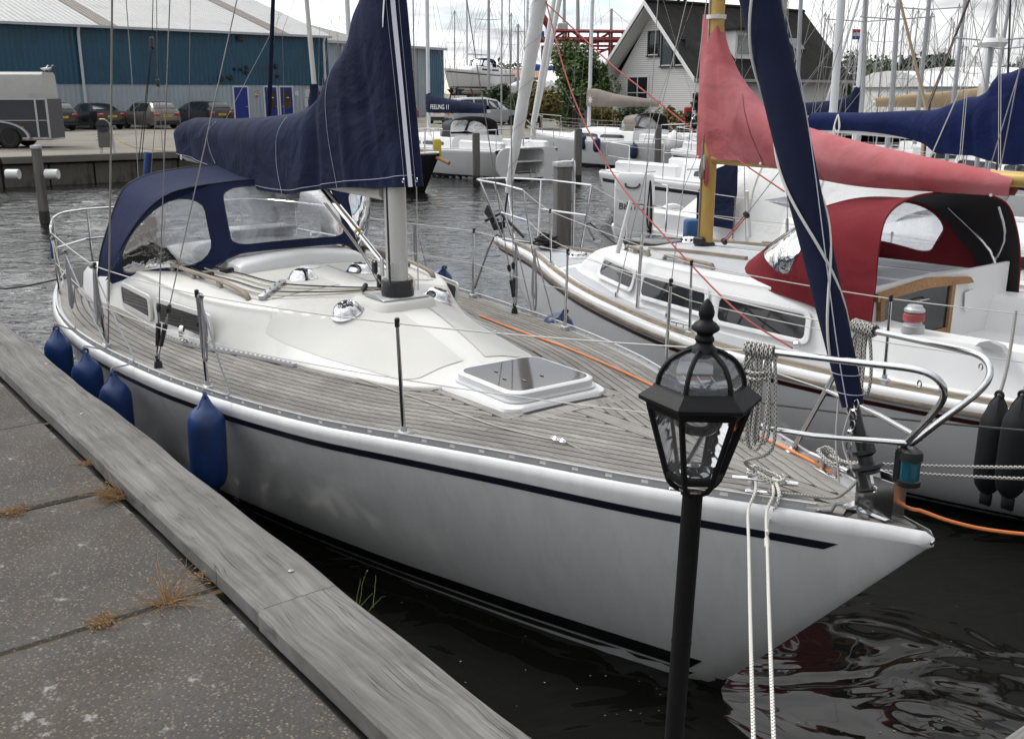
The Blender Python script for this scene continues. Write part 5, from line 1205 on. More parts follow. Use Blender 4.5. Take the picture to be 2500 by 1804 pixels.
 mb = MB(); mb.lathe([(.052, .206), (.055, .19), (.05, .165), (.035, .148), (.015, .141), (0, .14)], 20, hl, Mx, cap=False); mb.build('bulb_glass', 'glass_clear', t)
 return t
lantern()
# ------------------------------------------------------------------ second boat (red canvas); near side = local -y
A2 = R(143); B2 = Vector((-.2, 12.38, 0)); u2 = Vector((math.sin(A2), math.cos(A2), 0)); f2 = Vector((-u2.y, u2.x, 0))
b2 = thing('sailboat', 'white sloop with red sprayhood, faded red sail cover and gold mast', 'sailboat', B2, math.atan2(u2.y, u2.x))
def W2(s, w, z): return B2 + u2 * s - f2 * w + Vector((0, 0, z))
def L2(v): d = Vector(v) - B2; return Vector((d.dot(u2), -d.dot(f2), v[2]))      # (aft, towards us, up)
def b2w(px, py, w): return L2(plane_hit(px, py, B2 - f2 * w, f2))
def b2s(px, py, s): return L2(plane_hit(px, py, B2 + u2 * s, u2))
def b2z(px, py, z): return L2(atz(px, py, z))
def N(p): return Vector((p[0], -p[1], p[2]))       # near-positive coordinates -> local
H2 = Hull(8.7, [(0, .012), (.3, .09), (1.08, .30), (1.95, .68), (2.6, .94), (3.2, 1.12), (4.2, 1.36), (5.07, 1.46), (5.82, 1.43), (6.44, 1.34), (7.18, 1.17), (8.0, .95), (8.7, .75)],
          [(0, 1.17), (1.08, 1.105), (1.95, 1.055), (3.2, 1.0), (4.2, .97), (5.07, .952), (6, .95), (7.2, .96), (8.7, 1.0)],
          [(1.1, 0), (1.6, .2), (2.5, .55), (3.5, .88), (4.5, 1.06), (5.4, 1.06), (6.2, .86), (7.0, .58), (7.6, .3), (8.2, .06), (8.7, 0)], 1.1, .55)
def zd2(x, w): W = H2.ws(x); return H2.zs(x) - .004 + .05 * min(1, W / 1.0) * (1 - min(1, abs(w) / W) ** 2)
CB2 = [(1.85, .16), (1.95, .30), (2.15, .42), (2.6, .58), (3.2, .82), (3.5, .905), (4.37, 1.035), (4.6, 1.055), (5.2, 1.06), (5.9, 1.02)]
ZC2 = [(1.85, 1.13), (1.95, 1.2), (2.1, 1.28), (2.4, 1.36), (2.9, 1.41), (3.46, 1.45), (4.5, 1.48), (5.9, 1.52)]
def cab2(x):
 cb = interp(x, CB2); zb = zd2(x, cb); zc = max(interp(x, ZC2), zb + .05); h = zc - zb; ins = min(.14, cb * .4)
 ctl = [(cb + .02, zb - .02), (cb, zb + .02), (cb - .3 * ins, zb + .40 * h), (cb - .85 * ins, zb + .72 * h), (cb - ins - .03, zb + .82 * h), (cb * .5, zc - .02), (0, zc)]
 c3 = crom([(x, a, b) for a, b in ctl], 5); return [tuple(p) for p in c3] + [(p.x, -p.y, p.z) for p in reversed(c3[:-1])]
def cz2(x, w):
 r = sorted([p for p in cab2(x) if p[1] >= -1e-6], key=lambda p: p[1]); w = abs(w)
 for a, b in zip(r, r[1:]):
  if a[1] <= w <= b[1]: return lerp(a[2], b[2], (w - a[1]) / max(1e-6, b[1] - a[1]))
 return r[-1][2]
def boat2():
 mb = MB(); H2.mesh(mb); mb.build('hull', 'gelcoat_gloss', b2, ang=60)
 for sd in (1, -1):
  mb = MB(); H2.band(mb, .12, 8.6, lambda x: H2.zs(x) - .115, lambda x: H2.zs(x) - .15, .003, sd); mb.build('sheer_stripe', 'oxblood', b2, ang=60)
  mb = MB(); H2.band(mb, 1.05, 8.2, lambda x: .10, lambda x: -.2, .003, sd, .1, nv=4); mb.build('boot_stripe', 'black_gel', b2, ang=60)
  xs = [.05 + .12 * i for i in range(71)]
  mb = MB(); mb.loft([[(x, sd * (H2.w_at(x, H2.zs(x) - .07) + a), H2.zs(x) - .07 + b) for a, b in ((-.01, -.02), (.018, -.018), (.024, 0), (.018, .018), (-.01, .02))] for x in xs], True, True, True); mb.build('rubbing_strake', 'teak_rail', b2, ang=40)
  xs = [.6 + .1 * i for i in range(22)] + [2.9 + .12 * i for i in range(46)]
  mb = MB(); mb.loft([[(x, sd * (H2.ws(x) - .045 + a), H2.zs(x) + b) for a, b in ((-.022, -.01), (.022, -.01), (.017, .035), (-.017, .035))] for x in xs], True, True, True); mb.build('toe_rail', 'teak_rail', b2, ang=40)
 mb = MB(); H2.deck(mb, zd2, 0, 8.7); dk = mb.build('deck', 'gelcoat_white', b2, ang=60)
 def panel(x0, x1, fi, fo, n=24):
  for sd in (1, -1):
   mb = MB(); mb.loft([[(x, sd * lerp(fi(x), fo(x), k / 3), zd2(x, lerp(fi(x), fo(x), k / 3)) + .004) for k in range(4)] for x in [lerp(x0, x1, i / n) for i in range(n + 1)]], False); mb.build('deck_panel', 'deck_grey', dk)
 panel(.5, 1.83, lambda x: .02, lambda x: H2.ws(x) - .13, 14); panel(1.95, 6.0, lambda x: interp(x, CB2) + .07, lambda x: H2.ws(x) - .13)
 xs = [1.85, 1.9, 1.97, 2.05, 2.15, 2.3] + [2.5 + .17 * i for i in range(21)]
 mb = MB(); mb.loft([cab2(x) for x in xs], False, True, True); cab = mb.build('coachroof', 'gelcoat_white', b2, ang=60)
 for sd in (1, -1):      # grey nonskid on the roof
  mb = MB(); mb.loft([[(x, sd * f * (interp(x, CB2) - .22), cz2(x, f * (interp(x, CB2) - .22)) + .004) for f in (.04, .35, .7, 1)] for x in [2.5 + .1 * i for i in range(34)]], False); mb.build('roof_panel', 'deck_grey', cab)
  # windows
  for (x0, x1, zc, hh) in ((2.55, 3.3, .17, .065), (3.5, 4.37, .175, .078), (4.56, 5.42, .175, .088)):
   cx = (x0 + x1) / 2; zb = zd2(cx, 1.0) + zc
   def surf(u, v, o=0):
    r = [p for p in cab2(u) if p[1] >= 0][:18];
    for a, b in zip(r, r[1:]):
     if a[2] <= v <= b[2]: t = (v - a[2]) / max(1e-6, b[2] - a[2]); return (u, sd * (lerp(a[1], b[1], t) + o), v + o * .4)
    return (u, sd * (r[0][1] + o), v)
   K = [[surf(u, v) for v in (zb - .1, zb + .1)] for u in (x0, x1)]
   def surf(u, v, o=0):
    a = (u - x0) / (x1 - x0); b = (v - zb + .1) / .2; p = lerp(lerp(Vector(K[0][0]), Vector(K[0][1]), b), lerp(Vector(K[1][0]), Vector(K[1][1]), b), a); return (p.x, p.y + sd * (o + .026), p.z)
   hx = (x1 - x0) / 2; oo, o1, ii = rrect(cx, zb, hx + .05, hh + .035, .06, 5, -.15), rrect(cx, zb, hx + .015, hh + .015, .05, 5, -.15), rrect(cx, zb, hx, hh, .04, 5, -.15)
   mb = MB(); mb.loft([[surf(a, b, -.004) for a, b in oo], [surf(a, b, .012) for a, b in oo], [surf(a, b, .013) for a, b in o1], [surf(a, b, .004) for a, b in ii]], True); w = mb.build('window', 'gelcoat_white', b2, ang=40)
   mb = MB(); mb.loft([[surf(cx + (a - cx) * f, zb + (b - zb) * f, .008) for a, b in ii] for f in (1, .75, .5, .25, .02)], True); mb.build('pane', 'window_dark', w)
  for (x0, x1) in ((2.75, 3.3), (3.55, 4.25)):
   gp = [(x, sd * (interp(x, CB2) - .24), cz2(x, interp(x, CB2) - .24) + dz) for x, dz in ((x0, .0), (x0 + .03, .04), ((x0 + x1) / 2, .045), (x1 - .03, .04), (x1, 0))]
   mb = MB(); mb.tube(gp, .018, 6, flat=1.2); mb.box(((x0 + x1) / 2, gp[2][1], gp[2][2] - .025), (.07, .03, .05)); mb.build('grab_rail', 'teak_rail', b2)
  mb = MB(); mb.loft([[(x, sd * (.42 + a), cz2(x, .42) + b) for a, b in ((-.02, .0), (.02, 0), (.02, .03), (-.02, .03))] for x in (3.1, 3.5, 3.9, 4.3)], True, True, True); mb.build('roof_runner', 'teak_rail', b2, ang=30)
 # vents, hatch, bits
 for (x, w, z, rr) in ((1.55, .0, None, .13), (2.75, 0, None, .0), (3.0, -.25, None, .11)):
  zz = zd2(x, w) if x < 1.9 else cz2(x, w)
  if rr:
   mb = MB(); mb.lathe([(rr, 0), (rr, .012), (rr * .8, .03), (rr * .75, .05), (rr * .45, .06), (0, .06)], 20, (x, -w, zz), cap=False); v = mb.build('vent', 'chrome', b2)
   for k in range(10): a = k * math.pi / 5; mb = MB(); mb.lathe([(.012, 0), (.012, .006), (0, .007)], 8, (x + rr * .79 * math.cos(a), -w + rr * .79 * math.sin(a), zz + .036), rotto((math.cos(a), math.sin(a), .5)), cap=False); mb.build('vent_hole', 'plastic_black', v)
  else:
   mb = MB(); mb.loft([[(a, b, zz - .02 + z_) for a, b in rrect(x, 0, h_, h_, .06)] for h_, z_ in ((.24, 0), (.24, .05), (.22, .06))], True, True, True); mb.build('hatch', 'acrylic', b2, ang=40)
 # cockpit
 def cr(x, h, sd):
  W = min(interp(x, CB2), H2.ws(x) - .22) if x < 6 else H2.ws(x) - .25
  return [(x, sd * w, z) for w, z in ((W + .03, zd2(x, W) - .02), (W - .01, 1.0 + h * .7), (W - .05, 1.0 + h), (W - .27, 1.0 + h), (W - .31, 1.0 + h * .8), (W - .42, .72))]
 for sd in (1, -1):
  mb = MB(); mb.loft([cr(x, h, sd) for x, h in ((5.86, .27), (6.3, .27), (6.9, .26), (7.5, .25), (8.0, .22))], False, True, True); co = mb.build('coaming', 'gelcoat_white', b2, ang=40)
 mb = MB(); mb.box((7.0, 0, .5), (2.3, 1.6, .04)); mb.box((7.0, .60, .82), (2.2, .36, .06), None, 0, .02); mb.box((7.0, -.60, .82), (2.2, .36, .06), None, 0, .02); mb.box((8.3, 0, .95), (.5, 1.5, .1)); ck = mb.build('cockpit', 'gelcoat_white', b2, smooth=False)
 for i in range(6): mb = MB(); mb.box((6.75, .46 + .055 * i, .865), (1.0, .035, .02), None, 0, .004); mb.build('seat_slat', 'teak', ck)
 for i in range(4): mb = MB(); mb.box((7.6, .46 + .06 * i, .865), (.55, .04, .02), None, 0, .004); mb.build('seat_slat', 'teak', ck)
 mb = MB(); mb.lathe([(.10, 0), (.10, .012), (.09, .016), (0, .016)], 24, (6.62, .78, 1.06), rotto((0, -1, .25)), cap=False); mb.build('speaker', 'greige', b2)
 mb = MB(); mb.loft([[(6.98 + a, .79 + o_ , 1.05 + b) for a, b in rrect(0, 0, .16 - i_, .075 - i_, .07 - i_)] for o_, i_ in ((0, 0), (-.02, .0), (-.02, .03), (.02, .035))], True, False, True); mb.build('locker_opening', 'plastic_black', b2)
 # companionway bulkhead: wood frame, dark washboards
 X = 5.93
 mb = MB();
 def bar(pts, w, m='teak_warm'): mb.prism([(X, *p) for p in pts], (w, 0, 0))
 mb.box((X - .02, 0, 1.15), (.03, 1.9, .75)); bh = mb.build('bulkhead', 'gelcoat_white', b2, smooth=False)
 tl, tr, br, bl_ = (.34, 1.56), (-.34, 1.56), (-.24, .98), (.24, .98)
 mb = MB(); mb.prism([(X, -.95, 1.48), (X, -.3, 1.53), (X, .30, 1.47), (X, .36, 1.42), (X, -.3, 1.45), (X, -.95, 1.42)], (.03, 0, 0)); mb.build('door_lintel', 'teak_warm', bh, smooth=False)
 for sg in (1, -1):
  mb = MB(); mb.prism([(X, -.42 + sg * .5, 1.46), (X, -.42 + sg * .45, 1.46), (X, -.38 + sg * .40, .70), (X, -.38 + sg * .45, .70)], (.035, 0, 0)); mb.build('door_post', 'teak_warm', bh, smooth=False)
 mb = MB(); mb.prism([(X, .05, 1.44), (X, -.88, 1.44), (X, -.85, 1.10), (X, .04, 1.10)], (.015, 0, 0)); p_ = mb.build('washboard', 'washboard', bh, smooth=False)
 mb = MB(); mb.tube([(X + .03, -.3, 1.37), (X + .05, -.32, 1.375), (X + .05, -.44, 1.375), (X + .03, -.46, 1.37)], .008, 6); mb.build('handle', 'chrome', bh)
 mb = MB(); mb.prism([(X, .05, 1.10), (X, -.87, 1.10), (X, -.865, 1.05), (X, .045, 1.05)], (.03, 0, 0)); mb.build('door_rail', 'teak_warm', bh, smooth=False)
 mb = MB(); mb.prism([(X, .05, 1.05), (X, -.86, 1.05), (X, -.8, .70), (X, .02, .70)], (.012, 0, 0)); mb.build('washboard', 'washboard', bh, smooth=False)
 mb = MB(); mb.box((X + .03, -.25, 1.0), (.012, .05, .035), None, 0, .004); mb.build('latch', 'chrome', bh)
 mb = MB(); mb.box((X + .02, .32, 1.28), (.012, .11, .16), Matrix.Rotation(.15, 3, 'X'), 0, .004); mb.build('notice', 'white_plastic', bh)
 # winch with red rope
 c = Vector((6.28, -(H2.ws(6.28) - .25 - .12), 1.27)); mb = MB(); mb.lathe([(.075, 0), (.078, .05), (.06, .06), (.05, .09), (.05, .13), (.07, .15), (.068, .165), (.055, .175), (.05, .19), (.02, .195), (0, .195)], 24, c, cap=False); wn = mb.build('winch', 'alu', b2, ang=40)
 mb = MB(); mb.tube(crom(wraps(c + Vector((0, 0, .105)), (0, 0, 1), .063, 4, .05), 2), .009, 6); mb.build('winch_rope', 'rope_red', wn)
 mb = MB(); mb.prism([(6.75, c.y - .03, 1.27), (6.95, c.y - .03, 1.27), (6.92, c.y - .03, 1.30), (6.84, c.y - .03, 1.32), (6.78, c.y - .03, 1.30)], (0, .06, 0)); mb.build('cleat', 'alu', b2)
 # hood
 rear = [(5.98, 1.05, 1.20), (5.97, 1.02, 1.55), (5.93, .96, 1.82), (5.88, .82, 2.02), (5.80, .45, 2.11), (5.77, 0, 2.13)]
 front = [(5.75, 1.05, 1.32), (5.48, 1.02, 1.62), (5.27, .94, 1.86), (5.18, .76, 1.97), (5.14, .4, 2.02), (5.12, 0, 2.04)]
 base = [(5.95, 1.07, 1.17), (5.72, 1.05, 1.25), (5.45, 1.0, 1.315), (4.95, .93, 1.36), (4.55, .74, 1.42), (4.30, .36, 1.46), (4.24, 0, 1.48)]
 h = hood(b2, rear, front, base, [(.17, .40, .012, .06, .70, .4), (.40, .60, .012, .06, .70, .3), (.60, .83, .012, .06, .70, .4)], 'red_hood', 'vinyl', seam='red_hood')
 mb = MB(); mb.tube(crom([(5.92, .85, 1.25), (5.80, .86, 1.6), (5.4, .84, 1.93)], 5), .011, 8); mb.tube(crom([(5.75, .87, 1.35), (5.9, .87, 1.7), (5.85, .80, 1.98)], 4), .010, 8); mb.build('hood_bow', 'steel', h)
 # mast, boom, cover
 z0 = cz2(3.43, 0) - .01; ms = mast(b2, (3.43, 0, z0), 9.5, .085, .06, 'mast_gold')
 mb = MB(); mb.box((3.43 - .03, -.061, z0 + 1.5), (.012, .008, 3.2)); mb.build('sail_track', 'wire', ms)
 mb = MB(); mb.lathe([(.1, 0), (.1, .03), (.085, .05)], 16, (3.43, 0, z0)); mb.box((3.43, -.08, z0 + .06), (.14, .05, .08), None, 0, .015); mb.build('mast_foot', 'plastic_black', ms)
 mb = MB(); mb.tube([(3.5, 0, 2.28), (6.7, 0, 2.27)], .055, 12); mb.build('boom', 'mast_gold', b2)
 tp = [(1716, 36), (1740, 36), (1758, 36), (1764, 80), (1778, 130), (1800, 178), (1832, 222), (1872, 268), (1960, 306), (2100, 346), (2300, 391), (2486, 428)]
 bt = [(1692, 388), (1720, 390), (1750, 391), (1785, 392), (1815, 394), (1845, 399), (1880, 407), (1925, 417), (2000, 437), (2120, 457), (2300, 470), (2462, 480)]
 wd = [.012, .085, .095, .10, .115, .125, .135, .145, .15, .145, .12, .08]
 T = [b2w(x, y, 0) for x, y in tp]; Bt = [b2w(x, y, .05) for x, y in bt]
 cv, S = cover_fan(b2, [(p.x, 0, p.z) for p in T], [(p.x, 0, p.z) for p in Bt], wd, 'red_faded', 0, .014, seed=9, nf=5, bottom=.55)
 mb = MB(); mb.lathe([(.088, 0), (.09, .035)], 20, (3.43, 0, T[0].z - .05)); mb.build('collar_band', 'white_canvas', cv)
 for u in (.03, .5, .72, .97):
  mb = MB(); mb.lathe([(.012, 0), (.012, .006), (0, .008)], 10, S(u, .985, -1) + Vector((0, -.006, 0)), rotto((0, -1, .2)), cap=False); mb.build('toggle', 'white_plastic', cv)
 for u in (.52, .745):
  mb = MB(); mb.tube([S(u, .1 + .9 * t / 12, -1) + Vector((0, -.003, 0)) for t in range(13)], .002, 4); mb.build('stitching', 'red_hood', cv)
 # furled white genoa
 a, b = b2w(1240, 470, 0), b2w(1318, 0, 0); d = (b - a); e = a + d * 3.4
 mb = MB(); n = 60; pts = [a + (e - a) * (i / n) for i in range(n + 1)]
 mb.tube(pts, [interp(i / n, [(0, .035), (.1, .065), (.3, .085), (.6, .08), (1, .03)]) * (1 + .05 * math.sin(i * 1.9)) for i in range(n + 1)], 12); g = mb.build('furled_genoa', 'white_canvas', b2, ang=60)
 mb = MB(); mb.tube(helix_line(a, e, lambda f: interp(f, [(0, .035), (.1, .065), (.3, .085), (.6, .08), (1, .03)]) + .002, 16, 420), .0022, 4); mb.build('leech_edge', 'wire', g)
 mb = MB(); mb.tube([Vector((.12, 0, 1.2)), a], .012, 8); mb.lathe([(.06, 0), (.062, .01), (.04, .015), (.04, .06), (.06, .065), (.06, .075)], 16, (.13, 0, 1.28)); mb.build('furler_drum', 'plastic_black', b2)
 rope('topping_lift', [b2w(1303, 22, 0), b2w(1313, 0, 0) + Vector((0, 0, .6))], .004, 'wire', b2)
 # red control line from the far rigging down to the near cleat
 rl = [b2w(1322, -40, -.1), b2w(1395, 225, .3), b2w(1500, 430, .55), b2w(1640, 595, .9), b2w(1800, 760, 1.15), N((5.45, 1.2, 0))]; rl[-1] = b2w(1935, 850, 1.18)
 rope('red_line', [N(p) for p in rl], .0075, 'rope_red', b2); rope('red_line', [N(b2w(1335, 10, -.2)), N(b2w(1500, 165, .1)), N(b2w(1693, 318, .2))], .0075, 'rope_red', b2, smooth_n=0); rope('red_line', [N(b2w(1800, 390, .2)), N(b2w(1915, 468, .3))], .007, 'rope_red', b2, smooth_n=0)
 p = b2w(1945, 847, 1.18); mb = MB(); mb.lathe([(.03, -.02), (.035, 0), (.03, .02)], 14, N(p) + Vector((0, 0, .02)), rotto((1, .4, .3))); mb.build('turning_block', 'chrome', b2)
 # vang tackle
 va, vb = N(b2w(1768, 590, 0)), N(b2w(1822, 525, 0)); vc = N(b2w(1910, 410, 0))
 for k in (-.02, .02): rope('vang_line', [va + Vector((0, k, 0)), vb + Vector((0, k, 0))], .006, 'rope_red', b2, smooth_n=0)
 rope('vang_strop', [vb, vc], .004, 'wire', b2, smooth_n=0)
 for q in (va, vb): mb = MB(); mb.box(q, (.07, .05, .05), Matrix.Rotation(.7, 3, 'Y'), 0, .015); mb.build('block', 'plastic_black', b2)
 # halyard hank on the mast
 c = Vector((3.45, -.075, z0 + .78)); rr_ = random.Random(5)
 mb = MB(); mb.tube(crom(loops(c + Vector((.02, -.01, .05)), 4, .24, .05, (1, -.4, 0), None, 71), 4), .006, 6); mb.build('halyard_coil', 'rope_red', ms)
 mb = MB(); mb.tube(crom(loops(c + Vector((-.03, -.015, .06)), 3, .2, .04, (1, -.4, 0), None, 72), 4), .006, 6); mb.build('halyard_coil', 'rope_grey', ms)
 mb = MB(); mb.box(c + Vector((0, -.015, .02)), (.03, .02, .14), None, 0, .008); mb.build('mast_cleat', 'alu', ms)
 # rigging
 for sd in (1, -1):
  for (x, w, tz, tw, m, r_) in ((3.62, 1.06, 5.2, .75, 'wire', .004), (3.2, .93, 5.1, .05, 'wire', .004), (4.05, 1.12, 5.1, .05, 'wire', .004)):
   base = Vector((x, sd * w, zd2(x, w))); top = Vector((3.5, sd * tw, tz)); d = (top - base).normalized(); mb = MB(); mb.tube([base, base + d * 9 if tz < 3 else top], r_, 6); sh = mb.build('shroud', m, b2)
   mb = MB(); mb.tube([base + d * .05, base + d * .30], .009, 8); mb.tube([base - Vector((0, 0, .01)), base + Vector((0, 0, .05))], .018, 8); mb.build('turnbuckle', 'steel', sh)
  mb = MB(); mb.tube([(3.5, 0, 5.15), (3.55, sd * .76, 5.2)], .018, 8); mb.build('spreader', 'mast_gold', ms)
  x, w = 3.62, 1.06; mb = MB(); mb.tube([(x, sd * w, zd2(x, w) + .02), (x - .02, sd * (w - .05), zd2(x, w) + .66)], .016, 8); mb.build('shroud_cover', 'steel', b2)
  x, w = 3.2, .93; a_, b_ = Vector((x, sd * w, zd2(x, w) + .42)), Vector((x + .03, sd * (w - .12), zd2(x, w) + .90)); mb = MB(); mb.tube([a_, b_], [.024, .018], 10); mb.build('shroud_roller', 'white_plastic', b2)
  T_ = []
  for x in (1.75, 4.55, 6.3): T_.append(stanchion(b2, (x, sd * (H2.ws(x) - .05), H2.zs(x) + .01), .60, (0, sd * .02)))
  pu = [(-.28, 0, 1.84), (-.22, sd * .12, 1.845), (.05, sd * .26, 1.855), (.6, sd * .38, 1.86), (1.2, sd * .50, 1.84)]
  mb = MB(); mb.tube(crom(pu, 5), .0125, 8)
  for (x0, w0, x1, w1, z1) in ((.28, .09, -.05, .20, 1.85), (.62, .17, .45, .35, 1.858), (1.2, .35, 1.2, .50, 1.84)): mb.tube([(x0, sd * w0, H2.zs(x0)), (x1, sd * w1, z1)], .0115, 8)
  mb.tube([(.52, sd * .30, 1.52), (1.2, sd * .43, 1.50)], .011, 8); mb.build('pulpit', 'steel', b2)
  for dz, z0_ in ((0, 1.84), (-.30, 1.50)):
   P_ = [Vector((1.2, sd * (.50 if dz == 0 else .43), z0_))] + [t + Vector((0, 0, dz - .012)) for t in T_] + [Vector((8.4, sd * .85, 1.6 + dz))]
   mb = MB();
   for a_, b_ in zip(P_, P_[1:]): mb.tube(sag(a_, b_, .012, 5), .0036, 6)
   mb.build('lifeline', 'lifeline', b2)
  mb = MB(); mb.tube([(8.4, sd * .85, 1.0), (8.4, sd * .85, 1.62), (8.6, sd * .4, 1.64), (8.62, 0, 1.64)], .0125, 8); mb.build('pushpit', 'steel', b2)
  mb = MB(); c_ = Vector((4.35, sd * (H2.ws(4.35) - .12), zd2(4.35, H2.ws(4.35) - .12))); mb.tube([c_ + Vector((-.1, 0, .045)), c_ + Vector((.1, 0, .045))], .010, 8); mb.tube([c_ + Vector((-.04, 0, 0)), c_ + Vector((-.04, 0, .045))], .01, 6); mb.tube([c_ + Vector((.04, 0, 0)), c_ + Vector((.04, 0, .045))], .01, 6); mb.build('cleat', 'chrome', b2)
 # anchor on the bow, black rope pile
 mb = MB(); mb.tube([(-.22, .0, 1.33), (.1, 0, 1.45), (.5, .05, 1.20)], .018, 8); mb.box((-.12, 0, 1.42), (.22, .02, .12), Matrix.Rotation(.6, 3, 'Y'), 0, .008); mb.box((-.05, .04, 1.30), (.16, .14, .02), Matrix.Rotation(.9, 3, 'Y'), 0, .006); mb.build('anchor', 'fender_black', b2)
 mb = MB()
 for k in range(9): c_ = Vector((1.0 + .05 * math.sin(k * 2.1), .04 * math.cos(k * 1.7), zd2(1, 0) + .03 + .016 * k)); mb.tube([c_ + Vector(((.13 - .008 * k) * math.cos(t), (.13 - .008 * k) * math.sin(t), .015 * math.sin(2 * t + k))) for t in [q * math.pi / 9 for q in range(18)]], .012, 6, closed=True)
 o = mb.build('rope_pile', 'rope_black'); o.matrix_world = b2.matrix_basis @ o.matrix_basis; o.location = B2; o.rotation_euler = (0, 0, math.atan2(u2.y, u2.x)); tag(o, 'black mooring rope coiled in a heap on the grey foredeck', 'rope')
boat2()
tag(rope('mooring_line', [W2(.9, -.05, zd2(.9, 0) + .03), W2(.35, .1, 1.16), W2(.1, .1, 1.17), W1(5.8, -1.72, 1.1)], .011, 'rope_black', smooth_n=3), 'black spring line from the anchor bow across to the teak decked boat', 'rope')
tag(rope('mooring_line', [W2(1.15, -.6, 1.2), aty(1440, 545, 13.6), aty(1600, 660, 12.0), W2(3.2, -1.12, 1.05)], .012, 'rope_black', smooth_n=3), 'black rope hanging from the gold masted boat outside its far rail', 'rope')
for i, (px, lab) in enumerate(((2440, 'left one of the pair on the grey hull'), (2497, 'right one of the pair, cut by the right edge'))):
 p = aty(px, 965, 5.02 - .22 * i); o = fender_mesh(.55, .08, 'fender_black', True).build('fender', 'fender_black', None, ang=50); o.location = p; o.rotation_euler = (0, 0, 2.2); tag(o, 'dark cylinder fender, ' + lab, 'fender', 'dark fenders on the far grey hull')
 tag(rope('fender_lanyard', [p, aty(px + 20, 890, 5.1 - .22 * i), aty(px + 40, 760, 5.25 - .22 * i)], .009, 'rope_grey'), 'grey laid rope holding the dark fender, ' + lab.split(',')[0], 'rope', 'dark fender ropes')
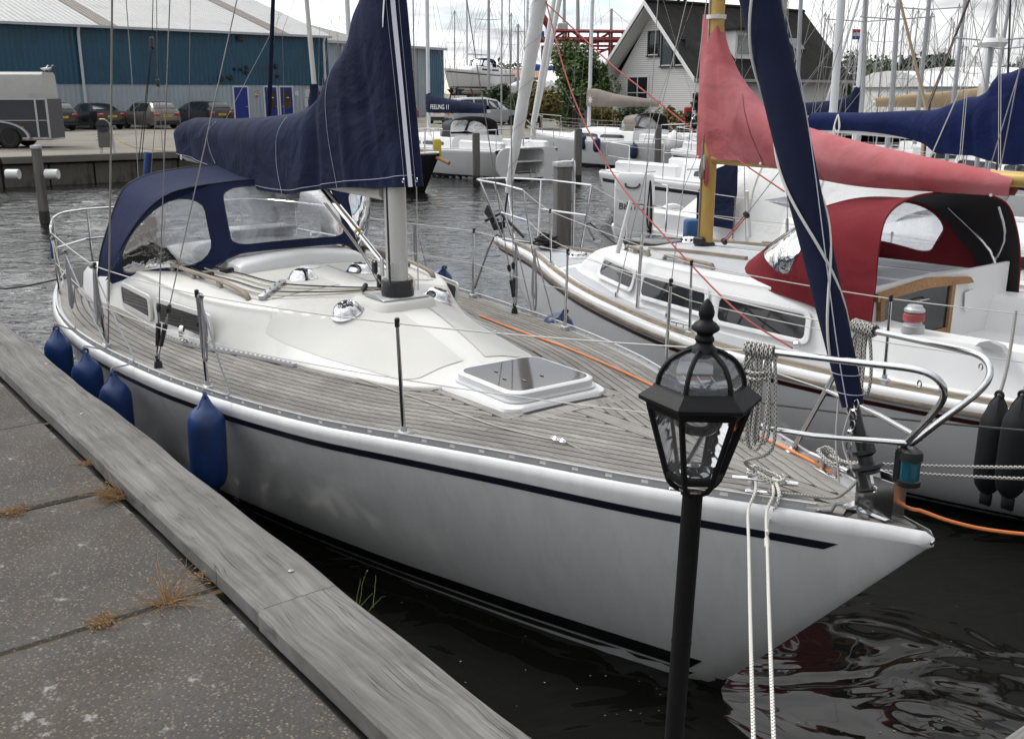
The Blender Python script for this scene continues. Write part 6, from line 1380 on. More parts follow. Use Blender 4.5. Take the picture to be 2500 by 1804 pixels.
# ------------------------------------------------------------------ other yachts
def yacht(label, bow, aft, L_=9.5, beam=3.1, fb=1.1, z0=0.0, hull='gelcoat_white', stripe=None, boot='black_gel', cabin=True, cab_h=.42, cab_x=(.28, .72), transom='plain',
          mast_x=.38, mast_h=12.0, mast_r=.085, mast_m='alu_white', boom=None, hoodm=None, hood_x=.66, furl=None, rails=True, win=True, name='sailboat', group=None, spreaders=(.5,), stays=True, stern_w=.72):
 """a whole sailing yacht; local x runs aft from the stem at the origin"""
 aft = Vector((aft[0], aft[1], 0)).normalized(); t = thing(name, label, 'sailboat', (bow[0], bow[1], z0), math.atan2(aft.y, aft.x), group)
 hb = beam / 2
 Hh = Hull(L_, [(0, .012)] + [(L_ * f, hb * w) for f, w in ((.04, .13), (.1, .32), (.2, .58), (.3, .78), (.42, .94), (.55, 1.0), (.7, .98), (.85, .88), (1, stern_w))], [(0, fb + .22), (L_ * .3, fb + .07), (L_ * .6, fb), (L_, fb + .05)],
              [(L_ * .07, 0), (L_ * .15, hb * .2), (L_ * .3, hb * .55), (L_ * .5, hb * .82), (L_ * .7, hb * .82), (L_ * .9, hb * .6), (L_, hb * .4)], L_ * .07, .75, keel=-.4)
 mb = MB(); Hh.mesh(mb, 0, transom != 'open'); mb.build('hull', hull, t, ang=60)
 for sd in (1, -1):
  if stripe: mb = MB(); Hh.band(mb, .15, L_ - .1, lambda x: Hh.zs(x) - .16, lambda x: Hh.zs(x) - .24, .004, sd, n=30); mb.build('stripe', stripe, t, ang=60)
  mb = MB(); Hh.band(mb, L_ * .075, L_ - .1, lambda x: .13, lambda x: -.3, .004, sd, .1, n=30, nv=3); mb.build('boot_stripe', boot, t, ang=60)
  mb = MB(); mb.loft([[(x, sd * (Hh.ws(x) + a), Hh.zs(x) + b) for a, b in ((-.03, -.01), (.012, -.01), (.012, .03), (-.03, .03))] for x in [.05 + (L_ - .1) * i / 30 for i in range(31)]], True, True, True); mb.build('toe_rail', 'gelcoat_white', t, ang=40)
 zdk = lambda x, w: Hh.zs(x) + .05 * (1 - min(1, abs(w) / Hh.ws(x)) ** 2)
 mb = MB(); Hh.deck(mb, zdk, 0, L_, 30); mb.build('deck', 'gelcoat_white', t, ang=60)
 xa, xb = L_ * cab_x[0], L_ * cab_x[1]
 def cr(x):
  f = min(1, (x - xa) / (L_ * .12) + .02); wc = (Hh.ws(x) - .32) * (.45 + .55 * f ** .6); zb = zdk(x, wc); h = cab_h * (f ** .7)
  ctl = [(wc, zb - .02), (wc - .03, zb + .3 * h), (wc - .1, zb + .75 * h), (wc - .2, zb + .88 * h), (wc * .45, zb + .98 * h), (0, zb + h)]
  c3 = crom([(x, a, b) for a, b in ctl], 4); return [tuple(p) for p in c3] + [(p.x, -p.y, p.z) for p in reversed(c3[:-1])]
 if cabin:
  xs = [xa, xa + .06, xa + .15, xa + .3, xa + .55] + [lerp(xa + .9, xb, i / 10) for i in range(11)]
  mb = MB(); mb.loft([cr(x) for x in xs], False, True, True); mb.build('coachroof', 'gelcoat_white', t, ang=60)
  if win:
   for sd in (1, -1):
    x0, x1 = lerp(xa, xb, .28), lerp(xa, xb, .9)
    def pt(x, f):
     r = cr(x)[:13]; z = lerp(r[0][2], r[8][2], f)
     for a, b in zip(r, r[1:]):
      if a[2] <= z <= b[2]: q = (z - a[2]) / max(1e-6, b[2] - a[2]); return (x, sd * (lerp(a[1], b[1], q) + .012), z)
     return (x, sd * (r[4][1] + .012), z)
    for (q0, q1) in ((0, .46), (.52, 1)):
     mb = MB(); mb.loft([[pt(lerp(x0, x1, lerp(q0, q1, i / 8)), lerp(.34, .72 if 0 < i < 8 else .6, k / 4)) for k in range(5)] for i in range(9)], False); mb.build('window', 'window_dark', t)
 # cockpit
 mb = MB(); x0, x1 = xb + .1, L_ - (.3 if transom == 'plain' else -.02); W = hb * .55
 mb.box(((x0 + x1) / 2, 0, fb - .35), (x1 - x0, W * 1.5, .04))
 for sd in (1, -1): mb.box(((x0 + x1) / 2, sd * (W + .08), fb + .14), (x1 - x0 - .2, .22, .34), None, 0, .05)
 mb.build('cockpit', 'gelcoat_white', t)
 if transom == 'open':
  # sugar-scoop transom: flat panel with a recessed bathing step
  o_ = rrect(0, fb * .60, Hh.ws(L_) + .02, fb * .52, .42, 8); i_ = rrect(0, fb * .66, .72, fb * .42, .22, 8)
  mb = MB(); mb.loft([[(L_ + .02 + .0, a, b) for a, b in o_], [(L_ + .06, a * .98, b) for a, b in o_], [(L_ + .06, a, b) for a, b in i_], [(L_ - .9, a * .8, b) for a, b in i_]], True, False, True); sc_ = mb.build('transom', 'gelcoat_white', t, ang=35)
  mb = MB(); mb.box((L_ - .15, 0, fb * .30), (.5, 1.0, .03)); mb.build('bathing_step', 'teak_rail', sc_)
  mb = MB();
  for sd in (-1, 1): mb.tube([(L_ + .08, .12 * sd + .2, fb * .4), (L_ + .12, .12 * sd + .2, -.1)], .015, 6)
  mb.tube([(L_ + .11, .08, .0), (L_ + .11, .32, .0)], .015, 6); mb.build('ladder', 'steel', sc_)
  for sd in (-1, 1):
   mb = MB(); c = Vector((L_ - .8, sd * .5, fb + .1)); mb.tube([c, c + Vector((0, 0, .5))], .03, 6); mb.tube([c + Vector((-.02, .42 * math.cos(a), .5 + .42 * math.sin(a))) for a in [k * math.pi / 12 for k in range(24)]], .014, 6, closed=True); mb.build('steering_wheel', 'steel', t) if sd > 0 else None
 xm = L_ * mast_x; zm = zdk(xm, 0) + (cab_h if cabin and xa + .3 < xm < xb else 0) - .02
 ms = mast(t, (xm, 0, zm), mast_h, mast_r, mast_r * .75, mast_m, .012)
 mzt = zm + mast_h; mtop = Vector((xm + .012 * mast_h, 0, mzt))
 for f in spreaders:
  zz = zm + mast_h * f; xx = xm + .012 * mast_h * f
  mb = MB(); mb.tube([(xx + .08, hb * .55, zz + .05), (xx, 0, zz), (xx + .08, -hb * .55, zz + .05)], .022, 6); mb.build('spreader', mast_m, ms)
 mb = MB(); mb.tube([mtop, mtop + Vector((0, 0, .25))], .01, 5); mb.box(mtop + Vector((.1, 0, .2)), (.25, .01, .06)); mb.build('wind_vane', 'plastic_black', ms)
 if stays:
  fz = spreaders[0] if spreaders else .5
  mb = MB()
  for sd in (1, -1): mb.tube([(xm + .25, sd * (Hh.ws(xm) - .08), fb), (xm + .1, sd * hb * .55, zm + mast_h * fz), mtop], .006, 4)
  mb.build('cap_shrouds', 'wire', t)
  mb = MB()
  for sd in (1, -1): mb.tube([(xm + .5, sd * (Hh.ws(xm) - .1), fb), (xm + .04, 0, zm + mast_h * fz - .1)], .006, 4); mb.tube([(xm - .3, sd * (Hh.ws(xm) - .12), fb), (xm, 0, zm + mast_h * fz - .1)], .006, 4)
  mb.build('lower_shrouds', 'wire', t)
  mb = MB(); mb.tube([(L_ - .1, 0, fb + .1), mtop], .006, 4); mb.build('backstay', 'wire', t)
  mb = MB(); mb.tube([(.15, 0, fb + .25), mtop - Vector((0, 0, .2))], .008, 4); mb.build('forestay', 'wire', t)
 if furl:
  a, b = Vector((.2, 0, fb + .6)), mtop - Vector((0, 0, .8)); n = 24
  mb = MB(); mb.tube([lerp(a, b, i / n) for i in range(n + 1)], [interp(i / n, [(0, .05), (.2, .1), (.6, .09), (1, .03)]) for i in range(n + 1)], 8); mb.build('furled_genoa', furl, t)
 if boom:      # (length, z above deck, cover material, height at mast, height at end, front bulge up the mast)
  bl_, bz, cm, h0, h1, up = boom; zb = fb + bz
  mb = MB(); mb.tube([(xm + .1, 0, zb), (xm + bl_, 0, zb + .02)], .06, 8); mb.build('boom', 'alu_white', t)
  if cm:
   tops = [(xm - .14, 0, zb + h0 + up), (xm + .05, 0, zb + h0 + up), (xm + .2, 0, zb + h0 + up * .45), (xm + .5, 0, zb + h0), (xm + bl_ * .4, 0, zb + lerp(h0, h1, .5)), (xm + bl_ * .75, 0, zb + lerp(h0, h1, .85)), (xm + bl_ * .98, 0, zb + h1 * .8)]
   bots = [(xm - .16, 0, zb - .05), (xm + .05, 0, zb - .06), (xm + .2, 0, zb - .07), (xm + .5, 0, zb - .08), (xm + bl_ * .4, 0, zb - .07), (xm + bl_ * .75, 0, zb - .06), (xm + bl_ * .98, 0, zb - .05)]
   cv, S = cover_fan(t, tops, bots, [.02, .13, .17, .19, .17, .14, .08], cm, 0, .015, seed=int(L_ * 100), nf=6)
   t['cov'] = 1; t_cov[t.name] = S
   if 'cov' in t: del t['cov']
 if hoodm:
  xh = L_ * hood_x; zz = fb + cab_h
  hw = hb * .66
  hood(t, [(xh + .95, hw + .05, fb + .1), (xh + .9, hw, zz + .35), (xh + .85, hw * .8, zz + .55), (xh + .8, hw * .4, zz + .63), (xh + .78, 0, zz + .65)], [(xh + .75, hw + .03, fb + .2), (xh + .4, hw * .96, zz + .25), (xh + .2, hw * .8, zz + .47), (xh + .12, hw * .4, zz + .55), (xh + .1, 0, zz + .57)],
             [(xh + .9, hw + .05, fb + .08), (xh + .3, hw, fb + .15), (xh - .1, hw * .75, zz - .05), (xh - .35, hw * .4, zz - .01), (xh - .4, 0, zz)], [(.13, .38, .012, .1, .85, .45), (.38, .62, .012, .1, .85, .3), (.62, .87, .012, .1, .85, .45)], hoodm, 'vinyl', seam=hoodm)
 if rails:
  for sd in (1, -1):
   mb = MB(); mb.tube(crom([(L_ * .13, sd * (Hh.ws(L_ * .13) - .05), fb + .85), (.3, sd * .2, fb + .92), (-.05, sd * .12, fb + .9), (-.12, 0, fb + .9)], 4), .014, 6)
   for x in (L_ * .13, .4): mb.tube([(x, sd * (Hh.ws(x) - .05), Hh.zs(x)), (x - .05, sd * max(.12, Hh.ws(x) - .05), fb + .88)], .013, 6)
   mb.build('pulpit', 'steel', t)
   xs = [L_ * f for f in (.13, .3, .45, .6, .75, .88)]; mb = MB()
   for a, b in zip(xs, xs[1:]):
    for dz in (.62, .34): mb.tube([(a, sd * (Hh.ws(a) - .06), Hh.zs(a) + dz), (b, sd * (Hh.ws(b) - .06), Hh.zs(b) + dz)], .004, 4)
   mb.build('lifelines', 'lifeline', t)
   for x in xs[1:-1]: mb = MB(); mb.tube([(x, sd * (Hh.ws(x) - .06), Hh.zs(x)), (x, sd * (Hh.ws(x) - .06), Hh.zs(x) + .63)], .012, 6); mb.build('stanchion', 'steel', t)
   mb = MB(); x = L_ * .88; mb.tube([(x, sd * (Hh.ws(x) - .06), Hh.zs(x)), (x, sd * (Hh.ws(x) - .06), Hh.zs(x) + .64), (L_ - .1, sd * (Hh.ws(L_) - .1), fb + .72), (L_ - .03, sd * .35, fb + .74)], .014, 6); mb.tube([(L_ - .1, sd * (Hh.ws(L_) - .1), fb + .05), (L_ - .1, sd * (Hh.ws(L_) - .1), fb + .72)], .013, 6); mb.tube([(x, sd * (Hh.ws(x) - .06), Hh.zs(x) + .34), (L_ - .1, sd * (Hh.ws(L_) - .1), fb + .40)], .011, 6); mb.build('pushpit', 'steel', t)
 return t, Hh
t_cov = {}
# third boat: white, royal blue sail cover, lies beyond the red canvas
d3 = Vector((-.62, .785, 0)).normalized(); S3 = Vector((2.35, 15.1, 0)); bow3 = S3 - d3 * 9.8
b3, H3 = yacht('white yacht behind the red hood with a white cockpit tent and royal blue boom cover', bow3, d3, 9.8, 3.2, 1.02, cab_h=.44, cab_x=(.22, .70), mast_x=.41, mast_h=11.5, mast_r=.10, mast_m='alu_white', hull='gelcoat_white', stripe='stripe_navy', boom=None)
def extra3():
 L3 = lambda v: Vector(((Vector(v) - bow3).dot(d3), (Vector(v) - bow3).dot(Vector((-d3.y, d3.x, 0))), v[2]))
 e3 = Vector((-d3.y, d3.x, 0)); o3 = bow3
 def hit(px, py): return L3(plane_hit(px, py, o3, e3))
 tp = [(2520, 165), (2490, 168), (2465, 178), (2435, 185), (2420, 215), (2390, 235), (2365, 238), (2330, 250), (2285, 268), (2230, 270), (2120, 275), (1985, 275)]
 bt = [(2520, 402), (2490, 402), (2465, 400), (2440, 395), (2415, 388), (2390, 380), (2365, 378), (2335, 375), (2300, 372), (2255, 345), (2130, 322), (1985, 318)]
 T = [hit(x, y) for x, y in tp]; B = [hit(x, y) for x, y in bt]
 cv, S = cover_fan(b3, [(p.x, 0, p.z) for p in T], [(p.x, 0, p.z) for p in B], [.05, .14, .18, .20, .22, .22, .22, .22, .22, .2, .18, .12], 'royal', 0, .035, seed=13, nf=5, name='boom_cover')
 mb = MB(); mb.tube([(T[0].x, 0, B[9].z + .02), (T[-1].x + .25, 0, B[-1].z + .06)], .06, 8); mb.build('boom', 'alu_white', b3)
 q = T[-1]; mb = MB(); mb.tube(crom(loops((q.x - .5, .19, q.z - .02), 3, .25, .06, (1, 0, 0), None, 80), 4), .009, 5); mb.build('reef_line', 'white_plastic', cv)
 rope('topping_lift', [(q.x - .1, 0, q.z), (T[0].x + .2, 0, 12)], .005, 'wire', b3, smooth_n=0)
 for (px0, py0, px1, py1) in ((2300, 382, 2475, -10), (2370, 390, 2405, -10), (2375, 390, 2410, -10), (2465, 400, 2468, -10), (2470, 400, 2473, -10)):
  rope('halyard', [hit(px0, py0) + Vector((0, .25, 0)), hit(px1, py1) + Vector((0, .25, 0))], .007 if px0 == 2300 else .004, 'lifeline', b3, smooth_n=0)
 # cockpit tent: white canvas ridge over a hoop
 zz = 1.05
 def P(x, w, z): return Vector((x, w, z))
 e = P(6.0, 0, 0)
 base = [(5.7, 1.1), (8.8, 1.15), (9.4, .8)]
 rows = [[P(8.9, 1.05, zz), P(8.7, .9, zz + .3), P(8.55, .55, zz + .55), P(8.5, 0, zz + .62), P(8.55, -.55, zz + .55), P(8.7, -.9, zz + .3), P(8.9, -1.05, zz)],
   [P(7.4, 1.12, zz), P(7.42, 1.05, zz + .65), P(7.4, .72, zz + 1.12), P(7.4, 0, zz + 1.28), P(7.4, -.72, zz + 1.12), P(7.42, -1.05, zz + .65), P(7.4, -1.12, zz)],
   [P(6.4, 1.1, zz), P(6.5, 1.02, zz + .6), P(6.55, .70, zz + .98), P(6.55, 0, zz + 1.1), P(6.55, -.70, zz + .98), P(6.5, -1.02, zz + .6), P(6.4, -1.1, zz)],
   [P(5.5, 1.0, zz + .05), P(5.6, .95, zz + .3), P(5.65, .6, zz + .45), P(5.65, 0, zz + .5), P(5.65, -.6, zz + .45), P(5.6, -.95, zz + .3), P(5.5, -1.0, zz + .05)]]
 mb = MB(); fine = [crom(r, 4) for r in rows]; rr_ = []
 for i in range(3):
  for k in range(5): rr_.append([lerp(a, b, k / 5) for a, b in zip(fine[i], fine[i + 1])])
 rr_.append(fine[3]); mb.loft(rr_, False); tent = mb.build('cockpit_tent', 'white_canvas', b3, ang=50)
 for i in (1, 2): mb = MB(); mb.tube(fine[i], .012, 5); mb.build('seam', 'lifeline', tent)
 for sd in (1,):
  mb = MB(); o = [(7.05 + .28 * math.cos(a), zz + .55 + .22 * math.sin(a)) for a in [k * math.pi / 10 for k in range(20)]]; mb.loft([[(x, sd * (1.06 + .005 - .45 * max(0, z - zz - .55)), z) for x, z in [(7.05 + (x - 7.05) * f, zz + .55 + (z - zz - .55) * f) for x, z in o]] for f in (1, .6, .05)], True); mb.build('tent_window', 'vinyl', tent)
 # navy dodger on the near quarter
 mb = MB(); pts = [L3(plane_hit(x, y, o3 + e3 * 1.2, e3)) for x, y in ((1702, 545), (1704, 470), (1745, 415), (1802, 390), (1800, 470), (1790, 560))]
 mb.prism([(p.x, 1.2, p.z) for p in pts], (0, .02, 0)); mb.build('weather_cloth', 'navy', b3, smooth=False)
extra3()
# lifebuoy bag on the pushpit, horseshoe buoy
def buoys():
 q = aty(1548, 500, 13.7); t = thing('lifebuoy_bag', 'white lifebuoy bag with a black handle and dark lettering on the stern rail', 'bag', (q.x, q.y, q.z - .42), R(-22))
 mb = MB(); mb.loft([[(x * s_, y * s_, z) for x, y in rrect(0, 0, .26, .11, .04)] for s_, z in ((.94, 0), (1, .04), (1, .72), (.96, .80), (.8, .84))], True, True, True); mb.build('bag', 'white_canvas', t, ang=40)
 mb = MB(); mb.tube(crom([(-.10, -.115, .71), (-.08, -.135, .67), (0, -.14, .655), (.08, -.135, .67), (.10, -.115, .71)], 3), .012, 6); mb.build('handle', 'plastic_black', t)
 text_mesh('lettering', 'BESTO', .125, 'plastic_black', t, frame((0, -.114, .40), (1, 0, 0), (0, 0, 1)))
 mb = MB(); mb.tube(crom(loops((.24, -.1, .75), 5, .7, .05, (1, 0, 0), None, 88), 4), .012, 6); tg = mb.build('rescue_line', 'rope_black', t)
 for k, (x, y, lab) in enumerate(((1640, 545, 'white horseshoe lifebuoy with blue ends standing on the stern rail of the tented yacht'),)):
  c = aty(x, y, 13.9); mb = MB(); mb.tube([c + Vector((.19 * math.cos(a), 0, .22 * math.sin(a))) for a in [R(-50 + 280 * k_ / 20) for k_ in range(21)]], .055, 8); o = mb.build('horseshoe_buoy', 'white_plastic'); tag(o, lab, 'lifebuoy')
  for a0, a1 in ((-40, 0), (180, 220)):
   mb = MB(); mb.tube([c + Vector((.19 * math.cos(a), 0, .22 * math.sin(a))) for a in [R(lerp(a0, a1, q_ / 6)) for q_ in range(7)]], .058, 8); p = mb.build('end_cover', 'rope_blue'); p.parent = o
 c = aty(1700, 575, 12.8); mb = MB(); mb.loft([[(c.x + x, c.y + y, c.z - .1 + z) for x, y in rrect(0, 0, .16 * s_, .12 * s_, .05)] for s_, z in ((.8, 0), (1, .05), (1, .27), (.9, .30))], True, True, True); tag(mb.build('blue_bucket', 'rope_blue'), 'small blue bucket on deck just left of the gold mast', 'bucket')
buoys()
# mid-distance yachts
dA = Vector((.64, -.77, 0)); sternA = aty(1288, 400, 34.6); bA = Vector((sternA.x, sternA.y, 0)) - dA * 9.6
yA, HA = yacht('white yacht with an open bathing transom, navy lettered boom bag and black hood', bA, dA, 9.6, 3.2, .98, transom='open', mast_x=.40, mast_h=13, boom=(3.7, 1.25, 'navy', .55, .28, .12), hoodm='rubber', hood_x=.60, stern_w=.86, mast_m='alu_white')
def feel():
 S = t_cov.get(yA.name)
 if S:
  sd = 1 if (yA.matrix_basis @ Vector((0, 1, 0)) - yA.location).y < 0 else -1
  a, b = S(.52, .62, sd), S(.68, .62, sd); x = (b - a).normalized() * (1)
  p = S(.6, .62, sd) + Vector((0, sd * .03, 0)); M = frame(p, (1 if sd < 0 else -1) * Vector((1, 0, 0)), (0, 0, 1))
  v = yA.matrix_basis.to_3x3() @ Vector((1, 0, 0));
  rx = Vector((1, 0, 0)) if v.x > 0 else Vector((-1, 0, 0))
  text_mesh('lettering', 'FEELING 11', .24, 'white_plastic', yA, frame(p, rx, (0, 0, 1)), .004)
feel()
c = aty(1068, 362, 33.5); mb = MB(); mb.loft([[(c.x + x, c.y + y, c.z - .38 + z) for x, y in rrect(0, 0, .12 * s_, .09 * s_, .03)] for s_, z in ((.9, 0), (1, .05), (1, .6), (.85, .66))], True, True, True, ); o = mb.build('rescue_bag', mat('yellow_bag', (.62, .46, .03), .6)); tag(o, 'yellow rescue bag hanging on the rail of the open transom yacht', 'bag')
dB = Vector((.68, -.73, 0)).normalized(); bowB = aty(1300, 330, 45.5)
yB, HB = yacht('white yacht with taupe sail cover and taupe hood lying along the far quay', (bowB.x, bowB.y, 0), dB, 9.4, 3.1, 1.05, transom='open', mast_x=.36, mast_h=13, boom=(3.8, 1.35, 'taupe', .62, .22, .05), hoodm='taupe', hood_x=.62, furl='white_canvas', stern_w=.86)
for i, (px, py, lab) in enumerate(((1423, 345, 'leftmost'), (1457, 352, 'middle'), (1547, 367, 'rightmost'))):
 p = aty(px, py - 3, 41.2 - 1.0 * i); o = fender_mesh(.62, .15, 'fender_navy').build('fender', 'fender_navy', None); o.location = p + Vector((0, 0, .25)); tag(o, lab + ' of the three navy fenders on the taupe covered yacht', 'fender', 'navy fenders on the far white hull')
p = aty(1645, 350, 37.5); mb = MB(); mb.lathe([(0, -.42), (.15, -.40), (.30, -.28), (.37, -.08), (.36, .12), (.25, .3), (.1, .4), (.05, .46), (0, .47)], 20, p, cap=False); tag(mb.build('ball_fender', 'white_plastic'), 'white ball fender at the stern of the taupe covered yacht', 'fender')
dC = Vector((-.78, .62, 0)).normalized(); bowC = aty(1072, 402, 30.0)
yC, HC = yacht('black hulled yacht poking its bow out behind the navy sail cover', (bowC.x, bowC.y, 0), dC, 8.6, 3.0, .95, hull='black_gel', mast_x=.42, mast_h=12.5, boom=(3.4, 1.0, 'navy', .3, .2, .2), stern_w=.7)
mb = MB(); a = bowC; mb.tube([W_ for W_ in (a + dC * 2.2 + Vector((0, 0, .75)), a + Vector((0, 0, .18)), a - dC * .4 + Vector((0, 0, .05)))], .06, 8); q = mb.build('bowsprit', 'teak_warm'); q.parent = yC; q.matrix_parent_inverse = yC.matrix_basis.inverted()
# royal blue hull with white letters seen under the blue boom, and further partly hidden yachts to the right
specs = [((2330, 395), 24.0, (-.5, .87), 'gelcoat_white', 'navy', 'yacht with a dark navy sail cover two rows behind the blue boom', 1.15, .33),
         ((2120, 385), 27.0, (.45, -.9), 'gelcoat_white', 'greige', 'yacht with a pale grey sail cover right of the house', 1.15, .36),
         ((2470, 460), 17.5, (-.62, .78), 'gelcoat_white', None, 'white yacht with coiled gear just behind the royal blue cover', 1.05, .40)]
for (px, py), y, d, hm, cm, lab, fb_, mx in specs:
 p = aty(px, py, y); yacht(lab, (p.x, p.y, 0), d, 9.2, 3.0, fb_, hull=hm, mast_x=mx, mast_h=11.5, boom=(3.6, 1.2, cm, .38, .2, .35) if cm else None, stripe='stripe_navy')
p = aty(2300, 352, 25); mat('blue_hull', (.03, .12, .23), .3); hb_ = MB()
yE, HE = yacht('yacht with a blue hull and white name letters under the blue boom', (p.x + 5.0, p.y - 1.5, 0), (-1, .2), 8.5, 2.9, 1.3, hull='blue_hull', mast_x=.42, mast_h=11, boom=(3.4, 1.3, 'sand', .5, .2, .5))
side = -1 if (yE.matrix_basis.to_3x3() @ Vector((0, 1, 0))).y > 0 else 1
text_mesh('lettering', 'ETIS', .42, 'white_plastic', yE, frame((5.0, side * (HE.w_at(5.0, .85) + .02), .86), Vector((1, 0, 0)) if (yE.matrix_basis.to_3x3() @ Vector((1, 0, 0))).x > 0 else Vector((-1, 0, 0)), (0, 0, 1)), .005)
# ------------------------------------------------------------------ mooring piles
mat('pile_wood', (.10, .095, .085), .9, c2=(.17, .16, .145), vs=3, stretch=(5, 5, .5), bump=.6, bs=14)
mat('pile_wet', (.02, .018, .014), .5)
def pile(px, ytop_px, y, wpx, label, square=True, cap=True, zb=-.3):
 top = aty(px, ytop_px, y); w = wpx / F_PX * y / 2
 t = thing('mooring_pile', label, 'mooring pile', (top.x, top.y, 0), random.uniform(-.3, .3), 'mooring piles')
 prof = rrect(0, 0, w, w, w * .25, 2) if square else [(w * math.cos(a), w * math.sin(a)) for a in [k * math.pi / 8 for k in range(16)]]
 mb = MB(); mb.loft([[(a * f, b * f, z) for a, b in prof] for f, z in ((1, zb), (1.0, .3), (1, top.z * .6), (.98, top.z))], True, True, True); mb.build('shaft', 'pile_wood', t)
 mb = MB(); mb.loft([[(a * 1.02, b * 1.02, z) for a, b in prof] for z in (-.3, .28)], True); mb.build('wet_foot', 'pile_wet', t)
 if cap: mb = MB(); mb.loft([[(a * f, b * f, top.z + z) for a, b in prof] for f, z in ((1.12, -.01), (1.15, .03), (1.1, .06))], True, True, True); mb.build('cap', 'alu', t)
 return t
P0 = pile(88, 362, 22.9, 18, 'grey square pile with a cap standing in the water at far left', True)
q = aty(93, 425, 22.9)
for s_, lab in ((-.38, 'left'), (.22, 'right')):
 mb = MB(); mb.tube([q + Vector((s_, -.1, 0)), q + Vector((s_ + .28 * (1 if s_ > 0 else -1) * -1 * -1, -.1, 0)) ], [.11, .11], 12); tag(mb.build('pile_roller', 'white_plastic'), 'white rubbing roller on the ' + lab + ' side of the far left pile', 'fender', 'rollers on the far left pile')
pile(1162, 325, 33.0, 17, 'grey pile left of the open bathing transom', True, False); pile(1412, 315, 33.4, 17, 'grey pile in front of the taupe covered yacht', True, False); pile(1608, 312, 37.6, 15, 'grey pile near the stern of the taupe covered yacht', True, False)
pB = pile(1374, 405, 17.0, 38, 'thick square pile with a steel bracket behind the bow pulpit with the anchor', True, True)
q = aty(1402, 405, 16.9); mb = MB(); mb.tube(crom([q + Vector((-.3, 0, .05)), q + Vector((-.06, 0, .06)), q + Vector((0, 0, -.05)), q + Vector((0, 0, -1.6))], 4), .022, 8); o = mb.build('bracket', 'steel'); o.parent = pB; o.matrix_parent_inverse = Matrix.LocRotScale(pB.location, pB.rotation_euler, None).inverted()
pile(795, 465, 21.2, 30, 'dark pile pair, left post, seen between the sprayhood and the mast', True, False); pile(822, 470, 21.4, 10, 'dark pile pair, thin right post, between the sprayhood and the mast', False, False)
c0, c1 = aty(780, 516, 20.9), aty(862, 520, 21.0); mb = MB(); mb.tube([c0, c1], .055, 10); tag(mb.build('padded_bar', 'fender_blue'), 'blue padded bar across the dark piles between sprayhood and mast', 'bar')
c0 = aty(362, 372, 24); c1 = aty(358, 440, 24); mb = MB(); mb.tube([c0 + Vector((0, 0, .02)), c0, c1], [.03, .09, .10], 12); tag(mb.build('pile_sleeve', 'fender_blue'), 'upright blue sleeved post rising behind the sprayhood', 'post')
# ------------------------------------------------------------------ warehouses
GZ = .92
stripes_mat('sheet_blue', (.010, .068, .125), .30, .05, 0, .45, .08, dirt=((.008, .04, .06), .5, .5, .8))
stripes_mat('sheet_blue2', (.03, .11, .19), .30, .05, 0, .45, .06)
stripes_mat('sheet_pale', (.34, .40, .45), .30, .05, 0, .5, .06)
stripes_mat('roof_white', (.40, .40, .395), .35, .06, 0, .6, .06, dirt=((.25, .245, .23), .45, .56, .8))
stripes_mat('roof_strip', (.12, .10, .08), .25, .05, 0, .6, .2)
stripes_mat('roof_grey', (.22, .22, .205), .35, .06, 0, .7, .08, dirt=((.20, .20, .17), .4, .5, .7))
mat('door_blue', (.008, .028, .22), .4); mat('sign_white', (.62, .62, .63), .5); mat('glass_dark', (.02, .025, .028), .06, coat=.4); mat('glass_pale', (.10, .12, .13), .08, coat=.5); mat('pipe_white', (.6, .62, .65), .4); mat('door_glass', (.05, .03, .022), .15); mat('red_paint', (.45, .025, .02), .4); mat('gutter', (.42, .44, .48), .5)
def building_frame(name, label, A, C, cat='warehouse'):
 d = (C - A); d.z = 0; d.normalize(); t = thing(name, label, cat, (A.x, A.y, GZ), math.atan2(d.y, d.x)); n = Vector((-d.y, d.x, 0))
 def hit(px, py):
  p = plane_hit(px, py, A, n); q = p - Vector((A.x, A.y, GZ)); return Vector((q.dot(d), q.dot(n), q.z))
 return t, hit, d, n
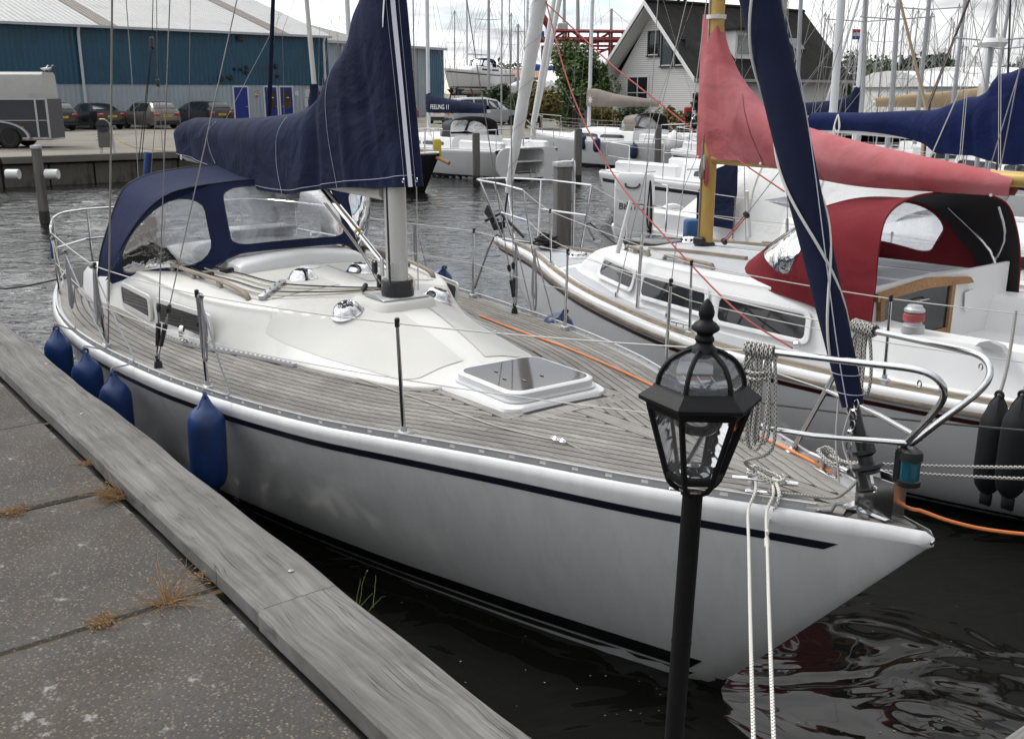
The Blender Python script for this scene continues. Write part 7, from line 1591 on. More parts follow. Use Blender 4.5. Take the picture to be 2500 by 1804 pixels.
def warehouse_a():
 A, C = aty(0, 230, 57), aty(800, 230, 72); t, hit, d, n = building_frame('warehouse', 'long corrugated shed, petrol blue over pale grey, with a white roof', A, C)
 L_ = hit(800, 150).x; ez = (hit(0, 52).z + hit(798, 86).z) / 2; bz = (hit(150, 206).z + hit(780, 209).z) / 2; x0 = -40; D = 34
 mb = MB(); mb.box(((x0 + L_) / 2, D / 2 + .06, ez / 2), (L_ - x0 - .1, D, ez)); mb.build('wall_core', 'sheet_pale', t, smooth=False)
 mb = MB(); mb.box(((x0 + L_) / 2, .0, (bz + ez) / 2), (L_ - x0, .12, ez - bz)); mb.build('upper_cladding', 'sheet_blue', t, smooth=False)
 mb = MB(); mb.box(((x0 + L_) / 2, .03, bz / 2), (L_ - x0, .10, bz)); mb.build('lower_cladding', 'sheet_pale', t, smooth=False)
 mb = MB(); mb.box((L_ + .02, D / 2, (bz + ez) / 2), (.1, D, ez - bz)); mb.box((L_ + .0, D / 2, bz / 2), (.1, D, bz)); mb.build('end_cladding', 'sheet_pale', t, smooth=False)
 sl = .30; rz = ez + D * .5 * sl
 mb = MB(); mb.loft([[(x0, -.35, ez - .06), (x0, D / 2, rz), (x0, D + .35, ez - .06)], [(L_ + .25, -.35, ez - .06), (L_ + .25, D / 2, rz), (L_ + .25, D + .35, ez - .06)]], False)
 mb.add([(L_, 0, ez - .1), (L_, D, ez - .1), (L_, D / 2, rz - .1)], [(0, 1, 2)]); roof = mb.build('roof', 'roof_white', t, smooth=False)
 for px0, px1 in ((240, 283), (665, 700), (-190, -150)):
  xa, xb = hit(px0, 70).x, hit(px1, 75).x; mb = MB(); mb.loft([[(xa, -.36, ez - .04), (xa, D / 2, rz + .02)], [(xb, -.36, ez - .04), (xb, D / 2, rz + .02)]], False); mb.build('rooflight', 'roof_strip', roof, smooth=False)
 mb = MB(); mb.box(((x0 + L_) / 2, -.38, ez - .12), (L_ - x0 + .3, .16, .14)); mb.build('gutter', 'gutter', t, smooth=False)
 for px, py0, py1 in ((186, 66, 262), (786, 100, 262)):
  a, b = hit(px, py0), hit(px + 1, py0); mb = MB(); mb.tube([(a.x, -.35, ez - .15), (a.x, -.18, ez - .5), (a.x, -.18, .1)], .085, 8); mb.build('downpipe', 'pipe_white', t)
 def leaf(px0, px1, py0, glass=False, hs=1):
  a, b = hit(px0, py0), hit(px1, py0); w = b.x - a.x; zt = a.z; cx = (a.x + b.x) / 2
  mb = MB();
  for x in (a.x, b.x): mb.box((x, -.07, zt / 2), (.09, .06, zt + .06))
  mb.box((cx, -.07, zt), (w, .06, .09)); fr = mb.build('door_frame', 'pipe_white', t, smooth=False)
  mb = MB(); mb.box((cx, -.055, zt / 2), (w - .1, .05, zt - .06)); dr = mb.build('door', 'door_blue', fr, smooth=False)
  if glass: mb = MB(); mb.box((cx, -.086, zt * .64), (w * .62, .02, zt * .48)); mb.build('door_window', 'door_glass', fr, smooth=False); mb = MB(); mb.box((cx + .1, -.1, zt * .70), (.2, .01, .06)); mb.build('notice', 'sign_white', fr, smooth=False)
  mb = MB(); mb.tube([(cx + hs * w * .38, -.12, zt * .46), (cx + hs * w * .26, -.12, zt * .46)], .02, 6); mb.build('door_handle', 'alu', fr)
 leaf(567, 603, 212); leaf(642, 674, 212, True); leaf(680, 712, 212, True, -1)
 for px0, py0, px1, py1, m in ((621, 222, 629, 236, 'sign_white'), (719, 223, 728, 234, 'sign_white'), (744, 219, 765, 238, 'sign_white'), (743, 240, 766, 262, 'sign_white')):
  a, b = hit(px0, py0), hit(px1, py1); mb = MB(); mb.box(((a.x + b.x) / 2, -.05, (a.z + b.z) / 2), (b.x - a.x, .03, a.z - b.z)); sg = mb.build('sign', m, t, smooth=False)
  if px0 == 621:
   c = Vector(((a.x + b.x) / 2, -.075, (a.z + b.z) / 2 + .08)); mb = MB(); mb.tube([c + Vector((.10 * math.cos(q), 0, .10 * math.sin(q))) for q in [k * math.pi / 8 for k in range(16)]], .016, 5, closed=True); mb.tube([c + Vector((-.07, 0, .07)), c + Vector((.07, 0, -.07))], .014, 5); mb.build('prohibition_ring', 'red_paint', sg); mb = MB(); mb.box(c + Vector((0, 0, -.24)), (.2, .01, .1)); mb.build('sign_band', 'red_paint', sg, smooth=False)
  elif px0 > 740:
   mb = MB()
   for k in range(3): mb.box(((a.x + b.x) / 2 + .05 * k, -.07, lerp(a.z, b.z, .3 + .2 * k)), ((b.x - a.x) * (.6 - .1 * k), .006, .05))
   mb.build('sign_print', 'gutter', sg, smooth=False)
 for px, py, r in ((584, 95, .22), (571, 170, .10), (586, 170, .10), (599, 165, .12), (599, 178, .13), (560, 190, .18), (537, 193, .18), (671, 163, .14), (676, 187, .1)):
  a = hit(px, py); mb = MB(); mb.lathe([(r, 0), (r, .12), (r * .8, .16), (0, .16)], 12, (a.x, -.04, a.z), rotto((0, -1, 0)), cap=False); mb.build('vent_pipe', 'plastic_black', t)
 return t
warehouse_a()
def warehouse_b():
 A, C = aty(790, 230, 80), aty(1083, 230, 95); t, hit, d, n = building_frame('warehouse', 'pale corrugated shed with grey roof and blue end panel behind the navy cover', A, C)
 L_ = hit(1083, 150).x; ez = (hit(820, 106).z + hit(1080, 114).z) / 2; xs = hit(1042, 150).x; D = 30
 mb = MB(); mb.box(((xs - 4) / 2, D / 2, ez / 2), (xs + 4, D, ez)); mb.build('wall', 'sheet_pale', t, smooth=False)
 mb = MB(); mb.box(((xs + L_) / 2, D / 2 - .02, ez / 2), (L_ - xs, D, ez)); mb.build('end_wall', 'sheet_blue2', t, smooth=False)
 mb = MB(); mb.box((xs, -.08, ez / 2), (.25, .1, ez)); mb.build('corner_trim', 'gutter', t, smooth=False)
 rz = ez + 3.4; mb = MB(); mb.loft([[(-4, -.3, ez - .05), (-4, D / 2, rz), (-4, D + .3, ez - .05)], [(L_ - 9, -.3, ez - .05), (L_ - 9, D / 2, rz), (L_ - 9, D + .3, ez - .05)], [(L_ + .3, -.3, ez - .05), (L_ + .3, D / 2, ez + .4), (L_ + .3, D + .3, ez - .05)]], False); mb.build('roof', 'roof_grey', t, smooth=False)
 mb = MB(); mb.box(((L_ - 4) / 2, -.35, ez - .1), (L_ + 4, .15, .2)); mb.build('gutter', 'gutter', t, smooth=False)
 a = hit(833, 200); mb = MB(); mb.tube([(a.x, -.2, ez - .1), (a.x, -.2, .1)], .09, 8); mb.build('downpipe', 'gutter', t)
 mb = MB(); mb.box((a.x - 1.2, -.1, hit(820, 203).z), (3.6, .3, .25)); mb.build('canopy_sign', 'sign_white', t, smooth=False)
 for k in range(6): mb = MB(); x = lerp(2, xs - 1, k / 5.2); mb.box((x, -.05, ez / 2), (.08, .06, ez)); mb.build('panel_joint', 'gutter', t, smooth=False)
warehouse_b()
# ------------------------------------------------------------------ cars
mat('car_glass', (.018, .022, .025), .05, coat=.5); mat('tyre', (.012, .012, .012), .8); mat('rim', (.35, .35, .36), .35, .8); mat('tail_red', (.30, .012, .015), .2, coat=.4); mat('plate_yellow', (.70, .42, .015), .4); mat('trim_black', (.015, .015, .016), .5)
for nm, c in (('car_black', (.008, .008, .009)), ('car_anthracite', (.022, .023, .027)), ('car_greybrown', (.135, .125, .115)), ('car_dark', (.02, .022, .024)), ('car_silver', (.42, .44, .47)), ('car_white', (.66, .66, .66)), ('van_red', (.26, .018, .02))): mat(nm, c, .25, .2, coat=.6)
def wheel(parent, x, y, r, w=.2, m='rim', sd=1):
 mb = MB(); mb.lathe([(r * .6, -w / 2), (r * .92, -w / 2), (r, -w * .3), (r, w * .3), (r * .92, w / 2), (r * .6, w / 2)], 20, (x, y, r), Matrix.Rotation(R(90), 3, 'X')); wh = mb.build('wheel', 'tyre', parent)
 mb = MB(); mb.lathe([(0, -w * .40), (r * .2, -w * .46), (r * .25, -w * .36), (r * .58, -w * .40), (r * .64, -w * .52), (r * .64, w * .52), (r * .58, w * .4), (r * .25, w * .36), (r * .2, w * .46), (0, w * .4)], 20, (x, y, r), Matrix.Rotation(R(90), 3, 'X'), cap=False); mb.build('rim', m, wh)
 mb = MB()
 for k in range(5):
  a = k * 2 * math.pi / 5
  for s_ in (-1, 1): mb.box((x + r * .42 * math.cos(a), y + s_ * w * .44, r + r * .42 * math.sin(a)), (r * .16, .02, r * .26), Matrix.Rotation(-a, 3, 'Y'))
 mb.build('rim_opening', 'trim_black', wh, smooth=False); return wh
def car(label, pos, heading, L_, W, H, paint, roof, belt=.92, shape='hatch', plate='', tow=False):
 """rear bumper at x=0, nose at x=L; heading = direction of the nose"""
 t = thing('parked_car', label, 'car', (pos.x, pos.y, GZ), math.atan2(heading.y, heading.x), 'cars parked in the yard'); hw = W / 2
 # stations: x, half width, sill z, bumper/shoulder z, belt z, roof z, roof half width
 st = {'hatch': [(.0, .80, .30, .62, .72, .72, .70), (.06, .93, .24, .62, .94, .94, .74), (.22, .97, .22, .65, .97, 1.15, .70), (.5, .99, .2, .68, .95, 1.40, .62), (.85, 1, .2, .7, .94, H, .60), (1.9, 1, .2, .7, .92, H + .01, .62), (2.6, 1, .2, .7, .92, H - .04, .60), (3.25, .99, .2, .7, .93, .97, .72), (L_ - .5, .95, .22, .66, .86, .86, .70), (L_ - .1, .86, .26, .6, .70, .70, .66), (L_, .72, .32, .55, .62, .62, .55)],
          'sedan': [(.0, .82, .32, .62, .80, .80, .72), (.06, .94, .25, .62, .96, .97, .76), (.45, .98, .22, .66, 1.0, 1.01, .78), (.62, .98, .22, .68, .99, 1.06, .72), (1.25, 1, .2, .7, .96, H - .05, .62), (1.7, 1, .2, .7, .94, H, .62), (2.5, 1, .2, .7, .93, H, .62), (3.1, 1, .2, .7, .93, 1.15, .68), (3.45, .99, .2, .7, .93, .95, .74), (L_ - .5, .95, .22, .66, .86, .86, .70), (L_ - .08, .84, .26, .6, .68, .68, .64), (L_, .72, .32, .55, .62, .62, .55)],
          'wagon': [(.0, .82, .30, .64, .78, .78, .72), (.06, .94, .24, .64, .98, .98, .76), (.2, .98, .22, .66, 1.0, 1.2, .72), (.42, .99, .2, .68, .98, H - .06, .64), (.9, 1, .2, .7, .96, H, .64), (2.3, 1, .2, .7, .94, H + .02, .64), (3.0, 1, .2, .7, .94, H - .12, .62), (3.65, .99, .2, .7, .94, .97, .74), (L_ - .5, .95, .22, .66, .88, .88, .70), (L_ - .08, .84, .26, .6, .70, .70, .64), (L_, .72, .32, .55, .62, .62, .55)]}[shape]
 rings = []
 for x, w, z0, z1, z2, z3, wr in st:
  w *= hw; wr *= W * .5 / .5 * .5 * 1.0; wr = min(wr * 1.0, w)
  h = [(w * .93, z0), (w, z0 + .12), (w, z1), (w * .97, z2), (min(w * .95, lerp(w, wr * 1.02, .92)), lerp(z2, z3, .88)), (wr * .92, lerp(z2, z3, .97)), (wr * .5, z3), (0, z3 + .01)]
  rings.append([(x, a, b) for a, b in h] + [(x, -a, b) for a, b in reversed(h[:-1])])
 mb = MB(); mb.loft(rings, True, True, True); body = mb.build('body', paint, t, ang=30)
 def at_roof(xf):
  for a, b in zip(st, st[1:]):
   if a[0] <= xf <= b[0]: f = (xf - a[0]) / (b[0] - a[0]); return [lerp(p, q, f) for p, q in zip(a, b)]
  return st[-1]
 # rear window
 xr0, xr1 = {'hatch': (.2, .74), 'sedan': (.66, 1.22), 'wagon': (.14, .40)}[shape]
 rows = []
 for k in range(5):
  x, w, z0, z1, z2, z3, wr = at_roof(lerp(xr0, xr1, k / 4)); zz = z3 + .012; ww = min(w * hw, wr * hw / .5 * .5) * .98
  wq = lerp(.78, .58, k / 4) * hw; rows.append([(x - .02, wq * f, zz - .02 * abs(f) ** 3 + .012) for f in (-1, -.6, 0, .6, 1)])
 mb = MB(); mb.loft(rows, False); mb.build('rear_window', 'car_glass', t)
 # side windows
 xa, xb = {'hatch': (.75, 2.75), 'sedan': (1.05, 3.1), 'wagon': (.55, 3.2)}[shape]; n_ = 3 if shape == 'wagon' else 2
 for sd in (1, -1):
  for k in range(n_):
   u0, u1 = lerp(xa, xb, k / n_) + .05, lerp(xa, xb, (k + 1) / n_) - .03; rows = []
   for q in range(5):
    x, w, z0, z1, z2, z3, wr = at_roof(lerp(u0, u1, q / 4)); w *= hw; wr_ = min(wr * W * .5, w); top = min(w * .95, lerp(w, wr_ * 1.02, .92))
    rows.append([(x, sd * (lerp(w * .97, top, f) + .012), lerp(z2, lerp(z2, z3, .88), f)) for f in (.06, .5, .95)])
   mb = MB(); mb.loft(rows, False); mb.build('side_window', 'car_glass', t)
  wheel(t, .78, sd * (hw - .11), .32); wheel(t, L_ - .85, sd * (hw - .11), .32)
  mb = MB(); mb.box((.035, sd * hw * .72, .80), (.12, hw * .42, .16), Matrix.Rotation(sd * -.18, 3, 'Z'), 0, .03); mb.build('tail_light', 'tail_red', t)
  mb = MB(); x, w, *_r = at_roof(xb - .35); mb.box((xb - .3, sd * (hw + .09), belt + .08), (.1, .17, .12), None, 0, .03); mb.build('mirror', paint, t)
 mb = MB(); mb.box((.0, 0, .36), (.06, W * .8, .18), None, 0, .03); mb.build('rear_bumper', 'trim_black', t)
 mb = MB(); mb.box((-.02 if shape != 'hatch' else .0, 0, .72 if shape != 'black' else .5), (.03, .52, .115)); pl = mb.build('number_plate', 'plate_yellow', t, smooth=False)
 if plate: text_mesh('plate_characters', plate, .10, 'trim_black', pl, frame((-.04 if shape != 'hatch' else -.02, 0, .72), (0, -1, 0), (0, 0, 1)), .001)
 return t
nA = (aty(800, 230, 72) - aty(0, 230, 57)); nA.z = 0; nA.normalize(); noseA = Vector((-nA.y, nA.x, 0)); noseA = (noseA + Vector((-.12, 0, 0))).normalized()
def park(px, y, **k): p = aty(px, 312, y); p.z = GZ; return p
car('black hatchback half hidden behind the horse trailer', park(158, 54.5), noseA, 4.2, 1.78, 1.46, 'car_black', 1.4, shape='hatch', plate='SS-79')
car('dark saloon car next to the downpipe of the blue shed', park(277, 56.5), noseA, 4.45, 1.8, 1.42, 'car_anthracite', 1.4, shape='sedan', plate='ZV-897-V')
car('grey brown hatchback in the middle of the parked row', park(412, 57.5), noseA, 4.0, 1.76, 1.48, 'car_greybrown', 1.4, shape='hatch', plate='TX-897-KL')
car('dark estate car with roof rails beside the blue door', park(545, 61.5), noseA, 4.7, 1.82, 1.47, 'car_dark', 1.4, shape='wagon', plate='L-308-XR')
car('silver crossover parked behind the navy lettered boom bag', park(1095, 64), Vector((.93, .37, 0)), 4.75, 1.9, 1.68, 'car_silver', 1.6, shape='wagon', plate='K-215-NB')
car('white car mostly hidden behind the silver crossover', park(1068, 67), Vector((.3, .95, 0)), 4.0, 1.75, 1.5, 'car_white', 1.4, shape='hatch')
def red_van():
 p = aty(1020, 300, 71); t = thing('parked_van', 'red van nose seen beside the navy sail cover zipper', 'van', (p.x, p.y, GZ), math.atan2(.2, 1))
 st = [(-5.2, .95, 2.5), (-1.9, .98, 2.5), (-1.5, .96, 2.4), (-.9, .95, 1.75), (-.75, .95, 1.35), (-.15, .92, 1.1), (0, .85, .75)]
 mb = MB(); mb.loft([[(x, w, .35), (x, w, min(1.3, h * .7)), (x, w * .9, h - .06), (x, w * .75, h), (x, -w * .75, h), (x, -w * .9, h - .06), (x, -w, min(1.3, h * .7)), (x, -w, .35)] for x, w, h in st], True, True, True); mb.build('body', 'van_red', t, ang=30)
 for sd in (1, -1):
  wheel(t, -.8, sd * .85, .36); wheel(t, -4.2, sd * .85, .36)
  mb = MB(); mb.prism([(-1.95, sd * .965, 1.35), (-1.0, sd * .965, 1.35), (-1.45, sd * .93, 2.15), (-1.95, sd * .93, 2.2)], (0, sd * .02, 0)); mb.build('side_window', 'car_glass', t, smooth=False)
 mb = MB(); mb.quad((-.92, .78, 1.45), (-.92, -.78, 1.45), (-1.46, -.72, 2.3), (-1.46, .72, 2.3)); o = mb.build('windscreen', 'car_glass', t, smooth=False); o.location = (.04, 0, .03)
red_van()
# ------------------------------------------------------------------ horse trailer with two gulls
def trailer():
 mat('trailer_side', (.035, .037, .045), .5, var=.1); mat('trailer_roof', (.40, .40, .38), .5, var=.05); mat('lamp_amber', (.6, .16, .01), .3)
 p = aty(146, 355, 38.3); d = Vector((-1, -.12, 0)).normalized(); t = thing('horse_trailer', 'horse trailer with a pale moulded top, dark sides and tandem wheels', 'trailer', (p.x, p.y, GZ), math.atan2(d.y, d.x))
 # local x = forward (to the left), near side = +y? compute
 sd = 1 if (Vector((-d.y, d.x, 0))).y < 0 else -1
 zf, zm, zt, hw = .48, 1.52, 2.92, .85; rear = 0.02; L_ = 3.6
 def h(px, py): q = plane_hit(px, py, p - Vector((0, .9, 0)), Vector((-d.y, d.x, 0))); return q
 zs = lambda py: plane_hit(100, py, p, Vector((-d.y, d.x, 0))).z - GZ
 zf, zm, zt = zs(338), zs(242), zs(177)
 mb = MB(); mb.loft([[(x, hw, zf), (x, hw, zm), (x, -hw, zm), (x, -hw, zf)] for x in (.02, L_)], True, True, True); mb.build('body', 'trailer_side', t, smooth=False)
 mb = MB(); mb.loft([[(x, hw * w_, zm) if k == 0 else (x, hw * w_ * f, zm + (zt - zm) * g) for k, (f, g) in enumerate(((1, 0), (.97, .6), (.9, .9), (.7, 1.0), (-.7, 1.0), (-.9, .9), (-.97, .6), (-1, 0)))] for x, w_ in ((.12, .99), (.2, 1), (1, 1), (2.5, 1), (L_, 1))], True, True, True); rf = mb.build('moulded_top', 'trailer_roof', t, ang=40)
 text_mesh('lettering', 'DUO', .17, 'gutter', rf, frame((.45, sd * (hw + .012), zm + .14), (-1 if sd * 1 > 0 else 1, 0, 0) if False else Vector((-1, 0, 0)) , (0, 0, 1)))
 mb = MB(); mb.box((L_ / 2, sd * (hw + .01), zm), (L_, .03, .06)); mb.box((L_ / 2, sd * (hw + .01), lerp(zf, zm, .47)), (L_, .02, .025)); mb.build('trim_rail', 'alu', t, smooth=False)
 mb = MB();
 for x in (.04, .42): mb.box((x, sd * (hw + .012), (zf + zm) / 2), (.07, .03, zm - zf))
 mb.box((.5, sd * (hw + .012), zf + .03), (1.0, .03, .07)); mb.box((L_ / 2, 0, zf - .02), (L_, 1.5, .06)); mb.build('corner_post', 'alu', t, smooth=False)
 for x in (1.42, 2.28): wheel(t, x, sd * (hw + .02), .36, .22); wheel(t, x, -sd * (hw + .02), .36, .22)
 mb = MB(); mb.loft([[(1.85 + r * 1.15 * math.cos(a) * 1.0, sd * (hw + w), .36 + r * .62 * math.sin(a)) for r in (.93, 1.0)] + [(1.85 + r * 1.15 * math.cos(a), sd * (hw + .01), .36 + r * .62 * math.sin(a)) for r in (1.0, .93)] for a, w in [(math.pi * k / 14, .16) for k in range(15)]], True, True, True); mb.build('mudguard', 'alu', t)
 for x, z in ((.95, lerp(zf, zm, .3)), (.7, zf + .03)): mb = MB(); mb.box((x, sd * (hw + .03), z), (.09, .03, .06), None, 0, .01); mb.build('side_lamp', 'lamp_amber', t)
 for i, (px, m, lab) in enumerate(((110, 'white_plastic', 'pale gull standing upright on the horse trailer roof'), (121, 'gutter', 'grey backed gull facing right on the horse trailer roof'))):
  c = plane_hit(px, 178, p, Vector((-d.y, d.x, 0))); g = thing('gull', lab, 'bird', c, 0 if i else .9, 'gulls on the trailer')
  mb = MB(); mb.loft([[(x, r * math.cos(q), .13 + z + r * .9 * math.sin(q)) for q in [k * math.pi / 4 for k in range(8)]] for x, r, z in ((-.17, .005, .02), (-.11, .03, .0), (-.02, .062, -.01), (.06, .055, .01), (.10, .035, .07), (.115, .03, .11), (.14, .026, .125), (.165, .008, .12))], True, True, True); mb.build('gull_body', m, g)
  mb = MB(); mb.tube([(.16, 0, .25), (.21, 0, .24)], [.010, .003], 6); mb.build('beak', 'plate_yellow', g)
  for s_ in (-.02, .02): mb = MB(); mb.tube([(0, s_, 0), (0, s_, .09)], .006, 5); mb.build('leg', 'lamp_amber', g)
trailer()
def pedestal():
 p = aty(258, 374, 34.4); t = thing('power_pedestal', 'grey service pedestal with a rounded yellow topped hood on the far quay', 'pedestal', (p.x, p.y, GZ), .25)
 mb = MB(); mb.box((0, 0, .52), (.36, .3, .66), None, 0, .02); mb.build('cabinet', 'quay_beam', t)
 mb = MB(); mb.loft([[(x, y, .85 + .2 * math.sqrt(max(0, 1 - (x / .22) ** 2)) * f) for x, y in ((-.21, -.17), (.21, -.17), (.21, .17), (-.21, .17))] for f in (0, 1)], True, True, True); mb.lathe([(.21, -.17), (.21, .17)], 18, (0, 0, .9), Matrix.Rotation(R(90), 3, 'X')); mb.build('hood', 'trailer_side', t)
 mb = MB(); mb.box((.0, 0, 1.1), (.16, .26, .04), None, 0, .015); mb.build('lamp_cover', 'plate_yellow', t)
 mb = MB(); mb.box((.26, .05, .5), (.08, .1, 1.0), Matrix.Rotation(-.06, 3, 'Y')); mb.box((-.12, 0, .1), (.08, .08, .2)); mb.build('support', 'pipe_white', t, smooth=False)
 for z in (.55, .45): mb = MB(); mb.lathe([(.03, 0), (.03, .06), (0, .07)], 8, (-.18, -.05, z), rotto((-1, 0, 0)), cap=False); mb.build('socket', 'alu', t)
 c = rope('cable', [p + Vector((.3, 0, .6)), p + Vector((.9, -.2, .25)), p + Vector((1.9, .4, .04)), p + Vector((3.4, 1.2, .03))], .012, mat('cable_yellow', (.55, .35, .06), .5)); tag(c, 'thin yellow cable trailing from the service pedestal', 'cable')
pedestal()
# ------------------------------------------------------------------ house
def house():
 m = mat('brick_white', (.70, .69, .67), .8, var=.05); nt = m.node_tree; Lk = nt.links.new; tc = nt.nodes.new('ShaderNodeTexCoord'); mp = nt.nodes.new('ShaderNodeMapping'); mp.inputs['Rotation'].default_value = (R(90), 0, 0); Lk(tc.outputs['Object'], mp.inputs[0])
 br = nt.nodes.new('ShaderNodeTexBrick'); br.inputs['Scale'].default_value = 4.5; br.inputs['Color1'].default_value = (.80, .79, .77, 1); br.inputs['Color2'].default_value = (.75, .74, .72, 1); br.inputs['Mortar'].default_value = (.55, .54, .52, 1); br.inputs['Mortar Size'].default_value = .02; Lk(mp.outputs[0], br.inputs[0]); Lk(br.outputs[0], nt.nodes['Principled BSDF'].inputs['Base Color'])
 bp = nt.nodes.new('ShaderNodeBump'); bp.inputs['Distance'].default_value = .02; bp.inputs['Strength'].default_value = .4; bp.invert = True; Lk(br.outputs['Fac'], bp.inputs['Height']); Lk(bp.outputs[0], nt.nodes['Principled BSDF'].inputs['Normal'])
 m = mat('tiles_black', (.011, .0105, .010), .9, c2=(.02, .019, .017), vs=1.5, spec=.15, dirt=((.045, .043, .025), .7, .58, .8)); nt = m.node_tree; Lk = nt.links.new; tc = nt.nodes.new('ShaderNodeTexCoord')
 w1 = nt.nodes.new('ShaderNodeTexWave'); w1.wave_profile = 'SAW'; w1.bands_direction = 'Z'; w1.inputs['Scale'].default_value = .314 / .30; Lk(tc.outputs['Object'], w1.inputs['Vector']); w2 = nt.nodes.new('ShaderNodeTexWave'); w2.bands_direction = 'X'; w2.inputs['Scale'].default_value = .314 / .28; Lk(tc.outputs['Object'], w2.inputs['Vector'])
 b1_ = nt.nodes.new('ShaderNodeBump'); b1_.inputs['Distance'].default_value = .16; b1_.inputs['Strength'].default_value = 1; b1_.invert = True; Lk(w1.outputs['Fac'], b1_.inputs['Height']); b2_ = nt.nodes.new('ShaderNodeBump'); b2_.inputs['Distance'].default_value = .02; Lk(w2.outputs['Fac'], b2_.inputs['Height']); Lk(b1_.outputs[0], b2_.inputs['Normal']); Lk(b2_.outputs[0], nt.nodes['Principled BSDF'].inputs['Normal'])
 G = aty(1706, 230, 57); t = thing('house', 'white brick house with a steep black tiled roof and white bargeboards', 'house', (G.x, G.y, GZ), math.atan2(.58, .81)); X = Vector((.81, .58, 0)).normalized(); Y = Vector((-X.y, X.x, 0))
 O = Vector((G.x, G.y, GZ)); gw = 7.2; hl = 12.5
 def loc_(p): q = p - O; return Vector((q.dot(X), q.dot(Y), q.z))
 ez = loc_(plane_hit(1706, 166, O, Y)).z; rz = loc_(plane_hit(1590, 6, O + Y * gw / 2, X)).z
 for nm, pts in (('gable_wall', [(0, 0, 0), (0, gw, 0), (0, gw, ez - 1.0), (0, gw / 2, rz - .2), (0, 0, ez)]),): mb = MB(); mb.prism(pts, (.3, 0, 0)); gwall = mb.build(nm, 'brick_white', t, smooth=False)
 gwall.rotation_euler = (0, 0, 0)
 mb = MB(); mb.box((hl / 2 + .15, .15, ez / 2), (hl - .3, .3, ez)); mb.build('side_wall', 'brick_white', t, smooth=False)
 mb = MB(); mb.prism([(hl, 0, 0), (hl, gw, 0), (hl, gw, ez), (hl, gw / 2, rz - .2), (hl, 0, ez)], (-.3, 0, 0)); mb.box((hl / 2, gw, ez / 2), (hl, .3, ez)); mb.build('back_wall', 'brick_white', t, smooth=False)
 sl = (rz - ez) / (gw / 2); oh = .55
 mb = MB(); a = -.9
 mb.loft([[(x, -oh, ez - sl * oh), (x, gw / 2, rz), (x, gw + oh, ez - sl * oh), (x, gw + oh, ez - sl * oh - .18), (x, gw / 2, rz - .22), (x, -oh, ez - sl * oh - .18)] for x in (a, hl + .3)], True, True, True); rf = mb.build('roof', 'tiles_black', t, smooth=False)
 mb = MB(); mb.tube([(a, gw / 2, rz + .02), (hl + .3, gw / 2, rz + .02)], .11, 8); mb.build('ridge', 'tiles_black', rf)
 for y1 in (-oh, gw + oh):
  mb = MB(); mb.prism([(a - .03, y1, ez - sl * oh + .02), (a - .03, gw / 2, rz + .02), (a - .03, gw / 2, rz - .24), (a - .03, y1, ez - sl * oh - .24)], (-.06, 0, 0)); mb.build('bargeboard', 'white_paint', rf, smooth=False)
  mb = MB(); mb.prism([(a, y1, ez - sl * oh - .24), (a, gw / 2, rz - .32), (.1, gw / 2, rz - .32), (.1, y1, ez - sl * oh - .24)], (0, 0, -.03)); mb.build('soffit', 'white_paint', rf, smooth=False)
 mb = MB(); mb.box((hl / 2 - .3, -oh - .06, ez - sl * oh - .1), (hl + 1.2, .14, .16)); mb.build('gutter', 'greige', rf, smooth=False)
 # gable windows, measured on the gable plane (x=0)
 for (px0, py0, px1, py1, k) in ((1585, 79, 1609, 135, 1), (1618, 77, 1641, 161, 2), (1652, 96, 1675, 160, 1), (1533, 188, 1582, 258, 3)):
  A_, B_ = loc_(plane_hit(px0, py0, O, X)), loc_(plane_hit(px1, py1, O, X)); cy, cz = (A_.y + B_.y) / 2, (A_.z + B_.z) / 2; w, h_ = abs(A_.y - B_.y), abs(A_.z - B_.z)
  mb = MB()
  for s_ in (-1, 1): mb.box((-.03, cy + s_ * w / 2, cz), (.1, .09, h_ + .09)); mb.box((-.03, cy, cz + s_ * h_ / 2), (.1, w, .09))
  if k == 3: mb.box((-.03, cy, cz), (.08, .05, h_)); mb.box((-.03, cy, cz - .1), (.08, w, .05))
  wn = mb.build('window', 'trailer_side' if k < 3 else 'white_paint', t, smooth=False)
  mb = MB(); mb.box((-.015, cy, cz), (.03, w - .04, h_ - .04)); mb.build('pane', 'glass_dark' if k != 2 else 'glass_pale', wn, smooth=False)
  mb = MB(); mb.box((-.06, cy, cz - h_ / 2 - .06), (.18, w + .16, .07)); mb.build('sill', 'trailer_side', wn, smooth=False)
  mb = MB(); mb.box((-.05, cy, cz - h_ / 2 + .02), (.08, w - .1, .06)); mb.build('lower_frame', 'white_paint', wn, smooth=False)
 # dormer on the near roof slope
 D0 = loc_(aty(1788, 92, 60)); x0, x1 = 3.3, 5.3; yb = 1.2; zb = ez + sl * yb
 yf = .55; zf = ez + sl * yf; zt = zf + 1.55; yback = yf + (zt - zf) / sl
 mb = MB(); mb.prism([(x0, yf, zf), (x0, yf, zt), (x0, yback, zt)], (x1 - x0, 0, 0)); dm = mb.build('dormer', 'white_paint', t, smooth=False)
 mb = MB(); mb.box(((x0 + x1) / 2, (yf + yback) / 2 - .15, zt + .05), (x1 - x0 + .4, yback - yf + .4, .12)); mb.build('dormer_roof', 'tiles_black', dm, smooth=False)
 mb = MB(); mb.box(((x0 + x1) / 2, yf - .02, (zf + zt) / 2), (x1 - x0 - .4, .05, 1.0)); mb.build('dormer_window', 'glass_pale', dm, smooth=False)
 mb = MB(); yc = 1.5; mb.box((9.6, yc - .05, ez + sl * yc + .03), (1.0, .9, .05), Matrix.Rotation(math.atan(sl), 3, 'X')); mb.build('skylight', 'glass_pale', rf, smooth=False)
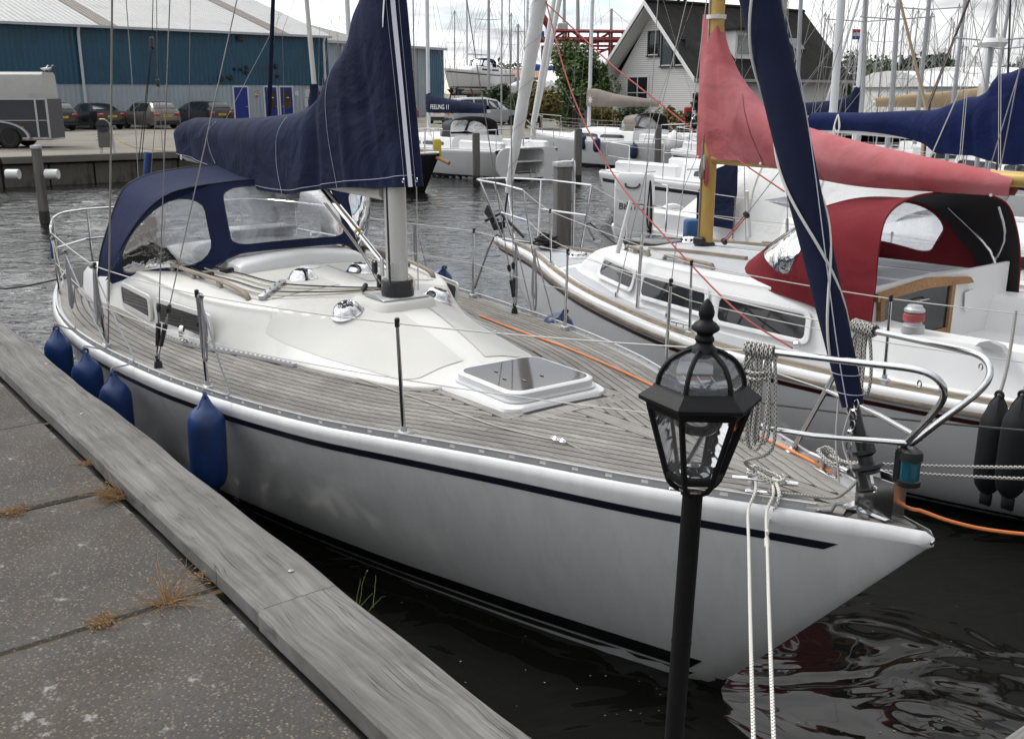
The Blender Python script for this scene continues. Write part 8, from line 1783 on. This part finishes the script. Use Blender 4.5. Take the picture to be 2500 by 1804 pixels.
 mb = MB(); mb.box((10.3, gw / 2 - .2, rz + .2), (.5, .6, 1.3)); mb.build('chimney', 'greige', rf, smooth=False)
 for x in (1.7, 2.2): mb = MB(); mb.tube([(x, gw / 2, rz), (x, gw / 2, rz + .7)], .09, 8); mb.build('flue', 'trim_black', rf)
 mb = MB(); mb.box((-1.6, gw - .3, 1.4), (2.6, .4, 2.8)); mb.build('side_annex', 'brick_white', t, smooth=False)
 mb = MB(); mb.box((-2.95, gw - .7, 1.9), (.04, .7, .9)); mb.build('wall_sign', 'sign_white', t, smooth=False)
 return t
house()
# ------------------------------------------------------------------ red gantry
def gantry():
 mat('gantry_red', (.19, .022, .025), .5, var=.2); mat('tarp_blue', (.012, .06, .30), .5); mat('bin_teal', (.05, .22, .26), .5)
 Y = 92.0; P = lambda px, py, dy=0: aty(px, py, Y + dy); t = thing('gantry', 'red steel gantry with stacked gear rising behind the big green bush', 'gantry', (P(1420, 120).x, Y, GZ)); o = Vector(t.location)
 def beam(a, b, w=.28): mb = MB(); mb.tube([a - o, b - o], w / 2, 4); mb.build('beam', 'gantry_red', t, smooth=False)
 for dy in (0, 3.5):
  beam(P(1318, 98, dy), P(1530, 98, dy), .5); beam(P(1345, 76, dy), P(1530, 78, dy), .3); beam(P(1330, 113, dy), P(1515, 113, dy), .2); beam(P(1330, 121, dy), P(1500, 122, dy), .15)
  for x in (1382, 1388, 1440, 1460, 1488, 1494, 1520): beam(P(x, 76, dy), P(x, 120, dy), .18)
  for a, b in (((1345, 100), (1382, 76)), ((1395, 76), (1440, 110)), ((1440, 110), (1490, 80)), ((1445, 136), (1505, 112)), ((1495, 118), (1495, 140)), ((1330, 120), (1365, 152))): beam(P(*a, dy), P(*b, dy), .2)
  for x in (1326, 1388, 1490):
   a = P(x, 112, dy); beam(a, Vector((a.x, a.y, GZ)), .35)
 beam(P(1324, 40), P(1344, 72), .6)
 for px0, py0, px1, py1, m, nm in ((1333, 61, 1357, 86, 'tarp_blue', 'blue_crate'), (1362, 58, 1385, 76, 'trailer_roof', 'grey_crate'), (1321, 78, 1328, 94, 'tarp_blue', 'blue_crate'), (1361, 98, 1380, 107, 'bin_teal', 'teal_bin'), (1424, 98, 1438, 106, 'bin_teal', 'teal_bin'), (1394, 96, 1415, 108, 'trim_black', 'dark_bin'), (1446, 96, 1462, 107, 'trailer_side', 'dark_bin')):
  a, b = P(px0, py0, 1), P(px1, py1, 1); mb = MB(); mb.box((a + b) / 2 - o, (b.x - a.x, 2, a.z - b.z), None, 0, .06); mb.build(nm, m, t)
gantry()
# ------------------------------------------------------------------ trees and shrubs
mat('leaf', (.040, .080, .016), .6, c2=(.085, .135, .03), vs=.9); mat('leaf_dark', (.016, .036, .012), .65, c2=(.032, .058, .018), vs=.6); mat('leaf_yellow', (.09, .10, .02), .65, c2=(.17, .12, .03), vs=.9); mat('bark', (.08, .06, .045), .9, var=.3); mat('reed', (.25, .18, .10), .8, var=.3)
def tree(name, label, pos, rad, h, n, m, leaf=.16, clumps=14, seed=0, trunk=True, cat='tree', group=None, z0=GZ, low=.12):
 rnd = random.Random(seed); t = thing(name, label, cat, (pos.x, pos.y, z0), rnd.uniform(0, 6), group); mb = MB(); cl = []
 for i in range(clumps):
  a = rnd.uniform(0, 6.28); e = rnd.uniform(low, .95); rr = rad * (1 - .55 * max(0, e - .35) / .65) * math.sqrt(rnd.uniform(.1, 1)) * .78; cl.append((Vector((rr * math.cos(a), rr * math.sin(a), h * e * .88)), rad * rnd.uniform(.26, .46)))
 V, Fc = [], []
 for i in range(n):
  c, r = cl[i % clumps]; d = Vector((rnd.gauss(0, 1), rnd.gauss(0, 1), rnd.gauss(0, .9))).normalized(); p = c + d * r * (rnd.random() ** .35);
  if p.z < .05: p.z = rnd.uniform(.05, .4)
  s_ = leaf * rnd.uniform(.6, 1.35); u = Vector((rnd.gauss(0, 1), rnd.gauss(0, 1), rnd.gauss(0, .6))).normalized(); v = (d + Vector((rnd.gauss(0, .5), rnd.gauss(0, .5), rnd.gauss(0, .5)))).cross(u); v = v.normalized() if v.length > 1e-3 else Vector((0, 0, 1)); k = len(V)
  V += [p - u * s_, p + v * s_ * .55, p + u * s_, p - v * s_ * .55]; Fc.append((k, k + 1, k + 2, k + 3))
 mb.add(V, Fc); o = mb.build('crown', m, t, smooth=False, fix=False)
 if trunk:
  mb = MB(); mb.tube([(0, 0, 0), (.05 * rad, 0, h * .3), (0, .05 * rad, h * .7)], [.07 * rad, .05 * rad, .02 * rad], 7)
  for k in range(6): c, r = cl[k]; mb.tube([(0, 0, h * .2), c * .6 + Vector((0, 0, h * .1)), c], [.035 * rad, .02 * rad, .008 * rad], 5)
  mb.build('trunk', 'bark', t)
 return t
def at_ground(px, y): p = aty(px, 300, y); p.z = GZ; return p
tree('bush', 'large glossy green bush between the moored yacht and the white house', at_ground(1408, 60), 2.35, 5.0, 9000, 'leaf', .13, 22, 3, cat='bush')
tree('bush', 'low yellowing shrubs to the left of the large green bush', at_ground(1320, 57), 1.6, 2.3, 3500, 'leaf_yellow', .12, 12, 4, cat='bush')
tree('bush', 'dark low hedge plant behind the silver crossover', at_ground(1222, 70), 1.5, 2.6, 3000, 'leaf_dark', .13, 10, 5, cat='bush'); tree('bush', 'greenish shrub right of the silver crossover', at_ground(1268, 66), 1.2, 2.3, 2500, 'leaf', .12, 9, 6, cat='bush')
tree('bush', 'clipped round conifer beside the white house wall', at_ground(1705, 54.5), .72, 2.4, 2200, 'leaf_dark', .08, 10, 7, cat='bush')
for i, (px, y, r, h, lab) in enumerate(((1470, 58, 1.3, 1.3, 'left'), (1540, 57, 1.4, 1.2, 'middle'), (1625, 56, 1.5, 1.2, 'right'))): tree('hedge_plant', lab + ' stretch of the low hedge before the white house', at_ground(px, y), r, h, 1500, 'leaf_yellow' if i != 1 else 'leaf_dark', .1, 8, 10 + i, False, 'hedge', 'hedge before the house')
tree('reed_clump', 'tall tan reeds showing behind the furled white sail', at_ground(1305, 64), .7, 3.2, 900, 'reed', .2, 6, 14, False, 'reeds')
for i, (px, y, r, h, m, lab) in enumerate(((2030, 110, 4.5, 6.0, 'leaf_dark', 'dark tree immediately right of the house'), (2085, 125, 5.0, 5.2, 'leaf_dark', 'dark tree behind the flag'), (2160, 120, 5.0, 5.6, 'leaf', 'mid green tree behind the sand coloured cover'), (2215, 105, 4.0, 5.4, 'leaf_dark', 'dark tree left of the wooden pole'), (2255, 100, 3.6, 5.6, 'leaf_dark', 'clipped dark tree beside the white sheds'), (2440, 140, 6, 5.5, 'leaf_dark', 'far dark tree behind the blue cover'))): tree('tree', lab, at_ground(px, y), r, h, 3200, m, .3, 14, 30 + i, True, 'tree', 'trees beyond the marina')
tree('tree', 'dark far tree at the left of the red gantry', at_ground(1235, 130), 4, 5, 1800, 'leaf_dark', .3, 10, 51, True, 'tree', 'trees beyond the marina')
# red fire cabinet, white sheds, orange roofed shed
p = aty(1678, 300, 55); mb = MB(); mb.box((p.x, p.y, aty(1678, 279, 55).z), (.38, .3, .75), None, 0, .05); mb.box((p.x, p.y, (GZ + aty(1678, 294, 55).z) / 2), (.12, .12, aty(1678, 294, 55).z - GZ)); tag(mb.build('fire_cabinet', 'red_paint'), 'small red fire cabinet on a post by the house wall', 'cabinet')
def sheds():
 for (px0, px1, ye, yr, y, m, rm, lab, wz) in ((2262, 2400, 212, 170, 60, 'white_paint', 'white_canvas', 'white boat shed with a pale curved roof left of the blue cover', 0), (2385, 2560, 215, 160, 68, 'white_paint', 'white_canvas', 'taller white boat shed further back right', 0), (1225, 1330, 190, 168, 105, 'greige', 'red_hood', 'distant shed with a faded orange roof', 0)):
  a, b = aty(px0, ye, y), aty(px1, ye, y); zt = aty(px0, yr, y).z; t = thing('shed', lab, 'shed', (a.x, a.y, GZ), .12); w = b.x - a.x; ze = a.z - GZ; zr = zt - GZ
  mb = MB(); mb.prism([(0, 0, 0), (w, 0, 0), (w, 0, ze), (0, 0, ze)], (0, 9, 0)); mb.build('walls', m, t, smooth=False)
  mb = MB(); mb.loft([[(x, -.2, ze), (x, 1.0, lerp(ze, zr, .6)), (x, 2.6, lerp(ze, zr, .92)), (x, 4.5, zr), (x, 6.4, lerp(ze, zr, .92)), (x, 8, lerp(ze, zr, .6)), (x, 9.2, ze)] for x in (-.2, w + .2)], False, True, True); mb.build('roof', rm if rm != 'red_hood' else mat('orange_roof', (.42, .20, .13), .7), t, ang=20)
  n_ = 3;
  for k in range(n_): mb = MB(); mb.box((w * (k + .5) / n_, -.05, ze * .45), (w / n_ * .6, .06, ze * .7)); mb.build('shed_door', 'alu_white', t, smooth=False)
sheds()
# ------------------------------------------------------------------ boats ashore
def ashore():
 p = aty(1085, 168, 74); d = Vector((.46, .89, 0)).normalized(); zk = aty(1120, 211, 73).z
 t, Hh = yacht('white yacht on a cradle ashore with a navy hood and dark bottom paint', (p.x, p.y), d, 9.0, 3.0, 1.15, z0=zk - .15, boot='stripe_navy', stripe='stripe_navy', mast_x=.36, mast_h=12, boom=(3.3, 1.3, None, 0, 0, 0), hoodm='navy', hood_x=.55)
 mb = MB(); mb.loft([[(x, w, z) for w, z in ((.55, -.05), (.12, -.5), (-.12, -.5), (-.55, -.05))] for x in (1.2, 3, 5, 7.2)], True, True, True); mb.loft([[(x, .1, -.4), (x, -.1, -.4), (x + .25, -.07, -1.5), (x + .25, .07, -1.5)] for x in (3.3, 5.0)], True, True, True); mb.build('keel', 'stripe_navy', t)
 g = -(zk - .15 - GZ); mb = MB()
 for x in (2.4, 5.8):
  for s_ in (1, -1): mb.tube([(x, s_ * 1.5, g), (x, s_ * .8, -.02)], .06, 6)
 mb.build('cradle', 'gantry_red', t)
 text_mesh('lettering', 'Forest Wind', .3, 'trailer_side', t, frame((1.55, (-1 if (Vector((-d.y, d.x, 0))).y > 0 else 1) * (Hh.w_at(1.55, 1.08) + .02), 1.08), Vector((1, .28, 0)), (0, 0, 1))) if False else None
 p2 = aty(1012, 188, 76); t2, H2_ = yacht('little light blue boat ashore above the red van', (p2.x, p2.y), (-1, .1), 6, 2.2, .75, z0=aty(1000, 205, 76).z, hull=mat('hull_lightblue', (.06, .22, .42), .3), mast_x=.4, mast_h=8, boom=None, rails=False)
 mb = MB(); mb.box((3, 0, -.8), (4, .12, 1.4)); mb.box((2, 0, -1.6), (.3, 1.8, 1.6)); mb.box((4.2, 0, -1.6), (.3, 1.8, 1.6)); mb.build('cradle', 'trim_black', t2, smooth=False)
 p3 = aty(1185, 222, 78); t3, H3_ = yacht('white motor sailer ashore partly behind the shrubs', (p3.x, p3.y), (.97, -.2), 7, 2.5, 1.0, z0=aty(1185, 246, 78).z, mast_x=.45, mast_h=10, boom=(3, 1.2, 'tarp_blue', .5, .2, .9), rails=False)
 mb = MB(); mb.box((3.5, 0, -.7), (4.5, .15, 1.2)); mb.build('cradle', 'trim_black', t3, smooth=False)
ashore()
# ------------------------------------------------------------------ masts of the rest of the marina
def far_mast(px, y_top, px_b, y_bot, depth, wpx, sp=(), m='mast_grey', stay=True, label=None, group='masts of the far pontoons', cat='mast', flag=None):
 a, b = aty(px_b, y_bot, depth), aty(px, y_top, depth); r = wpx / F_PX * depth / 2
 t = thing('yacht_mast', label or 'thin yacht mast', cat, a, 0, group); v = b - a
 mb = MB(); mb.tube([Vector((0, 0, -2)), Vector((0, 0, 0)), v], [r, r, r * .85], 8); ms = mb.build('pole', m, t)
 for f, half in sp: mb = MB(); c = v * f; mb.tube([c + Vector((-half, 0, .06)), c, c + Vector((half, 0, .06))], max(.015, r * .25), 5); mb.build('spreader', m, t)
 if stay:
  mb = MB(); w = .0025 * depth / 20 + .003
  h = sp[0][1] if sp else .9; f = sp[0][0] if sp else .55
  for s_ in (-1, 1): mb.tube([Vector((s_ * 1.2, .3, -1)), v * f + Vector((s_ * h, 0, .05)), v], w, 3, False)
  mb.tube([Vector((-3.2, -1, -1)), v], w, 3, False); mb.tube([Vector((3.8, 1, -1)), v], w, 3, False); mb.build('rigging', 'wire', t, fix=False)
 return t
big = [(2117, -120, 2106, 235, 26, 11, ((.52, .95),), 'tall mast rising from the sand coloured cover'), (2201, -110, 2178, 235, 24, 13, ((.55, .85),), 'tall mast with dark spreaders over the navy cover'), (2280, -110, 2244, 245, 24, 11, ((.63, .9),), 'tall mast just right of the leaning wooden pole'), (2371, -120, 2327, 250, 22, 10, (), 'slender mast before the white sheds'), (2443, -90, 2405, 235, 20, 11, ((.42, .7),), 'mast carrying a radar dome right of the white sheds'), (2478, -90, 2430, 235, 21, 9, ((.36, .6),), 'mast close to the blue cover, right of the radar mast'), (1958, -60, 1945, 240, 40, 11, (), 'grey mast standing before the right end of the house roof')]
for px, yt, pb, yb, d, w, sp, lab in big: far_mast(px, yt, pb, yb, d, w, sp, label=lab)
far_mast(2103, -20, 2020, 245, 28, 7, (), 'alu_white', False, label='steeply leaning pale spar right of the house')
far_mast(2192, -20, 2262, 268, 20, 8, (), mat('spar_wood', (.42, .31, .20), .5), False, label='leaning pale wooden spar crossing the masts')
far_mast(2372, -15, 2270, 250, 21, 7, (), mat('spar_brown', (.06, .032, .022), .5), False, label='leaning dark brown spar right of the wooden one')
far_mast(2468, -20, 2460, 200, 14, 5, (), 'plastic_black', False, label='black pole beside the big mast at right')
tm = far_mast(742, -70, 772, 262, 35, 12, (), 'mast_gold' if False else 'alu_mast', label='cream mast with a navy cover collar rising behind the big sail cover')
mb = MB(); mb.loft([[(x + r * math.cos(a), r * .7 * math.sin(a), z) for a in [k * math.pi / 6 for k in range(12)]] for x, r, z in ((.15, .42, -.55), (.12, .40, -.1), (.02, .28, .25), (-.02, .17, .5), (-.06, .13, .75))], True, True, True); mb.build('sail_cover', 'navy', tm)
far_mast(669, -60, 656, 300, 27, 11, (), 'navy_sail', False, label='furled navy sail standing upright before the blue double doors')
far_mast(1355, -15, 1302, 300, 40, 12, (), 'white_canvas', False, label='slim furled white sail left of the green bush')
far_mast(1378, -60, 1377, 75, 95, 8, (), label='mast above the grey crate of the gantry', stay=False); far_mast(1410, -60, 1411, 78, 95, 9, (), label='mast rising behind the gantry middle', stay=False); far_mast(1493, 22, 1492, 78, 95, 7, (), label='short mast top between gantry and house')
far_mast(1265, 60, 1264, 240, 75, 6, ((.9, .5),), label='mast right of the boats ashore'); far_mast(1193, -60, 1193, 180, 72, 7, ((.55, .9),), label='mast behind the cradle yacht stern'); far_mast(1226, -50, 1224, 230, 50, 4, (), label='thin mast above the blue heaped sail')
q = aty(2424, 105, 20); mb = MB(); mb.lathe([(.0, -.09), (.22, -.08), (.27, 0), (.22, .08), (0, .09)], 18, q, cap=False); tag(mb.build('radar_dome', 'white_plastic'), 'white radar dome on the mast right of the sheds', 'radar dome')
rnd = random.Random(11)
pxs = sorted(rnd.uniform(1985, 2490) for _ in range(46))
for i, px in enumerate(pxs):
 d = rnd.uniform(55, 120); yt = rnd.choice([rnd.uniform(-40, 60), rnd.uniform(55, 150), rnd.uniform(90, 180)]); w = rnd.uniform(2.0, 3.8); lean = (px - 1250) / 9000
 anc = [a for l_, a in ((2040, 'just right of the house roof'), (2100, 'by the small flags'), (2170, 'above the sand coloured cover'), (2240, 'left of the wooden spar'), (2300, 'between the two leaning spars'), (2400, 'over the white sheds'), (9999, 'near the right edge')) if px < l_][0]; hs = rnd.random() < .6
 far_mast(px + lean * (240 - yt) + rnd.uniform(-3, 3), yt, px, 245, d, w, ((.6, rnd.uniform(.6, 1.0)),) if hs else (), label=('tall ' if yt < 40 else 'short ' if yt > 110 else 'middling ') + 'thin far mast ' + ('with spreaders ' if hs else 'without spreaders ') + anc)
for i, px in enumerate(sorted(rnd.uniform(1085, 1300) for _ in range(5))):
 far_mast(px, rnd.uniform(-40, 90), px, 225, rnd.uniform(85, 110), rnd.uniform(2.5, 4), ((.6, .8),), label=('leftmost', 'second', 'middle', 'fourth', 'rightmost')[i] + ' of the thin yard masts left of the gantry', group='masts in the yard')
def flag(px, y, d, label):
 p = aty(px, y, d); t = thing('flag', label, 'flag', p, .2, 'small tricolour flags'); mb = MB()
 mb.tube([(0, 0, -.5), (0, 0, .35)], .015, 5); mb.build('staff', 'alu_white', t)
 for k, m in enumerate(('red_paint', 'sign_white', 'tarp_blue')): mb = MB(); mb.loft([[(x, .04 * math.sin(9 * x), .3 - .14 * k), (x, .04 * math.sin(9 * x), .3 - .14 * (k + 1))] for x in [.1 * q for q in range(7)]], False); mb.build('flag_stripe', m, t)
flag(2080, 90, 45, 'small tricolour flag high on a mast right of the house'); flag(2085, 205, 60, 'small tricolour flag low in front of the dark trees')
# white star emblem on the taupe cover
S = t_cov.get(yB.name)
if S:
 sd = 1 if (yB.matrix_basis.to_3x3() @ Vector((0, 1, 0))).y < 0 else -1; c = S(.36, .62, sd) + Vector((0, sd * .02, 0)); mb = MB(); ring = []
 for k in range(16): r = (.20 if k % 2 == 0 else .06) * (1.25 if k % 8 == 0 else 1); a = k * math.pi / 8; ring.append(c + Vector((r * math.sin(a) * .9, 0, r * math.cos(a))))
 mb.prism(ring, (0, sd * .006, 0)); mb.build('star_emblem', 'white_plastic', yB, smooth=False)
